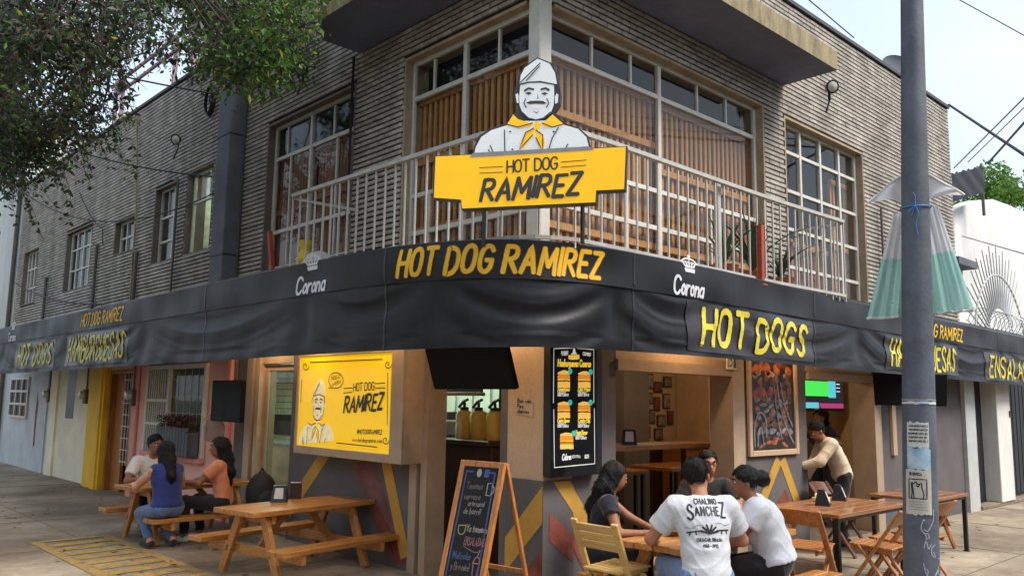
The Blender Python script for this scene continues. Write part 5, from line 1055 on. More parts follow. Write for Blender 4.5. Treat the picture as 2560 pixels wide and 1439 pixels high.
def folding_chair(lab, x, y, rot, m='chair_wood', pale=False, grp='wooden folding chairs'):
    t = thing('folding_chair', lab, 'chair', (x, y, 0), rotz=rot, group=grp); k = dict(local=True); w = .19
    for s in (-1, 1):
        if pale:
            MB().bar((.2, s*w, .0), (-.08, s*w, .36), .026, .05, (0, 1, 0), .004).build('leg', m, t, **k); MB().bar((-.2, s*(w-.03), .0), (.12, s*(w-.03), .38), .026, .045, (0, 1, 0), .004).build('leg', m, t, **k)
            MB().bar((-.08, s*w, .36), (-.25, s*w, .76), .026, .055, (0, 1, 0), .004).build('back_post', m, t, **k)
        else:
            MB().bar((.24, s*w, .0), (-.26, s*w, .74), .024, .05, (0, 1, 0), .006).build('back_post', m, t, **k); MB().bar((-.2, s*(w-.03), .0), (.12, s*(w-.03), .43), .024, .04, (0, 1, 0), .005).build('leg', m, t, **k)
        MB().bar((-.16, s*(w-.055), .385), (.19, s*(w-.055), .405), .022, .035, (0, 0, 1), .004).build('seat_rail', m, t, **k)
    for i in range(6): MB().box(-.17+i*.062, -.118+i*.062, -w+.02, w-.02, .404+i*.003, .42+i*.003, .003).build('seat_slat', m, t, **k)
    if pale:
        for i in range(3): z = .585+i*.062; xx = -.08-.17*(z-.36)/.4; MB().obox((xx, 0, z), (0, 1, 0), (-.39, 0, .92), (.92, 0, .39), w-.014, .029, .009, .003).build('back_slat', m, t, **k)
    else:
        B = MB(); n = 10                                   # one broad curved back rest
        def fb(u, v):
            yv = (u-.5)*2*w; bow = .04*(1-((u-.5)*2)**2); z = .6+.13*v+.015*math.sin(u*PI); xx = .24-.5*(z/.74); return Vector((xx-bow-.012, yv, z))
        B.grid(fb, n, 2); B.grid(lambda u, v: fb(u, v)+Vector((.016, 0, 0)), n, 2); 
        for v in (0, 1): B.grid(lambda u, q: fb(u, v)+Vector((.016*q, 0, 0)), n, 1)
        B.build('back_rest', m, t, smooth=True, **k)
        MB().bar((-.06, -w, .13), (-.06, w, .13), .02, .02).build('stretcher', m, t, **k)
    return t
folding_chair('pale pine slatted folding chair at the end of the crowded picnic table', -.0, -.84, .0, 'pine_pale', True)
folding_chair('orange brown folding chair with curved back behind the woman with the bun', 2.0, -1.27, .12, 'chair_wood')
folding_chair('brown folding chair at the slatted cafe table, farthest from the lamp post', 2.55, -1.64, PI/2+.08, 'chair_wood'); folding_chair('brown folding chair at the slatted cafe table, middle one of three in a row', 3.0, -1.62, PI/2, 'chair_wood'); folding_chair('dark folding chair on the wall side of the cafe table', 4.25, -.5, -PI/2, 'chair_dark'); folding_chair('brown folding chair at the slatted cafe table, partly hidden by the lamp post', 3.45, -1.64, PI/2-.08, 'chair_wood')
napkin_box('napkin_dispenser', -.85, 2.62, .606, -2.2, 'black napkin dispenser on the empty picnic table'); napkin_box('napkin_dispenser', 2.95, -.95, .651, -1.2, 'black napkin dispenser on the slatted cafe table, nearer one'); napkin_box('napkin_dispenser', 3.5, -.85, .651, -1.2, 'black napkin dispenser on the slatted cafe table, farther one')
t = thing('menu_card', 'dark folded menu card beside the napkin dispenser on the empty picnic table', 'menu card', (-.62, 2.72, .606)); MB().obox((-.62, 2.72, .69), (.73, -.68, 0), (0, 0, 1), (.68, .73, 0), .055, .083, .004).build('card', 'frame_dark', t); MB().obox((-.63, 2.71, .765), (.73, -.68, 0), (0, 0, 1), (.68, .73, 0), .05, .004, .006).build('edge', 'white_print', t)
t = thing('paper_cup_tray', 'small paper tray with sauces between the napkin dispensers', 'tray', (3.25, -.78, .651)); MB().box(3.17, 3.33, -.84, -.72, .651, .69, .005).build('tray', 'clear_bottle', t); MB().box(3.19, 3.3, -.82, -.74, .69, .73, .01).build('packets', 'lb_white', t)
t = thing('snack_basket', 'small basket and cup on the crowded picnic table', 'basket', (.55, -.98, .606)); MB().lathe((.5, -.98, .606), [(.05, 0), (.07, .04), (.065, .04)], 12).build('basket', 'po_red', t, smooth=True); MB().lathe((.62, -1.0, .606), [(.025, 0), (.032, .09), (.028, .09)], 12).build('cup', 'white_print', t, smooth=True)
t = thing('timber_display_board', 'brown timber A-frame board seen edge on behind the lamp post', 'sandwich board', (5.3, -1.05, 0)); MB().prism([(0, .25), (.62, .25), (.14, 1.15), (.06, 1.15)], (5.0, -.9, 0), (.9, -.44, 0), (0, 0, 1), (.44, .9, 0), .02).build('side_panel', 'chair_dark', t)
for a, b in (((0, 0), (.08, 1.15)), ((.66, 0), (.12, 1.15))): MB().bar(Vector((5.0, -.9, 0))+Vector((.9, -.44, 0))*a[0], Vector((5.0, -.9, b[1]))+Vector((.9, -.44, 0))*b[0], .03, .03).build('leg', 'chair_wood', t)
# bag and backpack
mat('canvas_black', S(30, 33, 38), 0.8, var=0.1); t = thing('backpack', 'black backpack on the bench end behind the woman in orange', 'backpack', (-.33, 4.05, .3))
MB().sphere((-.33, 4.02, .52), .17, .17, .24, 16, 12).build('body', 'canvas_black', t, smooth=True); MB().sphere((-.33, 3.86, .44), .13, .06, .13, 12, 8).build('pocket', 'canvas_black', t, smooth=True); MB().tube([(-.36, 4.02, .75), (-.33, 4.02, .8), (-.3, 4.02, .75)], .012).build('handle', 'canvas_black', t)
glass('poly', (.86, .84, .8), .5, .2); t = thing('hanging_plastic_bag', 'clear plastic bag hanging beside the black television', 'bag', (-.3, 5.3, 1.05)); MB().lathe((-.3, 5.42, 1.02), [(.02, 0), (.12, .03), (.13, .2), (.06, .34), (.02, .42), (.05, .47)], 14, cap=False).build('sheet', 'poly', t, smooth=True)
mat('blue_sign', S(60, 100, 130), 0.5); t = thing('round_blue_sign', 'small round blue sign on the pink pilaster', 'sign', (-.03, 5.66, 1.52)); MB().lathe((-.05, 5.66, 1.6), [(.1, 0), (.1, .02), (.08, .022)], 18, (-1, 0, 0)).build('disc', 'blue_sign', t)
# ------------------------------------------------------------------ lamp post with posters and tied sheet
mat('pole_grey', S(88, 93, 104), 0.6, var=0.16, scale=3, bump=0.25, bscale=30, fine=0.1)
PX, PY = 0.8566, -2.6278
def pr(z): return float(np.interp(z, [0, .5, 1.9, 4.3, 8.5], [.115, .108, .098, .073, .05]))
def pc(z): return Vector((PX+.0241*z, PY-.0225*z, z))
lp = thing('lamp_post', 'grey tapered steel lamp post with torn posters standing at the kerb', 'lamp post', (PX, PY, 0))
MB().tube([pc(z) for z in [.0, .3, .8, 1.6, 2.4, 3.2, 4.0, 4.6, 6, 8.5]], [pr(z) for z in [.0, .3, .8, 1.6, 2.4, 3.2, 4.0, 4.6, 6, 8.5]], 32).build('shaft', 'pole_grey', lp, smooth=True)
MB().lathe((PX, PY, 0), [(.22, 0), (.22, .02), (.15, .03), (.14, .05)], 20).build('base_plate', 'pole_grey', lp, smooth=True)
MB().tube([pc(8.4), pc(8.6)+Vector((-.2, -.2, .3)), pc(8.6)+Vector((-1.2, -1.2, .5))], .035).build('arm', 'pole_grey', lp, smooth=True); MB().obox(pc(8.6)+Vector((-1.4, -1.4, .5)), (1, 1, 0), (1, -1, 0), (0, 0, 1), .3, .12, .06, .02).build('lantern', 'pole_grey', lp)
CA = math.atan2(CAM.y-PY, CAM.x-PX)
def wrap(parent, name, m, a0, a1, z0, z1, off=.004, rag=.0, seed=0):
    r = random.Random(seed); B = MB(); jag = [r.uniform(-rag, rag) for _ in range(30)]
    B.grid(lambda u, v: pc(z0+(z1-z0)*v+jag[int(u*14)+(15 if v > .5 else 0)]*(1 if v in (0, 1) else 0))+Vector((math.cos(CA+a0+(a1-a0)*u), math.sin(CA+a0+(a1-a0)*u), 0))*(pr(z0+(z1-z0)*v)+off), 14, 4)
    return B.build(name, m, parent, smooth='all')
mat('paper', S(206, 206, 200), 0.85, var=0.06, scale=4, bump=0.1); mat('paper_blue', S(120, 172, 206), 0.85, scale=9, col2=S(200, 212, 216)); mat('paper_old', S(196, 192, 178), 0.85, var=0.08, scale=5, bump=0.15); mat('tape', S(150, 152, 152), 0.4); mat('scratch', S(176, 182, 192), 0.8)
t = thing('torn_notice', 'torn white and blue notice pasted on the lamp post above the dog drawing', 'notice', tuple(pc(1.2))); wrap(t, 'sheet', 'paper', -.75, .55, 1.34, 1.5, .004, .006, 1); wrap(t, 'blue_part', 'paper_blue', -.75, .62, 1.2, 1.339, .0045, .01, 2)
FW = lambda a0, z0: (lambda u, v, d=0.0: pc(z0+v)+Vector((math.cos(CA+a0+u/pr(z0)), math.sin(CA+a0+u/pr(z0)), 0))*(pr(z0)+.004+d))
for k in range(5): p_, w_ = lay('AVISO IMPORTANTE DEL SERVICIO'[k:k+18], .011, 1, 0, .3); ribbons(MB(), [[(x*.11/w_, y) for x, y in q] for q in p_], .0012, FW(-.62, 1.47-.024*k), .03, .002).build('print_line', 'black_print', t)
t = thing('dog_notice', 'lost dog notice with a dark drawing pasted low on the lamp post', 'notice', tuple(pc(.93))); wrap(t, 'sheet', 'paper_old', -.85, .62, .92, 1.2, .006, .006, 3)
p_, w_ = lay('SE BUSCA', .016, 1, 0, .3); ribbons(MB(), [[(x*.07/w_, y) for x, y in q] for q in p_], .0018, FW(-.6, 1.165), .02, .0045).build('heading', 'black_print', t)
fw_ = FW(-.62, 1.02); ribbons(MB(), [[(0, 0), (0, .12), (.1, .12), (.1, 0), (0, 0)], chaikin([(.015, .005), (.02, .05), (.01, .1), (.03, .09), (.04, .11), (.05, .085), (.075, .1), (.07, .07), (.085, .03), (.08, .005)]), chaikin([(.045, .085), (.05, .07), (.06, .085)]), [(.02, .1), (.025, .05), (.03, .0)]], .003, fw_, .02, .0045).build('dog_drawing', 'black_print', t)
for k in range(4): ribbons(MB(), [[(.0, 0), (.11, 0)]], .0015, FW(-.62, 1.0-.016*k), .02, .0045).build('print_line', 'sign_grey', t)
t = thing('tape_band', 'pale packing tape wrapped round the lamp post above the notices', 'tape', tuple(pc(1.62))); wrap(t, 'band', 'paper', -1.3, 1.3, 1.615, 1.632, .004, .003, 5); wrap(t, 'band', 'tape', -1.3, 1.3, 1.636, 1.648, .0045, .002, 6); wrap(t, 'blue_print', 'paper_blue', .0, .5, 1.618, 1.634, .006, .0, 7)
B = MB(); r = random.Random(21)
for k in range(9):
    a, z = r.uniform(.1, .9), r.uniform(.45, .92); q = [(0, 0)]
    for _ in range(4): q.append((q[-1][0]+r.uniform(-.03, .035), q[-1][1]+r.uniform(-.06, .06)))
    ribbons(B, [chaikin(q)], .0022, FW(a, z), .02, -.001)
B.build('scratches', 'scratch', lp)
# sheet tied with blue string
def veil(name, tint, col, alpha):
    m = bpy.data.materials.new(name); m.use_nodes = True; MATS[name] = m; N = m.node_tree.nodes; L = m.node_tree.links; N.remove(N['Principled BSDF'])
    tr = N.new('ShaderNodeBsdfTransparent'); tr.inputs[0].default_value = (*tint, 1); d = N.new('ShaderNodeBsdfDiffuse'); d.inputs[0].default_value = (*col, 1); tl = N.new('ShaderNodeBsdfTranslucent'); tl.inputs[0].default_value = (*col, 1)
    g = N.new('ShaderNodeBsdfGlossy'); g.inputs['Roughness'].default_value = .25
    a = N.new('ShaderNodeMixShader'); a.inputs[0].default_value = .45; b = N.new('ShaderNodeMixShader'); b.inputs[0].default_value = alpha; c = N.new('ShaderNodeMixShader'); c.inputs[0].default_value = .08
    L.new(d.outputs[0], a.inputs[1]); L.new(tl.outputs[0], a.inputs[2]); L.new(tr.outputs[0], b.inputs[1]); L.new(a.outputs[0], b.inputs[2]); L.new(b.outputs[0], c.inputs[1]); L.new(g.outputs[0], c.inputs[2]); L.new(c.outputs[0], N['Material Output'].inputs[0])
veil('veil_white', (.95, .95, .95), S(232, 235, 239), .88); veil('veil_teal', (.8, .95, .92), S(176, 226, 218), .88)
t = thing('tied_plastic_sheet', 'white and teal plastic sheet tied round the lamp post with blue string', 'plastic sheet', tuple(pc(2.2)))
vr = Vector((math.cos(CA+PI/2), math.sin(CA+PI/2), 0)); vb = Vector((-math.cos(CA), -math.sin(CA), 0))
def vw(z): return float(np.interp(z, [2.22, 2.94], [.325, .14]))
def vs_(u, z):
    x = (u*2-1); w = vw(z); amp = .022*min(1, abs(z-2.94)/.3+.15); sk = -.02*(z-2.9)
    return pc(z)+vr*(-(x*w)+sk)+vb*(pr(z)*.55+.02+.06*(1-x*x)-.05*x*x*0+amp*.6*math.sin(u*24+z*3)+.02*math.sin(u*51))+Vector((0, 0, (.06*x*abs(x) if z > 3.0 else -.02*x)*1.0))
MB().grid(lambda u, v: vs_(u, 2.62+.32*v), 60, 10).build('white_part', 'veil_white', t, smooth='all'); MB().grid(lambda u, v: vs_(u, 2.22+.4*v), 60, 10).build('teal_part', 'veil_teal', t, smooth='all'); MB().grid(lambda u, v: pc(2.94)+vr*(-(u*2-1)*(.1+.2*min(1, .35+v)))+vb*(pr(2.9)*.6+.03+.02*math.sin(u*19+v*4))+Vector((0, 0, (.02+.07*abs(u*2-1))*(1-v)+(.27-.2*abs(u*2-1)**1.4)*v)), 50, 8).build('white_part', 'veil_white', t, smooth='all'); MB().tube([pc(2.94)+vr*(-(u-.5)*2*.3)+vb*(pr(2.9)*.6+.03+.02*math.sin(u*19+4))+Vector((0, 0, .27-.2*abs(u*2-1)**1.4)) for u in [i/30 for i in range(31)]], .008, 6).build('hem', 'white_print', t, smooth=True)
for u0, u1 in ((0, .4), (.6, 1.0)): MB().tube([vs_(u0+(u1-u0)*k/12, 2.215) for k in range(13)], .009, 6).build('hem', 'white_print', t, smooth=True)
mat('string_blue', S(60, 140, 210), 0.6); MB().tube([pc(2.93)+Vector((math.cos(a), math.sin(a), 0))*(pr(2.93)+.008) for a in [CA-2.2+4.4*i/20 for i in range(21)]], .004, 6).build('string', 'string_blue', t); dcam = Vector((math.cos(CA), math.sin(CA), 0))*(pr(2.9)+.012)
for q in ([(0, 0), (.02, -.06), (.0, -.13), (.012, -.2)], [(0, 0), (-.025, -.07), (-.045, -.04), (0, 0)], [(0, 0), (.0, .06), (-.012, .09)]): MB().tube([pc(2.93+b)+dcam-vr*a*-1 for a, b in q], .003, 5).build('string_end', 'string_blue', t)

# ------------------------------------------------------------------ people
def surface_nets(F, org, h):
    s = F < 0; nx, ny, nz = F.shape
    c = np.zeros((nx-1, ny-1, nz-1), int)
    for i in (0, 1):
        for j in (0, 1):
            for k in (0, 1): c += s[i:nx-1+i, j:ny-1+j, k:nz-1+k]
    act = (c > 0) & (c < 8); idx = -np.ones(act.shape, int); ii = np.argwhere(act); idx[act] = np.arange(len(ii))
    acc = np.zeros((len(ii), 3)); cnt = np.zeros(len(ii)); I, J, Kk = ii.T
    for a in range(3):
        o1, o2 = [b for b in range(3) if b != a]
        for p in (0, 1):
            for q in (0, 1):
                d0 = [0, 0, 0]; d0[o1] = p; d0[o2] = q; d1 = list(d0); d1[a] = 1
                f0 = F[I+d0[0], J+d0[1], Kk+d0[2]]; f1 = F[I+d1[0], J+d1[1], Kk+d1[2]]; m = (f0 < 0) != (f1 < 0); t = np.where(m, f0/np.where(m, f0-f1, 1), 0)
                P = np.tile(np.array(d0, float), (len(ii), 1)); P[:, a] += t; acc += P*m[:, None]; cnt += m
    V = (ii+acc/cnt[:, None])*h+org; faces = []
    for a in range(3):
        sl0 = [slice(None)]*3; sl1 = [slice(None)]*3; sl0[a] = slice(0, -1); sl1[a] = slice(1, None); ch = s[tuple(sl0)] != s[tuple(sl1)]
        e = np.argwhere(ch); o1, o2 = (a+1) % 3, (a+2) % 3; e = e[(e[:, o1] > 0) & (e[:, o2] > 0) & (e[:, o1] < F.shape[o1]-1) & (e[:, o2] < F.shape[o2]-1)]
        q = []
        for p, r in ((0, 0), (1, 0), (1, 1), (0, 1)):
            w = e.copy(); w[:, o1] -= 1-p; w[:, o2] -= 1-r; q.append(idx[w[:, 0], w[:, 1], w[:, 2]])
        q = np.stack(q, 1); q = q[(q >= 0).all(1)]; faces.append(q)
    return V, np.concatenate(faces)
def sdf_mesh(prims, h, wr=0.0, seed=0):
    """prims: dicts a,b,ra,rb (round cone) or c,r,R (ellipsoid); k blend; clip list of (point, normal). Union -> one skin."""
    lo = np.array([1e9]*3); hi = -lo
    for p in prims:
        if 'a' in p: pts = np.array([p['a'], p['b']]); m = max(p['ra'], p['rb'])
        else: pts = np.array([p['c']]); m = max(p['r'])
        lo = np.minimum(lo, pts.min(0)-m); hi = np.maximum(hi, pts.max(0)+m)
    lo -= 4*h; hi += 4*h; n = np.ceil((hi-lo)/h).astype(int)+1; F = np.full(n, 1.0, np.float32)
    for p in prims:
        k = p.get('k', .03)
        if 'a' in p: pts = np.array([p['a'], p['b']]); m = max(p['ra'], p['rb'])+k+2*h
        else: pts = np.array([p['c']]); m = max(p['r'])+k+2*h
        i0 = np.maximum(0, np.floor((pts.min(0)-m-lo)/h).astype(int)); i1 = np.minimum(n, np.ceil((pts.max(0)+m-lo)/h).astype(int)+1)
        g = np.stack(np.meshgrid(*[lo[q]+h*np.arange(i0[q], i1[q]) for q in range(3)], indexing='ij'), -1)
        if 'a' in p:
            a = np.array(p['a'], float); ab = np.array(p['b'], float)-a; L2 = max(1e-12, ab@ab); t = np.clip(((g-a)@ab)/L2, 0, 1)
            d = np.linalg.norm(g-a-t[..., None]*ab, axis=-1)-(p['ra']+(p['rb']-p['ra'])*t)
        else:
            q = (g-np.array(p['c']))
            if 'R' in p: q = q@np.array(p['R'])
            r = np.array(p['r']); k0 = np.linalg.norm(q/r, axis=-1); k1 = np.linalg.norm(q/(r*r), axis=-1)+1e-9; d = k0*(k0-1)/k1
        for (pt, nm) in p.get('clip', ()): d = np.maximum(d, (g-np.array(pt))@np.array(nm))
        sl = tuple(slice(i0[q], i1[q]) for q in range(3)); f = F[sl]
        if p.get('sub'): F[sl] = np.maximum(f, -d)
        else: hh = np.clip(.5+.5*(d-f)/k, 0, 1); F[sl] = d*(1-hh)+f*hh-k*hh*(1-hh)
    if wr:
        gx = lo[0]+h*np.arange(n[0])[:, None, None]; gy = lo[1]+h*np.arange(n[1])[None, :, None]; gz = lo[2]+h*np.arange(n[2])[None, None, :]
        w1 = np.sin(gz*24+4*np.sin(gx*9+seed)+4*np.sin(gy*10+2*gz)); w2 = np.sin(gx*21+gz*17+4*np.sin(gy*12+seed)); F -= (wr*2.2*((1-np.abs(w1))**3+.8*(1-np.abs(w2))**3-.25)).astype(np.float32)
    return surface_nets(F, lo, h)
def np_obj(name, V, Fq, m, parent):
    me = bpy.data.meshes.new(name); me.from_pydata([tuple(v) for v in V], [], [tuple(int(i) for i in f) for f in Fq]); me.materials.append(MATS[m])
    b = bmesh.new(); b.from_mesh(me); bmesh.ops.recalc_face_normals(b, faces=b.faces); bmesh.ops.smooth_vert(b, verts=b.verts, factor=.4, use_axis_x=True, use_axis_y=True, use_axis_z=True); b.to_mesh(me); b.free()
    me.polygons.foreach_set('use_smooth', [True]*len(me.polygons)); me.update()
    o = bpy.data.objects.new(name, me); COL.objects.link(o); o.parent = parent; ORG[o] = Vector(); return o
def ik(a, t, l1, l2, pole):
    a, t, pole = Vector(a), Vector(t), Vector(pole); d = t-a; L = min(d.length, (l1+l2)*.995); d.normalize(); t = a+d*L
    x = (l1*l1-l2*l2+L*L)/(2*L); hh = math.sqrt(max(0, l1*l1-x*x)); pv = pole-d*pole.dot(d); pv.normalize(); return a+d*x+pv*hh, t
for nm, c in (('skin_a', (178, 122, 92)), ('skin_b', (150, 98, 70)), ('skin_c', (206, 150, 118))): mat(nm, S(*c), 0.58, var=0.1, scale=14, fine=0.1, bump=.15, bscale=120)
mat('hair_black', S(13, 11, 11), 0.5, spec=.3, var=0.25, scale=14, bump=1.0, bscale=45, stretch=(4, 4, .5)); mat('eye_white', S(220, 215, 205), 0.3); mat('eye_dark', S(30, 22, 20), 0.25); mat('lip', S(150, 78, 70), 0.5)
def cloth(name, c, var=.06): mat(name, S(*c), 0.85, var=var, scale=5, bump=0.25, bscale=50, sheen=.2, fine=0.06)
for nm, c in (('tee_white', (204, 207, 214)), ('shirt_white', (214, 210, 206)), ('top_blue', (32, 46, 112)), ('tee_orange', (208, 132, 96)), ('navy', (17, 22, 38)), ('shirt_black', (17, 15, 17)), ('shirt_cream', (206, 190, 166)), ('denim', (84, 110, 150)), ('trouser_black', (17, 17, 21)), ('jean_blue', (104, 132, 176)), ('sole_white', (220, 218, 214)), ('shoe_black', (24, 23, 24)), ('apron_dark', (38, 34, 36))): cloth(nm, c)
M = .914           # metres -> modelling units
def person(label, loc, yaw, height=1.68, sex='m', pelvis_z=.4, lean=.15, side=0.0, twist=0.0, head=(0, 0, 0), hands=None, feet=None, knee=None, bulk=1.0, skin='skin_a', top='tee_white', sleeve=.55, pants='trouser_black', shoes='shoe_black', hair='short', h=.0085, hem=.02, belt=None, loose=0.0):
    """pose in the person's own frame: x forward, y to the person's left. hands/feet: targets (L, R)"""
    T = thing('person', label, 'person', (loc[0], loc[1], loc[2] if len(loc) > 2 else 0), rotz=yaw); g = M*height/1.7
    fem = sex == 'f'; sw = (.155 if fem else .185)*g*(.5+.5*bulk); hw = (.095 if fem else .088)*g
    pel = Vector((0, 0, pelvis_z)); up = Vector((math.sin(lean), -math.sin(side), math.cos(lean)*math.cos(side))).normalized()
    upb = (up+Vector((0, 0, 1))*.9).normalized(); wst = pel+upb*.17*g; chest = wst+(upb*.3+up*.7)*.17*g; neck = chest+up*.16*g
    fwd = Vector((math.cos(twist), math.sin(twist), 0)); left = Vector((-fwd.y, fwd.x, 0)); left = (left-up*left.dot(up)).normalized(); fw2 = left.cross(up)*1.0
    shL, shR = neck+left*sw-up*.045*g, neck-left*sw-up*.045*g
    hy, hp, hr = head; nk2 = neck+(up*.6+Vector((0, 0, .4)))*.075*g+fw2*.02*g
    hf = Vector((math.cos(twist+hy)*math.cos(hp), math.sin(twist+hy)*math.cos(hp), math.sin(hp))); hu = Vector((0, 0, 1)); hu = (hu-hf*hu.dot(hf)).normalized(); hl = hu.cross(hf)
    hu, hl = (hu*math.cos(hr)+hl*math.sin(hr)), (hl*math.cos(hr)-hu*math.sin(hr)); hc = nk2+hu*.10*g+hf*.025*g
    R = [list(x) for x in zip(hf, hl, hu)]
    hands = hands or ((.35, .15, .6), (.35, -.15, .6)); A = []
    for s, sh, ht in ((1, shL, hands[0]), (-1, shR, hands[1])):
        el, wr = ik(sh, ht, .29*g, .25*g, Vector((-.35, s*.75, -.6))); A.append((s, sh, el, wr))
    feet = feet or ((.38, .12, .05), (.36, -.12, .05)); Lg = []
    for s, ft in ((1, feet[0]), (-1, feet[1])):
        hip = pel+Vector((0, s*hw, -.01*g)); kn, an = ik(hip, Vector(ft)+Vector((0, 0, .03)), .42*g, .41*g, Vector(knee) if knee else Vector((.75, s*.12, .65))); Lg.append((s, hip, kn, an))
    tl = lambda v: tuple(v)
    Rt = [list(x) for x in zip(fw2, left, up)]; b = bulk
    def torso(e, kk=.05):
        return [dict(c=tl(pel+upb*.02*g), r=(.105*g*b+e, (.155 if fem else .145)*g*b+e, .105*g+e), R=Rt, k=kk), dict(c=tl(wst), r=(.095*g*b+e, (.125 if fem else .14)*g*b+e, .13*g+e), R=Rt, k=kk),
                dict(c=tl(chest), r=(.1*g*b+e, (.14 if fem else .16)*g*b+e, .15*g+e), R=Rt, k=kk), dict(a=tl(shL-left*.03*g), b=tl(shR+left*.03*g), ra=.055*g+e*.8, rb=.055*g+e*.8, k=kk)]+([dict(c=tl(chest+fw2*.075*g*b-up*.02*g+left*s*.06*g), r=(.06*g+e*.6,)*3, k=kk) for s in (-1, 1)] if fem else [])
    body = torso(0)+[dict(a=tl(neck-up*.03*g), b=tl(hc-hu*.04*g), ra=.06*g, rb=.05*g, k=.03)]
    body += [dict(c=tl(hc+hu*.025*g-hf*.012*g), r=(.098*g, .078*g, .098*g), R=R, k=.02), dict(c=tl(hc-hu*.045*g+hf*.028*g), r=(.068*g, .058*g, .075*g), R=R, k=.03),
             dict(a=tl(hc+hf*.088*g+hu*.008*g), b=tl(hc+hf*.108*g-hu*.028*g), ra=.009*g, rb=.015*g, k=.012), dict(a=tl(hc+hf*.086*g+hu*.026*g-hl*.035*g), b=tl(hc+hf*.086*g+hu*.026*g+hl*.035*g), ra=.011*g, rb=.011*g, k=.02),
             dict(a=tl(hc+hf*.082*g-hu*.055*g-hl*.014*g), b=tl(hc+hf*.082*g-hu*.055*g+hl*.014*g), ra=.012*g, rb=.012*g, k=.012)]
    body += [dict(c=tl(hc+hl*s*.079*g-hf*.008*g-hu*.01*g), r=(.02*g, .01*g, .032*g), R=R, k=.008) for s in (-1, 1)]
    for s, sh, el, wr in A:
        body += [dict(a=tl(sh), b=tl(el), ra=.052*g*b, rb=.041*g*b, k=.025), dict(a=tl(el), b=tl(wr), ra=.041*g*b, rb=.027*g, k=.02)]
        d = (wr-el).normalized(); sd = d.cross(Vector((0, 0, 1))); sd = sd.normalized()*s if sd.length > .1 else Vector((0, s, 0)); dn = d.cross(sd).normalized(); dn = dn if dn.z < 0 else -dn
        pc_ = wr+d*.045*g; body.append(dict(a=tl(wr), b=tl(pc_+d*.02*g), ra=.027*g, rb=.03*g, k=.015)); body.append(dict(a=tl(pc_+d*.025*g-sd*.022*g), b=tl(pc_+d*.025*g+sd*.022*g), ra=.017*g, rb=.017*g, k=.015))
        for q, (o_, ln) in enumerate(((-.03, .06), (-.01, .072), (.011, .068), (.031, .052))):
            b0 = pc_+d*.035*g+sd*o_*g; b1 = b0+(d*.8+dn*.35).normalized()*ln*.55*g; b2 = b1+(d*.4+dn*.85).normalized()*ln*.5*g
            body += [dict(a=tl(b0), b=tl(b1), ra=.0105*g, rb=.0095*g, k=.004), dict(a=tl(b1), b=tl(b2), ra=.0095*g, rb=.008*g, k=.004)]
        t0 = wr+d*.02*g-sd*.022*g; t1 = t0+(d*.6-sd*.7).normalized()*.04*g; body += [dict(a=tl(t0), b=tl(t1), ra=.0135*g, rb=.0115*g, k=.008), dict(a=tl(t1), b=tl(t1+(d*.9+dn*.3).normalized()*.03*g), ra=.0115*g, rb=.009*g, k=.004)]
    shoe = []; trous = [dict(c=tl(pel+upb*.01*g), r=(.108*g*b+.012, (.158 if fem else .15)*g*b+.012, .11*g), R=Rt, k=.04)]
    for s, hip, kn, an in Lg:
        body += [dict(a=tl(hip), b=tl(kn), ra=.082*g*b, rb=.056*g, k=.04), dict(a=tl(kn), b=tl(an), ra=.055*g, rb=.036*g, k=.02)]
        ftd = Vector((1, s*.12, 0)).normalized(); body.append(dict(a=tl(an+Vector((0, 0, -.03*g))), b=tl(an+ftd*.13*g+Vector((0, 0, -.045*g))), ra=.032*g, rb=.024*g, k=.02))
        trous += [dict(a=tl(hip), b=tl(kn), ra=.088*g*b+.008, rb=.062*g+.008, k=.04), dict(a=tl(kn), b=tl(an), ra=.06*g+.008, rb=.046*g+.006, k=.03, clip=[(tl(an+(kn-an).normalized()*.03*g), tl((an-kn).normalized()))])]
        shoe += [dict(a=tl(an+Vector((0, 0, -.035*g))-ftd*.035*g), b=tl(an+ftd*.15*g+Vector((0, 0, -.045*g))), ra=.042*g, rb=.034*g, k=.02, clip=[(tl(an+Vector((0, 0, -.072*g))), (0, 0, -1))])]
    V, Fq = sdf_mesh(body, h); np_obj('body', V, Fq, skin, T)
    e = .016+loose; hemp = pel-upb*hem*g
    sh_ = torso(e, .045)
    for p in sh_: p['clip'] = [(tl(neck+up*.03*g), tl(up)), (tl(hemp), tl(-upb))]
    for s, sh, el, wr in A:
        if sleeve <= 0: continue
        if sleeve <= 1:
            q = sh.lerp(el, sleeve); d = tl((el-sh).normalized()); sh_.append(dict(a=tl(sh), b=tl(sh.lerp(el, min(1, sleeve+.25))), ra=.06*g*b+e*.7, rb=.062*g*b+e*.8, k=.03, clip=[(tl(q), d)]))
        else: sh_ += [dict(a=tl(sh), b=tl(el), ra=.06*g*b+e*.6, rb=.052*g*b+e*.6, k=.03), dict(a=tl(el), b=tl(wr), ra=.052*g*b+e*.6, rb=.038*g+e*.4, k=.03, clip=[(tl(el.lerp(wr, sleeve-1)), tl((wr-el).normalized()))])]
    V, Fq = sdf_mesh(sh_, h, .0022 if sleeve else .0015, len(label)); shirt = np_obj('shirt', V, Fq, top, T)
    V, Fq = sdf_mesh(trous, h, .0025, 3); np_obj('trousers', V, Fq, pants, T)
    for q in shoe: V, Fq = sdf_mesh([q], h); np_obj('shoe', V, Fq, shoes, T)
    # hair: cap over the cranium, cut away from the face
    cap = [dict(c=tl(hc+hu*.032*g-hf*.018*g), r=(.106*g, .088*g, .102*g), R=R, k=.02, clip=[(tl(hc+hf*.045*g+hu*.045*g), tl((hf*.75-hu*.66).normalized())), (tl(hc-hu*(.062 if hair == 'short' else .07)*g), tl((hf*.35-hu*.93).normalized()))])]
    bkd = -hf+hu*-.2
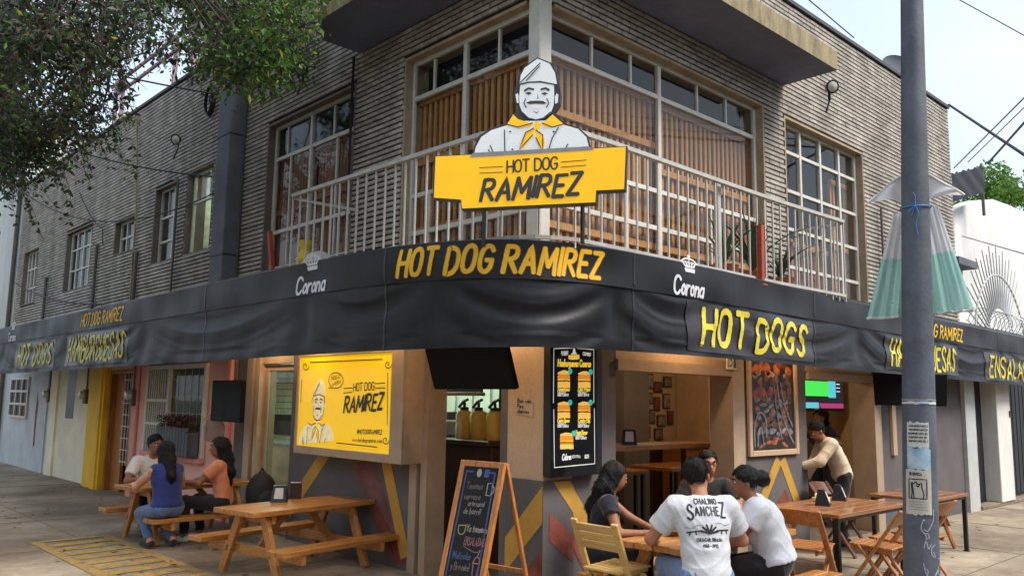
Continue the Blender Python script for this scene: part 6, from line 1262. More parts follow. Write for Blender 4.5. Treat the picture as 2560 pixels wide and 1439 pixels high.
    if hair == 'long':
        q0 = hc-hf*.055*g+hu*.02*g; q1 = hc-hf*.1*g-hu*.13*g; q2 = neck-fw2*(.10*b)*g-up*.14*g+left*.02*g; q3 = q2-Vector((0, 0, .16*g))-fw2*.01*g
        cap += [dict(a=tl(q0), b=tl(q1), ra=.085*g, rb=.075*g, k=.04), dict(a=tl(q1), b=tl(q2), ra=.072*g, rb=.06*g, k=.04), dict(a=tl(q2), b=tl(q3), ra=.06*g, rb=.022*g, k=.04)]
        cap += [dict(a=tl(hc+hl*s*.068*g+hu*.02*g-hf*.01*g), b=tl(hc+hl*s*.075*g-hu*.14*g-hf*.05*g), ra=.03*g, rb=.03*g, k=.03) for s in (-1, 1)]
    if hair in ('bun', 'pony'):
        cap += [dict(c=tl(hc-hf*.15*g+hu*.02*g), r=(.062*g, .062*g, .066*g), R=R, k=.012)]
        cap += [dict(a=tl(hc+hu*.05*g), b=tl(hc-hf*.11*g+hu*.03*g), ra=.075*g, rb=.05*g, k=.03)]
    if hair == 'pony': cap += [dict(a=tl(hc-hf*.13*g+hu*.03*g), b=tl(hc-hf*.2*g-hu*.1*g), ra=.045*g, rb=.04*g, k=.02), dict(a=tl(hc-hf*.2*g-hu*.1*g), b=tl(hc-hf*.2*g-hu*.28*g), ra=.04*g, rb=.012*g, k=.02)]
    V, Fq = sdf_mesh(cap, h, .004, 5); ho = np_obj('hair', V, Fq, 'hair_black', T)
    hs = MB(); hr_ = random.Random(len(label)); vv = ho.data.vertices; nrm = [v.normal.copy() for v in vv]
    for _ in range(420 if hair != 'bun' else 160):
        q = hr_.randrange(len(vv)); p0 = vv[q].co; n0 = nrm[q]; d0 = (-hf*.5-hu*.8+Vector((hr_.gauss(0, .25), hr_.gauss(0, .25), hr_.gauss(0, .25)))); d0 = d0-n0*d0.dot(n0)
        if d0.length < .1: continue
        d0 = d0.normalized()*hr_.uniform(.02, .045); hs.tube([p0-n0*.002, p0+d0*.5+n0*.005, p0+d0+n0*hr_.uniform(.0, .006)], [.0022, .0018, .0006], 3, False)
    hs.build('hair_strands', 'hair_black', T, local=True, kind='stuff')
    for s in (-1, 1):
        B = MB(); p = hc+hf*.084*g+hl*s*.032*g+hu*.008*g; B.sphere(p, .012*g, .012*g, .0085*g, 10, 6); ey_ = B.build('eye', 'eye_white', T, smooth=True, local=True); MB().sphere(p+hf*.007*g, .0066*g, .0066*g, .0066*g, 8, 6).build('pupil', 'eye_dark', ey_, smooth=True, local=True)
        MB().tube([hc+hf*.097*g+hl*s*.016*g+hu*.031*g, hc+hf*.094*g+hl*s*.035*g+hu*.037*g, hc+hf*.082*g+hl*s*.052*g+hu*.031*g], [.005*g, .0055*g, .003*g], 6).build('eyebrow', 'hair_black', T, smooth=True, local=True)
    MB().sphere(hc+hf*.09*g-hu*.056*g, .008*g, .022*g, .008*g, 10, 6).build('lips', 'lip', T, smooth=True, local=True)
    return T, dict(hc=hc, hf=hf, hl=hl, hu=hu, g=g, shirt=shirt, neck=neck, pel=pel, wst=wst, up=up, left=left, fw=fw2)
D = math.radians
# --- four people at the picnic table before the wide opening (bench about .36)
tee, J = person('man in printed white T-shirt with his back turned at the crowded picnic table', (.06, -1.57), D(52), 1.83, 'm', .46, .28, 0, D(0), (D(-25), D(-12), D(12)), ((.42, .24, .62), (.40, -.20, .62)), ((.3, .16, .05), (.18, -.2, .05)), bulk=1.02, top='tee_white', sleeve=.66, pants='jean_blue', hair='short', h=.008, hem=.13, loose=.012)
bun, J2 = person('woman in plain white T-shirt with black hair bun, leaning over the crowded picnic table', (.8, -1.66), D(112), 1.66, 'f', .47, .42, D(-4), D(12), (D(10), D(-5), 0), ((.42, .1, .62), (.36, -.22, .62)), ((.25, .12, .05), (.2, -.16, .05)), bulk=1.25, top='tee_white', sleeve=.5, hair='bun', skin='skin_b', h=.008, hem=-.02, loose=.02)
gls, J3 = person('man with glasses and dark shirt facing the viewer at the crowded picnic table', (1.78, -.42), D(-135), 1.7, 'm', .45, .12, 0, 0, (D(8), D(-4), 0), ((.36, .16, .62), (.34, -.18, .62)), bulk=1.0, top='shirt_black', sleeve=.6, skin='skin_a', hem=.05)
nav, J4 = person('woman with long dark hair and navy top at the crowded picnic table', (.27, -.42), D(-62), 1.62, 'f', .45, .25, 0, D(22), (D(15), D(-14), 0), ((.42, .12, .62), (.4, -.12, .62)), bulk=1.02, top='navy', sleeve=.4, pants='trouser_black', hair='long', skin='skin_b', hem=.04)
for s in (-1, 1):                     # spectacles
    c = J3['hc']+J3['hf']*.1*J3['g']+J3['hl']*s*.033*J3['g']+J3['hu']*.008*J3['g']
    MB().tube([c+(J3['hl']*math.cos(a)*.026+J3['hu']*math.sin(a)*.019)*J3['g'] for a in [2*PI*i/16 for i in range(17)]], .0022, 5).build('spectacle_rim', 'black_metal', gls, local=True)
    MB().tube([c+J3['hl']*s*.026*J3['g'], J3['hc']+J3['hl']*s*.082*J3['g']], .002, 5).build('spectacle_arm', 'black_metal', gls, local=True)
MB().tube([J3['hc']+J3['hf']*.103*J3['g']+J3['hl']*q*.008*J3['g']+J3['hu']*.01*J3['g'] for q in (-1, 1)], .002, 5).build('spectacle_bridge', 'black_metal', gls, local=True)
# print on the back of the T-shirt
bv = BVHTree.FromPolygons([v.co[:] for v in J['shirt'].data.vertices], [p.vertices[:] for p in J['shirt'].data.polygons])
bo = J['wst']*.3+J['neck']*.7; bx = -J['left']*-1; bz = J['up']
def on_back(u, v, d=0.0):
    p = bo+(J['left']*-1)*(-u)*-1+bz*v-J['fw']*.6; hit = bv.ray_cast(p, J['fw'])
    return (hit[0]+hit[1]*(.0025+d*.3) if hit[0] is not None else bo-J['fw']*.14+J['left']*-u+bz*v)
def back_text(s_, v, w, hgt_, hw, seed=2):
    p, ww = lay(s_, hgt_, .6, 0, .24); k = w/ww; ribbons(MB(), [[(x*k-w/2, y+v) for x, y in q] for q in p], hw, on_back, .012, .001).build('shirt_print', 'black_print', tee, local=True)
back_text('CHALINO', .058, .15, .038, .0036); back_text('ANCHE', -.02, .16, .058, .0046)
p, ww = lay('S', .1, .5, 0, .1); ribbons(MB(), [[(x*1.1-.128, y-.045) for x, y in q] for q in p], .0065, on_back, .012, .001).build('shirt_print', 'black_print', tee, local=True); p, ww = lay('Z', .1, .5, 0, .1); ribbons(MB(), [[(x*1.1+.092, y-.03) for x, y in q] for q in p], .0065, on_back, .012, .001).build('shirt_print', 'black_print', tee, local=True)
lf = []
for a in (-75, -45, -18, 18, 45, 75): lf.append([(0, -.135), (.055*math.sin(math.radians(a))*1.1, -.135+.055*math.cos(math.radians(a)))])
ribbons(MB(), lf, .006, on_back, .01, .001).build('shirt_print', 'black_print', tee, local=True)
for gun in ([[(-.14, -.125), (-.05, -.118)], [(-.12, -.122), (-.125, -.14)], [(-.09, -.122), (-.085, -.14)]], [[(.05, -.118), (.14, -.108)], [(.09, -.115), (.085, -.135)], [(.12, -.112), (.125, -.13)]]): ribbons(MB(), gun, .004, on_back, .012, .001).build('shirt_print', 'black_print', tee, local=True)
ribbons(MB(), [chaikin([(-.15, -.09), (-.11, -.105), (-.08, -.08), (-.04, -.085)]), chaikin([(.15, -.07), (.11, -.085), (.08, -.065), (.04, -.075)])], .002, on_back, .012, .001).build('shirt_print', 'sign_grey', tee, local=True)
back_text('CULIACAN, SINALOA', -.185, .17, .02, .0022); back_text('1960 - 1992', -.225, .1, .02, .0022)
# --- three people before the pink shop (bench about .315)
person('woman in royal blue sleeveless top with black hair, back turned, before the pink shop', (-1.3, 4.2), D(98), 1.62, 'f', .42, .2, 0, 0, (D(0), D(-6), 0), ((.42, .16, .64), (.36, -.14, .64)), ((.12, .1, .05), (.05, -.12, .05)), knee=(.9, 0, .3), bulk=1.12, top='top_blue', sleeve=0, pants='denim', hair='long', skin='skin_c', hem=-.01, h=.01, loose=.014)
person('man in white shirt facing the viewer beyond the table before the pink shop', (-1.02, 5.5), D(-98), 1.7, 'm', .41, .2, 0, 0, (D(18), D(-6), 0), ((.36, .14, .64), (.34, -.14, .64)), bulk=1.0, top='shirt_white', sleeve=.7, hair='short', skin='skin_b', h=.01)
person('woman in orange T-shirt with long dark hair sitting sideways before the pink shop', (-.68, 4.22), D(128), 1.66, 'f', .43, .1, 0, D(5), (D(12), D(-2), 0), ((.38, .16, .64), (.3, -.1, .66)), ((.36, .14, .05), (.3, -.1, .05)), bulk=1.0, top='tee_orange', sleeve=.6, pants='trouser_black', shoes='sole_white', hair='long', skin='skin_b', hem=.03, h=.01)
# --- people at the far doorway
person('waiter in cream long sleeved shirt bending forward at the far doorway', (4.68, -.33), D(138), 1.62, 'm', .80, .58, 0, 0, (D(14), D(-32), 0), ((.52, .1, .9), (.4, -.24, .62)), ((.06, .1, .03), (-.06, -.12, .03)), knee=(1, 0, .1), bulk=.9, top='shirt_cream', sleeve=1.92, hair='short', skin='skin_b', hem=.1, loose=.014, h=.0095)
person('person with dark ponytail standing inside the far doorway behind the waiter', (6.15, .62), D(175), 1.66, 'f', .84, .1, 0, 0, (D(0), D(0), 0), ((.3, .2, 1.18), (.36, -.05, 1.12)), ((.06, .1, .03), (-.04, -.12, .03)), knee=(1, 0, .1), bulk=1.0, top='apron_dark', sleeve=.6, hair='pony', skin='skin_b', h=.0105)

# ------------------------------------------------------------------ street tree hanging over the tree side
mat('bark', S(50, 43, 38), 0.95, var=0.2, scale=8, bump=0.6, bscale=25); mat('twig', S(58, 50, 44), 0.9, var=0.15)
def leafmat(name, c, trans):
    m = mat(name, c, 0.5, var=0.3, scale=5, fine=0.2); N = m.node_tree.nodes; L = m.node_tree.links; b = N['Principled BSDF']
    t = N.new('ShaderNodeBsdfTranslucent'); L.new(b.inputs['Base Color'].links[0].from_socket, t.inputs[0]); mx = N.new('ShaderNodeMixShader'); mx.inputs[0].default_value = trans
    L.new(b.outputs[0], mx.inputs[1]); L.new(t.outputs[0], mx.inputs[2]); L.new(mx.outputs[0], N['Material Output'].inputs[0])
leafmat('leaf_dark', S(62, 80, 56), .35); leafmat('leaf_green', S(98, 130, 62), .45); leafmat('leaf_brown', S(84, 72, 60), .25); leafmat('leaf_lime', S(112, 156, 58), .45); leafmat('leaf_yellow', S(190, 186, 60), .4)
CL = [(-2.52,6.9,6.09,0,0.25),(-3.34,4.82,5.35,0,0.41),(-2.47,6.07,5.88,0,0.37),(-3.35,4.04,5.04,0,0.43),(-3.47,3.56,4.63,0,0.38),(-2.46,8.07,6.7,0,0.22),(-3.03,6.28,5.54,0,0.24),(-2.83,3.25,4.66,0,0.32),(-2.9,6.88,6.24,0,0.26),(-3.0,3.73,5.29,0,0.41),(-2.68,6.52,6.1,0,0.33),(-2.58,7.3,6.72,0,0.44),(-2.51,4.66,5.38,0,0.3),(-3.04,3.42,4.8,0,0.27),(-2.47,7.86,6.54,0,0.34),(-3.14,5.81,5.42,0,0.34),(-3.06,5.38,5.59,0,0.4),(-3.36,4.17,5.02,0,0.38),(-3.26,5.23,5.58,0,0.37),(-3.37,4.39,5.14,0,0.28),(-2.65,5.88,4.63,0,0.44),(-3.02,5.37,4.45,0,0.26),(-2.98,5.16,4.53,0,0.28),(-2.95,7.02,5.68,0,0.45),(-2.37,8.15,5.4,0,0.37),(-2.88,6.01,4.98,0,0.36),(-2.34,8.6,5.35,0,0.26),(-3.03,4.75,4.34,0,0.44),(-2.36,7.2,5.26,0,0.27),(-2.63,7.22,5.63,0,0.38),(-2.99,5.75,4.58,0,0.28),(-2.58,6.4,4.75,0,0.36),(-1.9,7.21,5.12,0,0.32),(-2.17,7.66,5.22,0,0.35),(-2.5,7.5,5.63,0,0.35),(-2.59,8.86,5.61,0,0.4),(-2.25,5.89,4.77,0,0.4),(-2.94,5.11,5.07,0,0.29),(-2.23,5.88,4.97,0,0.36),(-2.72,7.48,5.4,0,0.31),(-2.45,7.83,4.55,0,0.37),(-2.21,8.7,5.16,0,0.34),(-2.6,5.74,4.47,0,0.36),(-2.51,5.63,4.4,0,0.42),(-2.42,6.11,4.54,0,0.4),(-2.51,7.18,4.43,0,0.44),(-2.52,5.95,4.42,0,0.3),(-1.9,8.55,5.14,0,0.36),(-2.22,8.65,4.61,0,0.29),(-1.9,7.73,5.76,2,0.36),(-1.79,5.93,5.67,2,0.28),(-2.4,4.81,5.21,2,0.31),(-2.47,3.54,5.06,2,0.28),(-1.35,7.12,5.35,2,0.3),(-2.6,3.2,4.75,2,0.42),(-1.37,7.36,6.58,2,0.23),(-2.81,3.58,5.16,2,0.26),(-2.53,3.51,4.88,2,0.26),(-2.07,6.23,4.97,2,0.24),(-2.11,5.04,5.14,2,0.34),(-2.01,5.42,4.88,2,0.37),(-2.33,4.83,4.88,2,0.32),(-2.45,4.17,4.57,2,0.43),(-1.82,6.6,5.14,2,0.44),(-2.2,4.78,5.19,2,0.36),(-3.04,3.2,4.84,2,0.23),(-3.02,3.41,4.75,2,0.38),(-1.28,8.1,5.43,2,0.39),(-2.38,3.58,5.29,2,0.43),(-1.35,6.33,6.97,1,0.32),(-2.16,3.44,5.53,1,0.24),(-0.68,7.48,6.79,1,0.4),(-1.72,3.2,5.57,1,0.43),(-2.49,2.16,4.72,1,0.27),(-1.17,6.75,6.63,1,0.39),(-1.34,7.11,7.07,1,0.45),(-1.57,5.59,6.63,1,0.34),(-2.11,4.4,5.97,1,0.36),(-1.49,7.92,7.12,1,0.39),(-2.66,2.93,5.1,1,0.39),(-1.53,5.0,6.45,1,0.36),(-2.0,3.78,5.66,1,0.3),(-1.32,3.98,6.01,1,0.33),(-2.58,3.58,5.37,1,0.29),(-1.18,7.49,7.3,1,0.29),(-2.09,4.53,5.66,1,0.34),(-1.29,5.64,6.87,1,0.24),(-1.22,7.98,6.93,1,0.37),(-2.46,4.02,5.54,1,0.41),(-1.13,5.04,6.47,1,0.37),(-0.52,5.64,6.6,1,0.33),(-1.27,3.16,5.58,1,0.3),(-1.67,2.58,4.97,1,0.34),(-1.0,4.18,5.92,1,0.36),(-1.58,2.84,5.39,1,0.23),(-1.38,2.95,5.15,1,0.44),(-0.7,4.52,6.48,1,0.32),(-1.52,3.8,5.83,1,0.23),(-1.82,3.58,5.77,1,0.26),(-1.61,3.88,5.33,1,0.33),(-1.86,2.32,4.69,1,0.27),(-0.55,4.85,5.89,1,0.34),(-0.61,6.04,7.03,1,0.4),(-1.49,2.3,4.86,3,0.34),(-0.94,2.84,5.9,3,0.26),(-0.9,2.98,5.21,3,0.32),(-1.55,3.3,5.45,3,0.31),(-1.24,3.86,5.28,3,0.35),(-1.01,2.73,5.04,3,0.35),(-0.58,3.65,6.03,3,0.23),(-0.94,3.01,5.52,3,0.45),(-0.78,4.71,6.29,3,0.39),(-0.91,3.61,5.46,3,0.42),(-1.44,2.27,5.26,3,0.24),(-0.49,5.73,7.22,3,0.25),(-0.5,4.41,6.61,3,0.34),(-0.68,4.99,5.9,3,0.44),(-1.0,4.18,6.03,3,0.28),(-0.8,3.76,5.63,3,0.41),(-0.78,3.46,5.99,3,0.32),(-1.08,4.17,6.44,3,0.3),(-1.44,3.43,5.53,3,0.29),(-1.12,3.11,5.48,3,0.45),(-0.61,3.47,6.04,3,0.29),(-1.31,2.06,5.51,3,0.43),(-1.53,2.03,4.84,3,0.25),(-1.48,1.68,5.3,3,0.32),(-0.51,4.87,5.94,3,0.42),(-1.55,2.12,4.61,3,0.27),(-1.28,3.46,5.25,3,0.43),(-0.76,3.79,5.34,3,0.38),(-1.3,3.25,5.02,3,0.26),(-1.72,2.27,4.64,3,0.36),(-1.11,2.21,5.17,4,0.31),(-0.56,3.62,5.46,4,0.37),(-1.0,2.48,5.57,4,0.26),(-1.48,1.74,4.85,4,0.27),(-0.58,3.19,5.7,4,0.26),(-0.95,2.94,5.15,4,0.38),(-0.48,3.55,6.13,4,0.33),(-1.62,2.01,4.6,4,0.28),(-1.27,2.96,4.96,4,0.42),(-0.58,4.37,5.62,4,0.22),(-3.83,5.33,6.11,0,0.27),(-3.86,9.67,5.05,0,0.34),(-4.49,4.92,4.3,0,0.37),(-4.58,9.44,5.91,0,0.42),(-2.59,9.62,5.36,0,0.24),(-4.29,10.27,5.88,0,0.28),(-3.9,3.44,4.59,0,0.24),(-3.3,9.66,5.38,0,0.31),(-3.49,8.09,5.64,0,0.24),(-1.26,2.63,7.06,1,0.38),(-1.71,2.83,5.96,1,0.29),(-1.06,4.86,8.47,1,0.29),(-2.41,5.39,7.6,1,0.26),(-3.69,3.58,6.47,1,0.36),(-1.11,2.08,7.08,1,0.3),(-3.21,3.08,6.09,1,0.32),(-3.34,3.27,6.49,1,0.43),(-1.02,4.81,6.76,1,0.39),(-2.81,7.08,8.61,1,0.38),(-1.18,4.59,8.1,1,0.34),(-3.34,7.53,8.38,1,0.36),(-3.47,6.51,8.05,1,0.3),(-2.72,2.93,6.52,1,0.33),(-2.88,2.95,6.39,1,0.32),(-3.55,5.18,7.36,1,0.23)]
tree = thing('street_tree', 'leafy street tree hanging over the shaded end of the building', 'tree', (-3.0, 9.0, 0))
tr_ = random.Random(31)
limbs = [[(-3.0, 9, 0), (-3.02, 9.02, 1.5), (-2.95, 8.95, 3.2), (-2.9, 8.8, 5.0)], [(-2.9, 8.8, 5.0), (-2.6, 7.4, 6.0), (-2.1, 5.6, 6.6), (-1.6, 4.0, 6.5)], [(-2.9, 8.8, 5.0), (-2.4, 9.6, 6.2), (-1.6, 10.2, 7.2)], [(-2.95, 8.9, 4.6), (-3.0, 7.0, 5.6), (-2.8, 5.0, 6.0), (-2.6, 3.4, 6.3)], [(-2.9, 8.8, 5.0), (-3.4, 9.2, 6.6), (-3.6, 8.8, 8.0)], [(-2.4, 7.0, 6.1), (-1.7, 7.2, 6.3), (-1.2, 7.6, 6.4)]]
rad = [[.24, .2, .17, .15], [.12, .09, .06, .03], [.1, .07, .03], [.1, .07, .05, .025], [.1, .07, .03], [.05, .035, .02]]
B = MB()
for q, rr_ in zip(limbs, rad):
    c = catmull(q, 5); ri = np.interp(np.linspace(0, 1, len(c)), np.linspace(0, 1, len(rr_)), rr_); B.tube([tuple(p) for p in c], [float(x) for x in ri], 10)
B.build('trunk', 'bark', tree, smooth=True)
jn = [Vector(p) for q in limbs[1:] for p in catmull(q, 6)]
TB = MB(); LBs = {k: MB() for k in ('leaf_dark', 'leaf_green', 'leaf_brown', 'leaf_lime', 'leaf_yellow')}
def leaf(Bq, c, d, l, w):
    d = d.normalized(); s = d.cross(Vector((tr_.gauss(0, 1), tr_.gauss(0, 1), tr_.gauss(0, 1)))).normalized()*w; n = d.cross(s).normalized()*w*.35
    Bq.add([c, c+d*l*.45+s+n, c+d*l, c+d*l*.45-s+n], [(0, 1, 2), (0, 2, 3)])
for (x, y, z, kind, R) in CL:
    c = Vector((x, y, z)); j = min(jn, key=lambda p: (p-c).length); mid = (j+c)/2+Vector((tr_.uniform(-.15, .15), tr_.uniform(-.15, .15), tr_.uniform(.0, .25)))
    TB.tube([j, mid, c], [.022, .014, .006], 5)
    n = {0: 300, 1: 200, 2: 140, 3: 290, 4: 60}[kind]
    for k in range(6):
        e = c+Vector((tr_.gauss(0, 1), tr_.gauss(0, 1), tr_.gauss(-.3, .8))).normalized()*R*tr_.uniform(.7, 1.3); TB.tube([c, (c+e)/2+Vector((0, 0, .05)), e], [.006, .004, .002], 4)
    if kind in (0, 2):                                  # wispy twigs hanging out of the crown
        for k in range(3):
            q = [c]; dv = Vector((tr_.uniform(-.5, .5), tr_.uniform(-.5, .5), -.25))
            for _ in range(5): dv = dv+Vector((tr_.gauss(0, .15), tr_.gauss(0, .15), -.13)); q.append(q[-1]+dv.normalized()*tr_.uniform(.12, .22))
            TB.tube(q, [.006, .005, .004, .003, .002, .0012], 4)
            for p in q[1:]:
                for _ in range(3): leaf(LBs[tr_.choice(('leaf_green', 'leaf_dark', 'leaf_brown'))], p, Vector((tr_.gauss(0, 1), tr_.gauss(0, 1), tr_.gauss(-.6, .6))), tr_.uniform(.05, .1), tr_.uniform(.014, .026))
    for k in range(n):
        v = Vector((tr_.gauss(0, 1), tr_.gauss(0, 1), tr_.gauss(0, .75))); v = v.normalized()*R*tr_.random()**.45*1.15; p = c+v
        key = tr_.choices(('leaf_dark', 'leaf_green', 'leaf_brown', 'leaf_lime', 'leaf_yellow'), {0: (70, 14, 14, 1, 1), 1: (56, 20, 22, 2, 0), 2: (25, 8, 64, 1, 2), 3: (16, 44, 6, 32, 2), 4: (10, 40, 6, 36, 8)}[kind])[0]
        d = v.normalized()*.5+Vector((tr_.gauss(0, .6), tr_.gauss(0, .6), tr_.gauss(-.5, .5))); sz = tr_.choice((.7, 1, 1, 1.5)); leaf(LBs[key], p, d, tr_.uniform(.035, .08)*sz, tr_.uniform(.01, .02)*sz)
for cx, cy, cz in ((-3.06, -.2, 3.72), (-3.0, -.15, 3.55)):      # yellowing leaf sprays on a long twig near the viewer
    pass
TB.build('twigs', 'twig', tree)
for k, Bq in LBs.items(): Bq.build('crown', k, tree)
# ------------------------------------------------------------------ cables, pipes
def cable(pts, r, lab, sag=0.0, m='cable', cat='cable', grp=None):
    q = [Vector(p) for p in pts]; out = []
    for a, b in zip(q, q[1:]):
        for k in range(12): t_ = k/12; out.append(a.lerp(b, t_)-Vector((0, 0, sag*4*t_*(1-t_))))
    out.append(q[-1]); t = MB().tube(out, r, 6).build('cable' if cat == 'cable' else 'pipe', m, None, smooth=True, label=lab, cat=cat, group=grp); return t
cable([(-.05, 2.92, 5.4), (-.05, 2.93, 3.5)], .016, 'black cable running down beside the big window under the slab')
cable([(-.04, 5.66, 6.3), (-.04, 5.64, 3.0)], .014, 'thin grey pipe running down beside the dark pillar', m='pipe', cat='pipe'); cable([(-.04, 10.0, 6.5), (-.04, 9.66, 4.7), (-.04, 9.62, 2.9)], .016, 'ochre stained pipe on the brick wall beside the smallest window', m='fascia', cat='pipe')
cable([(-2.2, 9.5, 6.9), (-.28, 6.1, 5.75)], .012, 'black cable from the tree to the dark pillar, upper one', .05); cable([(-2.2, 12.5, 6.8), (-.3, 6.0, 4.55)], .012, 'black cable sagging to the middle of the dark pillar', .25); cable([(-1.6, 14.5, 6.6), (-.3, 5.9, 4.3)], .009, 'thin black cable sagging across the brick wall', .9)
cable([(-.06, 17.6, 4.2), (-.08, 11.0, 3.2), (-.08, 9.9, 3.0)], .012, 'black cable running low along the far bricks', .15); cable([(-.05, 13.0, 5.6), (-.06, 11.3, 4.6), (-.06, 11.2, 4.3)], .01, 'short black cable hanging by the white grid window', .1)
for y, lab in ((14.9, 'grey service pipe between the two far grid windows'), (11.6, 'grey service pipe beside the small square window'), (9.45, 'grey service pipe below the small square window'), (7.85, 'thin dark pipe between the two nearest grid windows')):
    z1 = {14.9: 4.05, 11.6: 4.35, 9.45: 3.95, 7.85: 4.9}[y]; cable([(-.05, y, 2.8), (-.05, y, z1), (-.05, y+.18, z1+.04)], .03 if y > 8 else .018, lab, m='pipe', cat='pipe')
t = thing('cable_coil', 'coil of black cable hung beside the top of the dark pillar', 'cable coil', (-.06, 6.75, 5.65))
for k in range(5): MB().tube([(-.05-.012*k, 6.8+(.2-.012*k)*math.cos(a)*.8, 5.9+(.24-.01*k)*math.sin(a)) for a in [2*PI*i/24 for i in range(25)]], .008, 5).build('loop', 'cable', t)
P7 = lambda px, py, d: tuple(CAM+ray(px, py)*d)
long_ = lambda a, b, f=3.0: [a, tuple(Vector(a).lerp(Vector(b), f))]     # carried on well past the frame
cable(long_(P7(2135, 95, 16), P7(2010, -10, 14), 4), .012, 'black cable running over the parapet to the roof clutter'); cable(long_(P7(2372, 262, 13.2), P7(2580, 400, 9)), .02, 'thick dark cable falling from the brick corner'); cable(long_(P7(2385, 420, 16), P7(2580, 225, 12)), .011, 'thin black cable rising from the dark netting, lower one'); cable(long_(P7(2420, 405, 16), P7(2580, 250, 13)), .009, 'thin black cable rising from the dark netting, second one'); cable(long_(P7(2470, 408, 16), P7(2580, 285, 13)), .02, 'bundle of twisted cables rising from the dark netting')
cable(long_(P7(2380, -10, 12), P7(2580, 100, 12)), .008, 'thin cable crossing the top corner of the sky'); cable(long_(P7(2405, 590, 15), P7(2580, 640, 12)), .008, 'thin cable crossing the white wall')
# railing of pipes on the brick wall, behind the tied sheet
cable([(6.75, -.05, 4.35), (6.75, -.05, 3.0)], .016, 'thin pipe down the bricks beside the balcony door', m='pipe', cat='pipe'); cable([(7.4, -.05, 3.75), (6.75, -.06, 3.6), (6.72, -.06, 2.95)], .02, 'black conduit on the bricks below the thin pipe')
# ------------------------------------------------------------------ roof clutter and neighbours
mat('rust_frame', S(150, 116, 122), 0.7, var=0.1)
t = thing('roof_frame', 'dull pink steel frame standing on the far roof', 'frame', (1.5, 14, 6.3))
for y in (11.6, 12.6, 15.9, 16.4): MB().box(1.46, 1.54, y-.04, y+.04, 6.3, 9.3).build('post', 'rust_frame', t)
for z in (8.95, 9.25): MB().box(1.47, 1.53, 11.3, 16.8, z-.03, z+.03).build('beam', 'rust_frame', t)
t = thing('roof_antenna', 'rusty pole standing on the roof behind the lamp post', 'pole', (10.3, .6, 6.3)); MB().box(9.6, 9.68, .56, .64, 6.3, 8.1).build('mast', 'red_oxide', t); MB().box(9.5, 9.78, .5, .7, 6.3, 6.34).build('base', 'cap', t)
t = thing('satellite_dish', 'dark satellite dish on the parapet beside the lamp post', 'satellite dish', (8.9, .35, 6.62)); MB().lathe((8.4, .3, 6.95), [(.0, .0), (.15, .02), (.26, .08), (.27, .09)], 20, (-.6, -.7, .4), False).build('dish', 'slate', t, smooth=True); MB().bar((8.5, .4, 6.5), (8.42, .32, 6.93), .04, .04).build('mast', 'black_metal', t)
t = thing('roof_lumber', 'heap of dark boards lying on the parapet roof', 'lumber', (7.2, .5, 6.63))
for k in range(7): MB().bar((6.3+.1*k, .3+.06*k, 6.7+.035*k), (7.3+.08*k, .25+.05*k, 6.72+.04*k), .1, .025).build('board', ('chair_dark', 'slate', 'pipe')[k % 3], t)
nb1 = thing('white_neighbour_house', 'white rendered house behind the spiked gate at the edge of the picture', 'building', (14, 3, 0))
mat('white_render', S(226, 224, 219), 0.85, var=0.09, scale=.9, stretch=(1, 1, .35), bump=0.1)
top = [(13.2, 5.4), (14.3, 5.85), (15.6, 6.3), (16.9, 6.56), (18.0, 6.62), (19.3, 6.65), (24, 6.2), (24, 2.4), (13.2, 2.4)]
MB().prism(top, (0, 1.5, 0), (1, 0, 0), (0, 0, 1), (0, 1, 0), .3).build('upper_wall', 'white_render', nb1); MB().box(9.78, 24, 2.2, 8, .0, 5.2).build('body', 'white_render', nb1)
MB().box(13.5, 14.6, 1.2, 1.49, 4.55, 4.7).build('ledge', 'slate', nb1)
gt = thing('garage_gate_wall', 'white piers with tall black metal doors beside the cafe', 'gate', (12, -.1, 0))
for a, b in ((10.62, 11.3), (13.6, 14.2)): MB().box(a, b, -.2, .2, .06, 2.7, .01).build('pier', 'white_render', gt)
for a, b in ((9.76, 10.61), (11.31, 13.59), (14.21, 18)): 
    MB().box(a, b, .04, .08, .06, 2.7).build('door', 'black_door', gt)
    for k in range(int((b-a)/.22)): MB().box(a+.02+k*.22, a+.2+k*.22, .03, .039, .1, 2.65, .003).build('board', 'black_door', gt)
MB().box(9.76, 18, -.18, -.0, .0, .06, .008).build('step', 'conc', gt); MB().box(9.76, 18, -.2, .2, 2.701, 2.85).build('lintel', 'slate', gt)
MB().box(11.22, 11.28, -.215, -.201, 1.45, 1.55).build('doorbell', 'black_plastic', gt)
fs = thing('fan_spikes', 'white steel fan of spikes rising over the black gate', 'spiked fence', (12, -.1, 2.85))
for k in range(26):
    a = math.radians(14+k*5.8); c = Vector((11.6, -.05, 2.6)); d = Vector((-math.cos(a), 0, math.sin(a))); MB().tube([c+d*.75, c+d*(1.75+.12*(k % 2))], [.016, .009], 6).build('spike', 'grey_white', fs)
MB().tube([Vector((11.6, -.05, 2.6))+Vector((-math.cos(math.radians(a)), 0, math.sin(math.radians(a))))*1.35 for a in range(10, 172, 6)], .016, 6).build('arch', 'grey_white', fs)
t = thing('razor_wire', 'coil of razor wire along the top of the black gate', 'razor wire', (12, -.1, 2.85)); MB().tube([(10.6+.012*i, -.05+.2*math.cos(i*.35), 3.08+.2*math.sin(i*.35)) for i in range(420)], .006, 4).build('coil', 'steel', t)
nt = thing('shade_netting', 'dark shade netting leaning over the neighbour roof', 'netting', (13.5, 1.2, 5.7)); mat('netting', S(42, 48, 56), 0.9, bump=0.8, bscale=40)
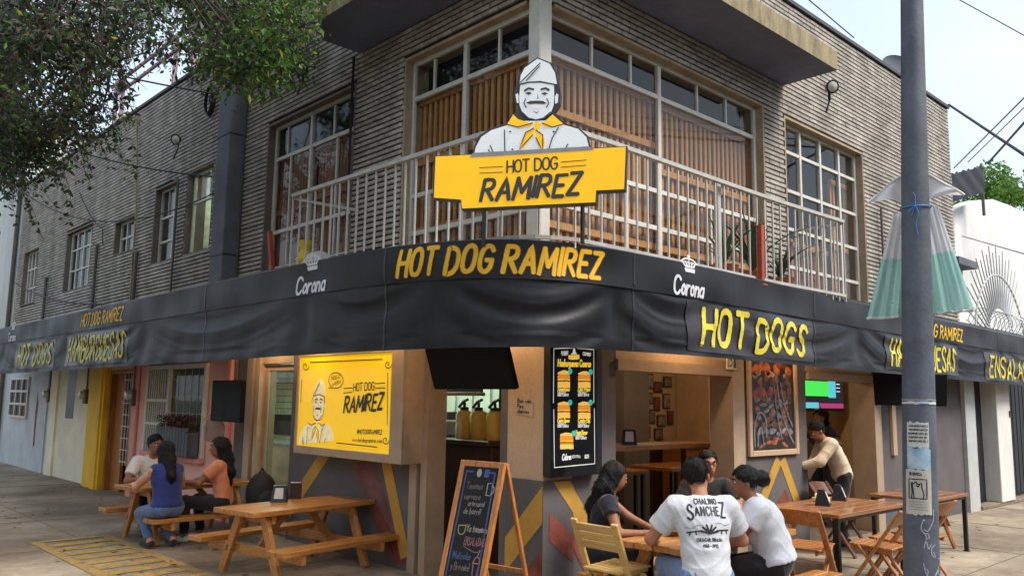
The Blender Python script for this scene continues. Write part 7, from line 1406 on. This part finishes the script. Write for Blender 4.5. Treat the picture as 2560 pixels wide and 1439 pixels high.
MB().grid(lambda u, v: Vector((12.9+2.15*u, 1.1+.012*math.sin(u*20+v*9), 5.7+.6*v+.62*u+.02*math.sin(u*37)*(v > .9)+.01*math.sin(u*90))), 30, 10).build('sheet', 'netting', nt); MB().bar((12.9, 1.15, 5.2), (12.9, 1.15, 6.35), .05, .05).build('pole', 'pipe', nt); MB().bar((15.05, 1.15, 5.8), (15.05, 1.15, 6.95), .05, .05).build('pole', 'pipe', nt)
def bush(name, lab, base, h, R, n, m='leaf_green', seed=1):
    t = thing(name, lab, 'tree', base); r = random.Random(seed); b = Vector(base); MB().tube([b, b+Vector((.1, 0, h*.5)), b+Vector((0, .1, h))], [.16, .12, .05], 8).build('trunk', 'bark', t, smooth=True)
    B = MB(); cl = [b+Vector((r.gauss(0, R*.5), r.gauss(0, R*.5), h+r.gauss(0, R*.35))) for _ in range(22)]
    for k in range(n):
        c = r.choice(cl)+Vector((r.gauss(0, 1), r.gauss(0, 1), r.gauss(0, .8))).normalized()*R*.35*r.random()**.4; d = Vector((r.gauss(0, 1), r.gauss(0, 1), r.gauss(-.2, .8))); leaf(B, c, d, .16, .06)
    B.build('crown', m, t)
bush('background_tree', 'green tree crown showing above the white neighbour house', (30.0, 5.5, 0), 8.9, 2.0, 9000, 'leaf_lime', 5); bush('background_tree', 'green tree behind the brick parapet and the pink frame', (5.0, 16.0, 0), 8.2, 2.2, 6000, 'leaf_green', 6)
mat('pale_render', S(206, 208, 204), 0.85, var=0.1, scale=.8, stretch=(1, 1, .3))
nb2 = thing('pale_neighbour_building', 'pale plastered building adjoining the far end of the brick facade', 'building', (2, 22, 0)); MB().box(.0, 6, YE+.03, 30, 0, 8.2).build('wall', 'pale_render', nb2); MB().tube([(-.06, YE+.2, 0), (-.06, YE+.2, 7)], .05).build('drain_pipe', 'pipe', nb2); MB().box(-.02, -.001, YE+.6, 24, 0, 2.6).build('plinth', 'grey_white', nb2)
# buildings across the two streets (seen only in reflections)
for (a, b, c, d, h, m, lab) in ((-22, -14, -6, 26, 7.5, 'cream_wall', 'plain rendered house across the tree lined street'), (-4, 26, -24, -16, 8, 'grey_wall', 'plain rendered house across the side street'), (-26, -14, -26, -14, 9, 'beige', 'plain rendered house diagonally across the crossing')):
    t = thing('street_house', lab, 'building', ((a+b)/2, (c+d)/2, -.14)); MB().box(a, b, c, d, -.139, h).build('wall', m, t)
    for k in range(6):
        for z in (1.2, 4.4):
            if lab.endswith('crossing'): MB().box(a+1.2+k*1.8, a+2.2+k*1.8, d, d+.03, z, z+1.6).build('window', 'black_door', t)
            elif c < -10: MB().box(a+1.5+k*4.6, a+3+k*4.6, d, d+.03, z, z+1.6).build('window', 'black_door', t)
            else: MB().box(b, b+.03, c+1.5+k*5, c+3+k*5, z, z+1.6).build('window', 'black_door', t)
for k, (x, y) in enumerate(((6, -11), (-1, -12))): bush('street_tree', 'street tree across the road, number %s counted from the corner' % ('one', 'two')[k], (x, y, -.14), 5.5, 2.2, 4500, 'leaf_green', 40+k)

# fallen leaves and scraps on the pavement
lt_ = MB(); lr = random.Random(77)
for k in range(150):
    if k % 3: c = Vector((lr.uniform(-3.2, -.15), lr.uniform(2.0, 14), .009))
    else: c = Vector((lr.uniform(1.5, 9), lr.uniform(-3.2, -.3), .009))
    a = lr.uniform(0, 6.28); d = Vector((math.cos(a), math.sin(a), 0))*lr.uniform(.02, .05); n_ = Vector((-d.y, d.x, 0))*.35
    lt_.add([c-d, c+n_+Vector((0, 0, .008)), c+d, c-n_+Vector((0, 0, .006))], [(0, 1, 2), (0, 2, 3)])
lt_.build('fallen_leaves', 'dry_leaf', kind='stuff', label='dry fallen leaves scattered over the pavement', cat='leaves')

# ------------------------------------------------------------------ to metres
_done = set()
for o in list(bpy.data.objects):
    if o.type == 'CAMERA': continue
    o.location = o.location*K
    if o.type == 'MESH' and o.data.name not in _done:
        _done.add(o.data.name); o.data.transform(Matrix.Scale(K, 4))
    if o.type == 'LIGHT' and o.data.type == 'POINT': o.data.energy *= K*K
